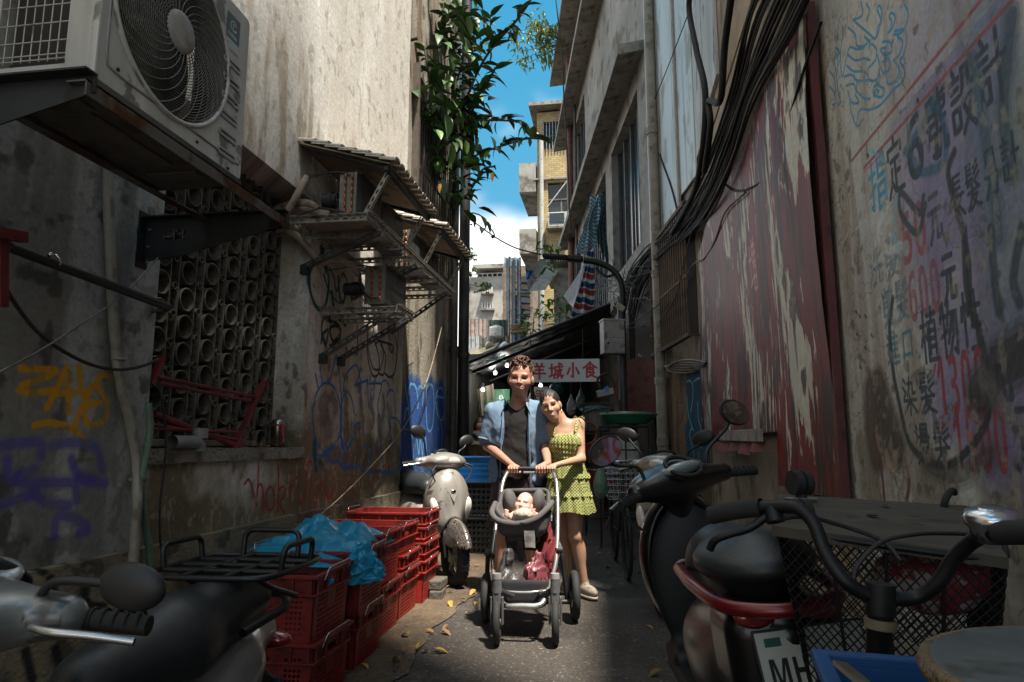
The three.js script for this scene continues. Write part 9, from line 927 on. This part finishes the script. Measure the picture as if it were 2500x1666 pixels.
const b2 = thing('bicycle', 'bicycle with square wire basket between the grey scooter and the wire trolley', 'bicycle', [0.05, 0, -6.6], 0.1), gw = []; for (let i = 0; i <= 8; i++) { const k = i / 8; for (const s of [0, 1]) { gw.push(G.rod([-0.18 + 0.36 * k, 0.95, s ? 0.36 : 0.1], [-0.14 + 0.28 * k, 0.68, s ? 0.33 : 0.12], 0.003, 5)); gw.push(G.rod([s ? 0.18 : -0.18, 0.95, 0.1 + 0.26 * k], [s ? 0.14 : -0.14, 0.68, 0.12 + 0.21 * k], 0.003, 5)); } } for (const y of [0.95, 0.9, 0.85, 0.8, 0.74, 0.68]) { const w = 0.14 + 0.04 * (y - 0.68) / 0.27; gw.push(G.rod([-w, y, 0.1], [w, y, 0.1], 0.003, 5), G.rod([-w, y, 0.36], [w, y, 0.36], 0.003, 5), G.rod([-w, y, 0.1], [-w, y, 0.36], 0.003, 5), G.rod([w, y, 0.1], [w, y, 0.36], 0.003, 5)); } part(b2, 'basket', gw, M.steel, { kind: 'stuff' }); part(b2, 'handlebar', G.pipe([[-0.28, 1.0, -0.15], [-0.26, 1.02, 0.02], [0, 1.0, 0.06], [0.26, 1.02, 0.02], [0.28, 1.0, -0.15]], 0.012, 0.04, 8), M.steel); for (const z of [0.38, -0.7]) part(b2, 'wheel', [G.tor(0.3, 0.018, [0, 0.32, z], [0, Math.PI / 2, 0], 36, 8), ...[0, 1, 2, 3, 4, 5].map((i) => G.rod([0, 0.32 - 0.29 * Math.cos(i * 0.52), z - 0.29 * Math.sin(i * 0.52)], [0, 0.32 + 0.29 * Math.cos(i * 0.52), z + 0.29 * Math.sin(i * 0.52)], 0.002, 4))], M.rubber, { kind: 'stuff' }); part(b2, 'frame', [G.rod([0, 1.0, 0.06], [0, 0.32, 0.38], 0.016), G.rod([0, 0.75, 0.15], [0, 0.35, -0.2], 0.016), G.rod([0, 0.35, -0.2], [0, 0.85, -0.4], 0.014), G.rod([0, 0.35, -0.2], [0, 0.32, -0.7], 0.01)], M.darkSteel); part(b2, 'saddle', blob([{ e: [0, 0.88, -0.42, 0.09, 0.035, 0.12] }], [-0.12, 0.82, -0.58], [0.12, 0.95, -0.26], 0.012), M.black);
const gbag = thing('green_bag', 'pale green plastic bag hung on the second bicycle\'s basket', 'bag', [-0.13, 0.8, -6.2]); part(gbag, 'bag', blob([{ e: [0, 0, 0, 0.06, 0.12, 0.07] }, { c: [0, 0.1, 0, 0.02, 0, 0.17, 0, 0.01], k: 0.04 }], [-0.1, -0.16, -0.12], [0.1, 0.22, 0.12], 0.012, null, (x, y, z) => 0.02 * (fbm(x * 30, y * 18 + z * 20, 3, 3) - 0.5)), mat([0.16, 0.27, 0.19], 0.45, 0, { transmission: 0.3 }));
}
{ // fallen leaves
const mats = [mat([0.33, 0.19, 0.025], 0.7), mat([0.2, 0.1, 0.035], 0.8), mat([0.22, 0.13, 0.06], 0.85)], gl = [leafGeo(0.06, 0.028, 0.25), leafGeo(0.085, 0.038, 0.4), leafGeo(0.05, 0.024, -0.3)].map(G.fix); const L = []; for (const [u, v] of [[1030, 1595], [1062, 1594], [1018, 1592], [1040, 1545], [975, 1622], [960, 1640], [1108, 1450], [1120, 1432], [1133, 1470], [1145, 1412], [1098, 1478], [1090, 1440], [1135, 1500], [1510, 1330], [1513, 1343], [1490, 1352], [1505, 1408], [1525, 1430], [1578, 1530], [1615, 1645], [1480, 1290], [1555, 1400], [1000, 1560], [985, 1600], [1150, 1385], [1160, 1450], [1125, 1418]]) L.push(at(u, v, { y: 0.004 })); for (let i = 0; i < 18; i++) L.push(V(rnd(-1.5, -0.95), 0.004, rnd(-3.2, -7.2))); for (let i = 0; i < 10; i++) L.push(V(rnd(-0.5, 0.3), 0.004, rnd(-6, -9)));
L.forEach((p, i) => { const o = shadow(new THREE.Mesh(gl[i % 3], mats[i < 27 ? (i % 4 === 3 ? 1 : 0) : i % 3])); o.name = numbered('fallen_leaf'); o.position.set(p.x, 0.012 + (i % 3 === 1 ? 0.012 : 0) + (p.x < -1.1 ? 0.012 : 0), p.z); o.rotation.set(rnd(-0.25, 0.15), rnd(0, 6.28), rnd(-0.3, 0.3)); scene.add(o); tag(o, 'small dry yellow or brown leaf fallen on the alley ground', 'leaf', 'fallen leaves on the alley ground'); });
}
// ================= far buildings =================
{
const tile = tex(256, 256, (u, v) => { const n = 16, r = Math.floor(v * n), x = u * 6 + (r % 2) * 0.5, fx = x % 1, fy = (v * n) % 1, g = fx < 0.04 || fy < 0.1 ? 0.62 : 1, k = 0.9 + 0.16 * hsh(Math.floor(x), r, 3); return [0.76 * k * g, 0.67 * k * g, 0.48 * k * g]; });
const mt = mat([0.95, 0.95, 0.95], 0.6, 0, { map: rep(tile, 0.7) }), mw = worn([0.5, 0.48, 0.43], 0.85, 0, { s: 0.4 }), z = -27, t = thing('tiled_apartment', 'yellow tiled apartment house with barred window closing the gap on the right', 'building', [-2, 0, z]); const q = (u, v, zz = z) => at(u, v, { z: zz });
const xl = q(1312, 500).x, yt = q(1350, 268).y, win = [[[1327, 298], [1395, 360]], [[1338, 445], [1392, 525]]].map(([a, b]) => [q(...a), q(...b)]);
const g = G.ext([[xl, 0], [3, 0], [3, yt], [xl, yt - 0.1]], 0.25, [0, 0, z - 0.25], null, 0, win.map(([a, b]) => [[a.x, b.y], [a.x, a.y], [b.x, a.y], [b.x, b.y]])); part(t, 'wall', g, mt, { world: true });
part(t, 'side_wall', G.grid(1, 1, (u, v) => V(mix(xl, xl - 0.45, u), mix(yt - 0.1, 6.5, v), z - u * 7)), mw, { world: true }); part(t, 'core', [G.bb(xl + 0.3, 3, 0, yt, z - 7, z - 0.8)], mat([0.04, 0.04, 0.04]), { world: true }); part(t, 'roof', G.bb(xl - 0.3, 3, yt, yt + 0.14, z - 7, z + 0.5), worn([0.4, 0.36, 0.28]), { world: true }); part(t, 'floor_band', [G.bb(xl - 0.15, 3, q(1350, 440).y, q(1350, 436).y, z, z + 0.12)], mw, { world: true });
for (const v of [[1290, 400, 470], [1300, 560, 620]]) part(t, 'balcony_box', G.bb(xl - 0.75, xl - 0.05, q(1300, v[2]).y, q(1300, v[1]).y, z - 3, z + 0.1), mw, { world: true });
win.forEach(([a, b], i) => { const w = new THREE.Group(); w.name = 'window'; t.add(w); part(w, 'pane', G.bb(a.x, b.x, b.y, a.y, z - 0.2, z - 0.18), mat([0.02, 0.03, 0.035], 0.12), { world: true }); part(w, 'frame', [G.bb(a.x, b.x, mix(a.y, b.y, 0.5) - 0.03, mix(a.y, b.y, 0.5) + 0.03, z - 0.16, z - 0.1), G.bb(mix(a.x, b.x, 0.6) - 0.03, mix(a.x, b.x, 0.6) + 0.03, b.y, a.y, z - 0.17, z - 0.12)], worn([0.25, 0.24, 0.22]), { world: true, kind: 'stuff' }); if (!i) for (let k = 0; k <= 9; k++) part(w, 'window_bar', G.bb(mix(a.x, b.x, k / 9) - 0.018, mix(a.x, b.x, k / 9) + 0.018, b.y - 0.05, a.y, z + 0.05, z + 0.08), worn([0.45, 0.47, 0.48], 0.4), { world: true }); });
const ac = thing('window_air_conditioner', 'white window air conditioner below the dark window of the yellow house', 'air conditioner', q(1365, 545).toArray()); part(ac, 'case', [G.rb(0.85, 0.62, 0.5, 0.03, [0, 0, 0.25])], M.white); part(ac, 'grille', G.rb(0.6, 0.42, 0.02, 0.01, [-0.05, 0.05, 0.51]), mat([0.03, 0.05, 0.06], 0.4)); part(ac, 'bracket', G.rb(0.95, 0.05, 0.5, 0.01, [0, -0.34, 0.25]), worn([0.4, 0.38, 0.3]));
const wp = thing('drainpipe', 'white drainpipe down the yellow tiled house', 'drainpipe', [q(1324, 600).x, 0, z + 0.12]); part(wp, 'pipe', G.rod([0, 4, 0], [0, q(1300, 330).y - 0.2, 0], 0.09, 10), M.white); part(wp, 'offset', G.rod([0, q(1300, 330).y - 0.2, 0], [-0.75, q(1300, 318).y + 0.25, 0], 0.09, 10), M.white); const dg = thing('steel_stay', 'pale diagonal steel stay across the lower window of the yellow house', 'pole', q(1365, 480, -26).toArray()); part(dg, 'rod', G.rod(q(1336, 507, -26), q(1388, 438, -26), 0.03, 6), M.white, { world: true });
const bz = -22, bl = thing('balcony_house', 'grey house with projecting balcony slab below the yellow house', 'building', [-2.2, 0, bz]); const b2 = (u, v) => at(u, v, { z: bz }); part(bl, 'wall', G.bb(b2(1350, 700).x, 2, 0, b2(1350, 650).y, bz - 4, bz - 0.3), worn([0.3, 0.29, 0.26]), { world: true }); part(bl, 'balcony_slab', G.grid(1, 1, (u, v) => { const P = [[1330, 646], [1365, 660], [1305, 738], [1342, 735]].map(([a, b]) => b2(a, b)); return P[0].clone().lerp(P[1], u).lerp(P[2].clone().lerp(P[3], u), v).add(V(0, 0, v * 1.6)); }), worn([0.42, 0.4, 0.34]), { world: true }); part(bl, 'balcony_wall', G.grid(1, 1, (u, v) => { const P = [[1318, 632], [1332, 646], [1300, 720], [1306, 740]].map(([a, b]) => b2(a, b)); return P[0].clone().lerp(P[1], u).lerp(P[2].clone().lerp(P[3], u), v).add(V(0, 0, v * 1.6)); }), mw, { world: true }); part(bl, 'upper_wall', G.bb(b2(1318, 600).x, 2, b2(1330, 640).y, b2(1330, 632).y, bz - 4, bz), mw, { world: true });
for (const [u, v, n, lab, s] of [[1365, 760, 60, 'bright green pot plant trailing over the market canopy edge', 0.5], [1352, 645, 14, 'little green weed under the street lamp head', 0.25], [1345, 608, 12, 'small weed growing on the yellow house wall', 0.25], [1300, 790, 30, 'vine on the balcony rail left of the pot plant', 0.5]]) { const c = at(u, v, { z: -19 }), pl = thing('pot_plant', lab, 'plant', c.toArray()), lf = []; for (let i = 0; i < n; i++) { const gg = leafGeo(0.3, 0.11, 0.5).clone(); gg.rotateX(rnd(-0.6, 0.5)); gg.rotateY(rnd(0, 6.28)); gg.translate(rnd(-s, s), rnd(-s, s) * 0.9, rnd(-0.3, 0.3)); lf.push(G.fix(gg)); } part(pl, 'stem', G.rod([0, -s, 0], [0.05, s * 0.6, 0], 0.015), M.wood); part(pl, 'foliage', lf, mat([0.07, 0.19, 0.03], 0.5, 0, { transmission: 0.25, thickness: 0 }), { uv: 0, kind: 'stuff' }); }
{ const c = at(1335, 90, { z: -15 }), pl = thing('roof_bush', 'sunlit yellow-green bush growing from the roof edge against the sky', 'shrub', c.toArray()), lf = [], st = []; for (let i = 0; i < 26; i++) { const e = V(rnd(-0.75, 0.15), rnd(-0.6, 0.5), rnd(-0.3, 0.3)); st.push(G.rod([0.5, -0.2, 0], e, 0.008, 4)); for (let k = 0; k < 16; k++) { const gg = leafGeo(0.17, 0.05, 0.4).clone(); gg.rotateX(rnd(-0.2, 1.4)); gg.rotateY(rnd(0, 6.28)); gg.translate(e.x + rnd(-0.16, 0.16), e.y + rnd(-0.16, 0.14), e.z + rnd(-0.15, 0.15)); lf.push(G.fix(gg)); } } part(pl, 'twig', st, M.wood, { uv: 0, kind: 'stuff' }); part(pl, 'foliage', lf, mat([0.24, 0.28, 0.03], 0.5, 0, { transmission: 0.35, thickness: 0 }), { uv: 0, kind: 'stuff' }); }
const wz = -42, wq = (u, v) => at(u, v, { z: wz }), wb = thing('concrete_block', 'pale stained concrete apartment block far behind the market', 'building', [-9, 0, wz]); const mc = mat([0.6, 0.57, 0.52], 0.9, 0, { map: rep(T.grime, 0.14) }); part(wb, 'wall', G.bb(wq(1125, 700).x, wq(1236, 700).x, 0, wq(1180, 676).y, wz - 8, wz), mc, { world: true }); part(wb, 'roof', [G.bb(wq(1157, 650).x, wq(1240, 650).x, wq(1157, 660).y, wq(1157, 650).y, wz - 6, wz + 0.4)], mw, { world: true }); part(wb, 'penthouse', G.bb(wq(1160, 660).x, wq(1236, 660).x, wq(1180, 676).y, wq(1180, 659).y, wz - 5, wz - 1), mat([0.06, 0.06, 0.06]), { world: true }); for (let i = 0; i < 6; i++) part(wb, 'railing_post', G.bb(wq(1165 + i * 12, 670).x, wq(1167 + i * 12, 670).x, wq(1165, 678).y, wq(1165, 668).y, wz - 0.1, wz), M.white, { world: true }); part(wb, 'railing', G.bb(wq(1160, 670).x, wq(1230, 670).x, wq(1165, 670).y, wq(1165, 668).y, wz - 0.12, wz + 0.02), M.white, { world: true });
for (const [u0, v0, u1, v1] of [[1180, 703, 1202, 715], [1178, 740, 1204, 755]]) { const a = wq(u0, v0), b = wq(u1, v1), w = new THREE.Group(); w.name = 'window'; wb.add(w); part(w, 'pane', G.bb(a.x, b.x, b.y, a.y, wz, wz + 0.05), mat([0.12, 0.14, 0.15], 0.2), { world: true }); for (let i = 0; i <= 4; i++) part(w, 'frame', G.bb(mix(a.x, b.x, i / 4) - 0.05, mix(a.x, b.x, i / 4) + 0.05, b.y, a.y, wz + 0.05, wz + 0.12), M.white, { world: true }); part(w, 'sill', G.bb(a.x - 0.1, b.x + 0.1, b.y - 0.12, b.y, wz, wz + 0.4), mw, { world: true }); }
for (const [v0, v1] of [[690, 702], [715, 728], [760, 775]]) part(wb, 'dark_opening', G.bb(wq(1229, 700).x, wq(1236, 700).x, wq(1230, v1).y, wq(1230, v0).y, wz, wz + 0.06), mat([0.05, 0.045, 0.04]), { world: true });
const bb = thing('brown_tower', 'brown and dark block between the pale block and the scaffold', 'building', [wq(1250, 700).x, 0, -38]); const bq = (u, v) => at(u, v, { z: -38 }); part(bb, 'wall', G.bb(bq(1228, 700).x, bq(1300, 700).x, 0, bq(1250, 650).y, -44, -38), worn([0.3, 0.22, 0.15]), { world: true }); for (let i = 0; i < 4; i++) part(bb, 'window', G.bb(bq(1268, 0).x, bq(1292, 0).x, bq(1270, 690 + i * 26).y, bq(1270, 676 + i * 26).y, -38, -37.9), mat([0.03, 0.03, 0.035], 0.2), { world: true });
const sz = -30, sq = (u, v) => at(u, v, { z: sz }), sc = thing('scaffold', 'bundle of scaffold poles with blue tarpaulin behind the market canopy', 'scaffold', [sq(1255, 800).x, 0, sz]); for (let i = 0; i < 9; i++) part(sc, 'pole', G.rod([sq(1237 + i * 4.5, 800).x, 0, sz + (i % 3) * 0.2], [sq(1238 + i * 4.3, 640).x, sq(1240, 632 + (i * 7) % 13).y, sz + (i % 3) * 0.2], 0.05, 6), worn([0.3, 0.34, 0.37], 0.5, 0.4), { world: true }); part(sc, 'pale_wrap', G.grid(12, 8, (u, v) => { const p = sq(1233 + u * 38, 633 + v * 26); p.z += 0.3 + 0.12 * Math.sin(u * 20); return p; }), mat([0.5, 0.58, 0.62], 0.5, 0, { transmission: 0.4, thickness: 0 }), { world: true }); part(sc, 'blue_tarp', G.grid(16, 20, (u, v) => { const p = sq(1246 + u * mix(18, 44, v), 715 + v * 150); p.z += -0.6 + 0.12 * Math.sin(u * 16 + v * 5); return p; }), mat([0.01, 0.1, 0.34], 0.5), { world: true }); part(sc, 'blue_tarp', G.grid(8, 8, (u, v) => { const p = sq(1285 + u * 18, 650 + v * 36); p.z += 0.2 + 0.1 * Math.sin(u * 9 + v * 7); return p; }), mat([0.01, 0.13, 0.36], 0.5), { world: true }); for (let i = 0; i < 8; i++) part(sc, 'ledger', G.rod(sq(1252, 690 + i * 16), sq(1295, 694 + i * 16), 0.035, 5), M.darkSteel, { world: true });
const wl = thing('timber_stack', 'stack of brown planks on the scaffold by the blue tarpaulin', 'planks', sq(1275, 806).toArray()); for (let i = 0; i < 5; i++) part(wl, 'plank', G.rb(0.75, 0.07, 0.25, 0.01, [rnd(-0.08, 0.08), i * 0.085 - 0.2, 0.6], [0, rnd(-0.1, 0.1), 0.1]), worn([0.3, 0.2, 0.1]));
const cz = -24, cq = (u, v) => at(u, v, { z: cz }), corr = (u0, v0, u1, v1, lab, m, dz = 0) => { const a = at(u0, v0, { z: cz + dz }), b = at(u1, v1, { z: cz + dz }), s = thing('corrugated_shed', lab, 'shed', [a.x, b.y, cz + dz]), n = Math.round((b.x - a.x) / 0.02); part(s, 'sheet', G.grid(Math.max(8, n), 1, (u, v) => V(mix(a.x, b.x, u), mix(a.y, b.y, v), cz + dz + 0.03 * Math.sin(u * (b.x - a.x) * 42))), m, { world: true }); part(s, 'post', G.rod([b.x, 0, cz + dz - 0.1], [b.x, a.y, cz + dz - 0.1], 0.05, 6), M.galv, { world: true }); };
corr(1130, 780, 1188, 826, 'pinkish white corrugated shed wall below the pale block', worn([0.6, 0.48, 0.43])); corr(1188, 782, 1236, 820, 'dull green corrugated lean-to right of the pink shed', worn([0.1, 0.15, 0.12]), -0.5); corr(1130, 820, 1172, 850, 'small white corrugated shed low at the left behind the canopy', worn([0.6, 0.62, 0.62]), 1); corr(1170, 822, 1240, 885, 'grey concrete-like shed wall behind the patched roofs', worn([0.25, 0.25, 0.25]), -0.8);
const rf = thing('patched_roof', 'patched yellowish tin roof just above the market canopy on the left', 'roof', cq(1170, 870).toArray()); for (let i = 0; i < 7; i++) { const a = at(1128 + i * 10, 884 - i * 5, { z: -20 }); part(rf, 'tin_sheet', G.tr(G.rb(0.7, 0.03, 0.9, 0.006), a.toArray(), [0.35, 0.1 * (i % 3), 0.35 + 0.05 * (i % 2)]), worn([0.5, 0.42, 0.24], 0.6), { world: true }); } const wt = thing('water_tank', 'white plastic water tank on the green lean-to', 'tank', at(1212, 812, { z: -23.5 }).toArray()); part(wt, 'tank', G.rb(0.5, 0.4, 0.4, 0.08), M.white); part(wt, 'lid', G.cyl(0.12, 0.13, 0.06, [0, 0.22, 0]), M.white);
const cl2 = thing('white_sheet', 'crumpled white sheet over the patched roof edge', 'sheet', at(1210, 855, { z: -20 }).toArray()); part(cl2, 'cloth', G.grid(20, 8, (u, v) => V(-0.3 + u * 0.85, 0.2 - v * 0.35 + 0.06 * Math.sin(u * 12), 0.1 * Math.sin(u * 9 + v * 6))), mat([0.66, 0.64, 0.58], 0.8));
const ow = thing('overhead_wire', 'black wire sagging across the sky from the downpipe to the street lamp', 'wire', at(1130, 525, { z: -9.4 }).toArray()); part(ow, 'wire', G.tube([[1132, 526], [1165, 548], [1210, 580], [1260, 606], [1322, 622]].map(([u, v]) => at(u, v, { z: -9.5 })), 0.011, 50, 6), M.cable, { world: true }); const bx = thing('splice_box', 'small dark box hanging on the overhead wire', 'splice box', at(1204, 578, { z: -9.48 }).toArray()); part(bx, 'box', G.rb(0.06, 0.04, 0.04, 0.008, [0, 0, 0], [0, 0, 0.4]), M.black); part(bx, 'strap', G.tor(0.016, 0.004, [0.02, 0.03, 0], [0, 1.57, 0], 12, 5), M.black); const vw = thing('vertical_wire', 'thin dark wire hanging in front of the yellow house beside the rusty pipe', 'wire', at(1375, 300, { z: -18 }).toArray()); part(vw, 'wire', G.tube([[1355, -20], [1370, 120], [1378, 260], [1386, 400], [1392, 560]].map(([u, v]) => at(u, v, { z: -18 })), 0.02, 30, 5), M.cable, { world: true });
}
renderer.render(scene, camera);
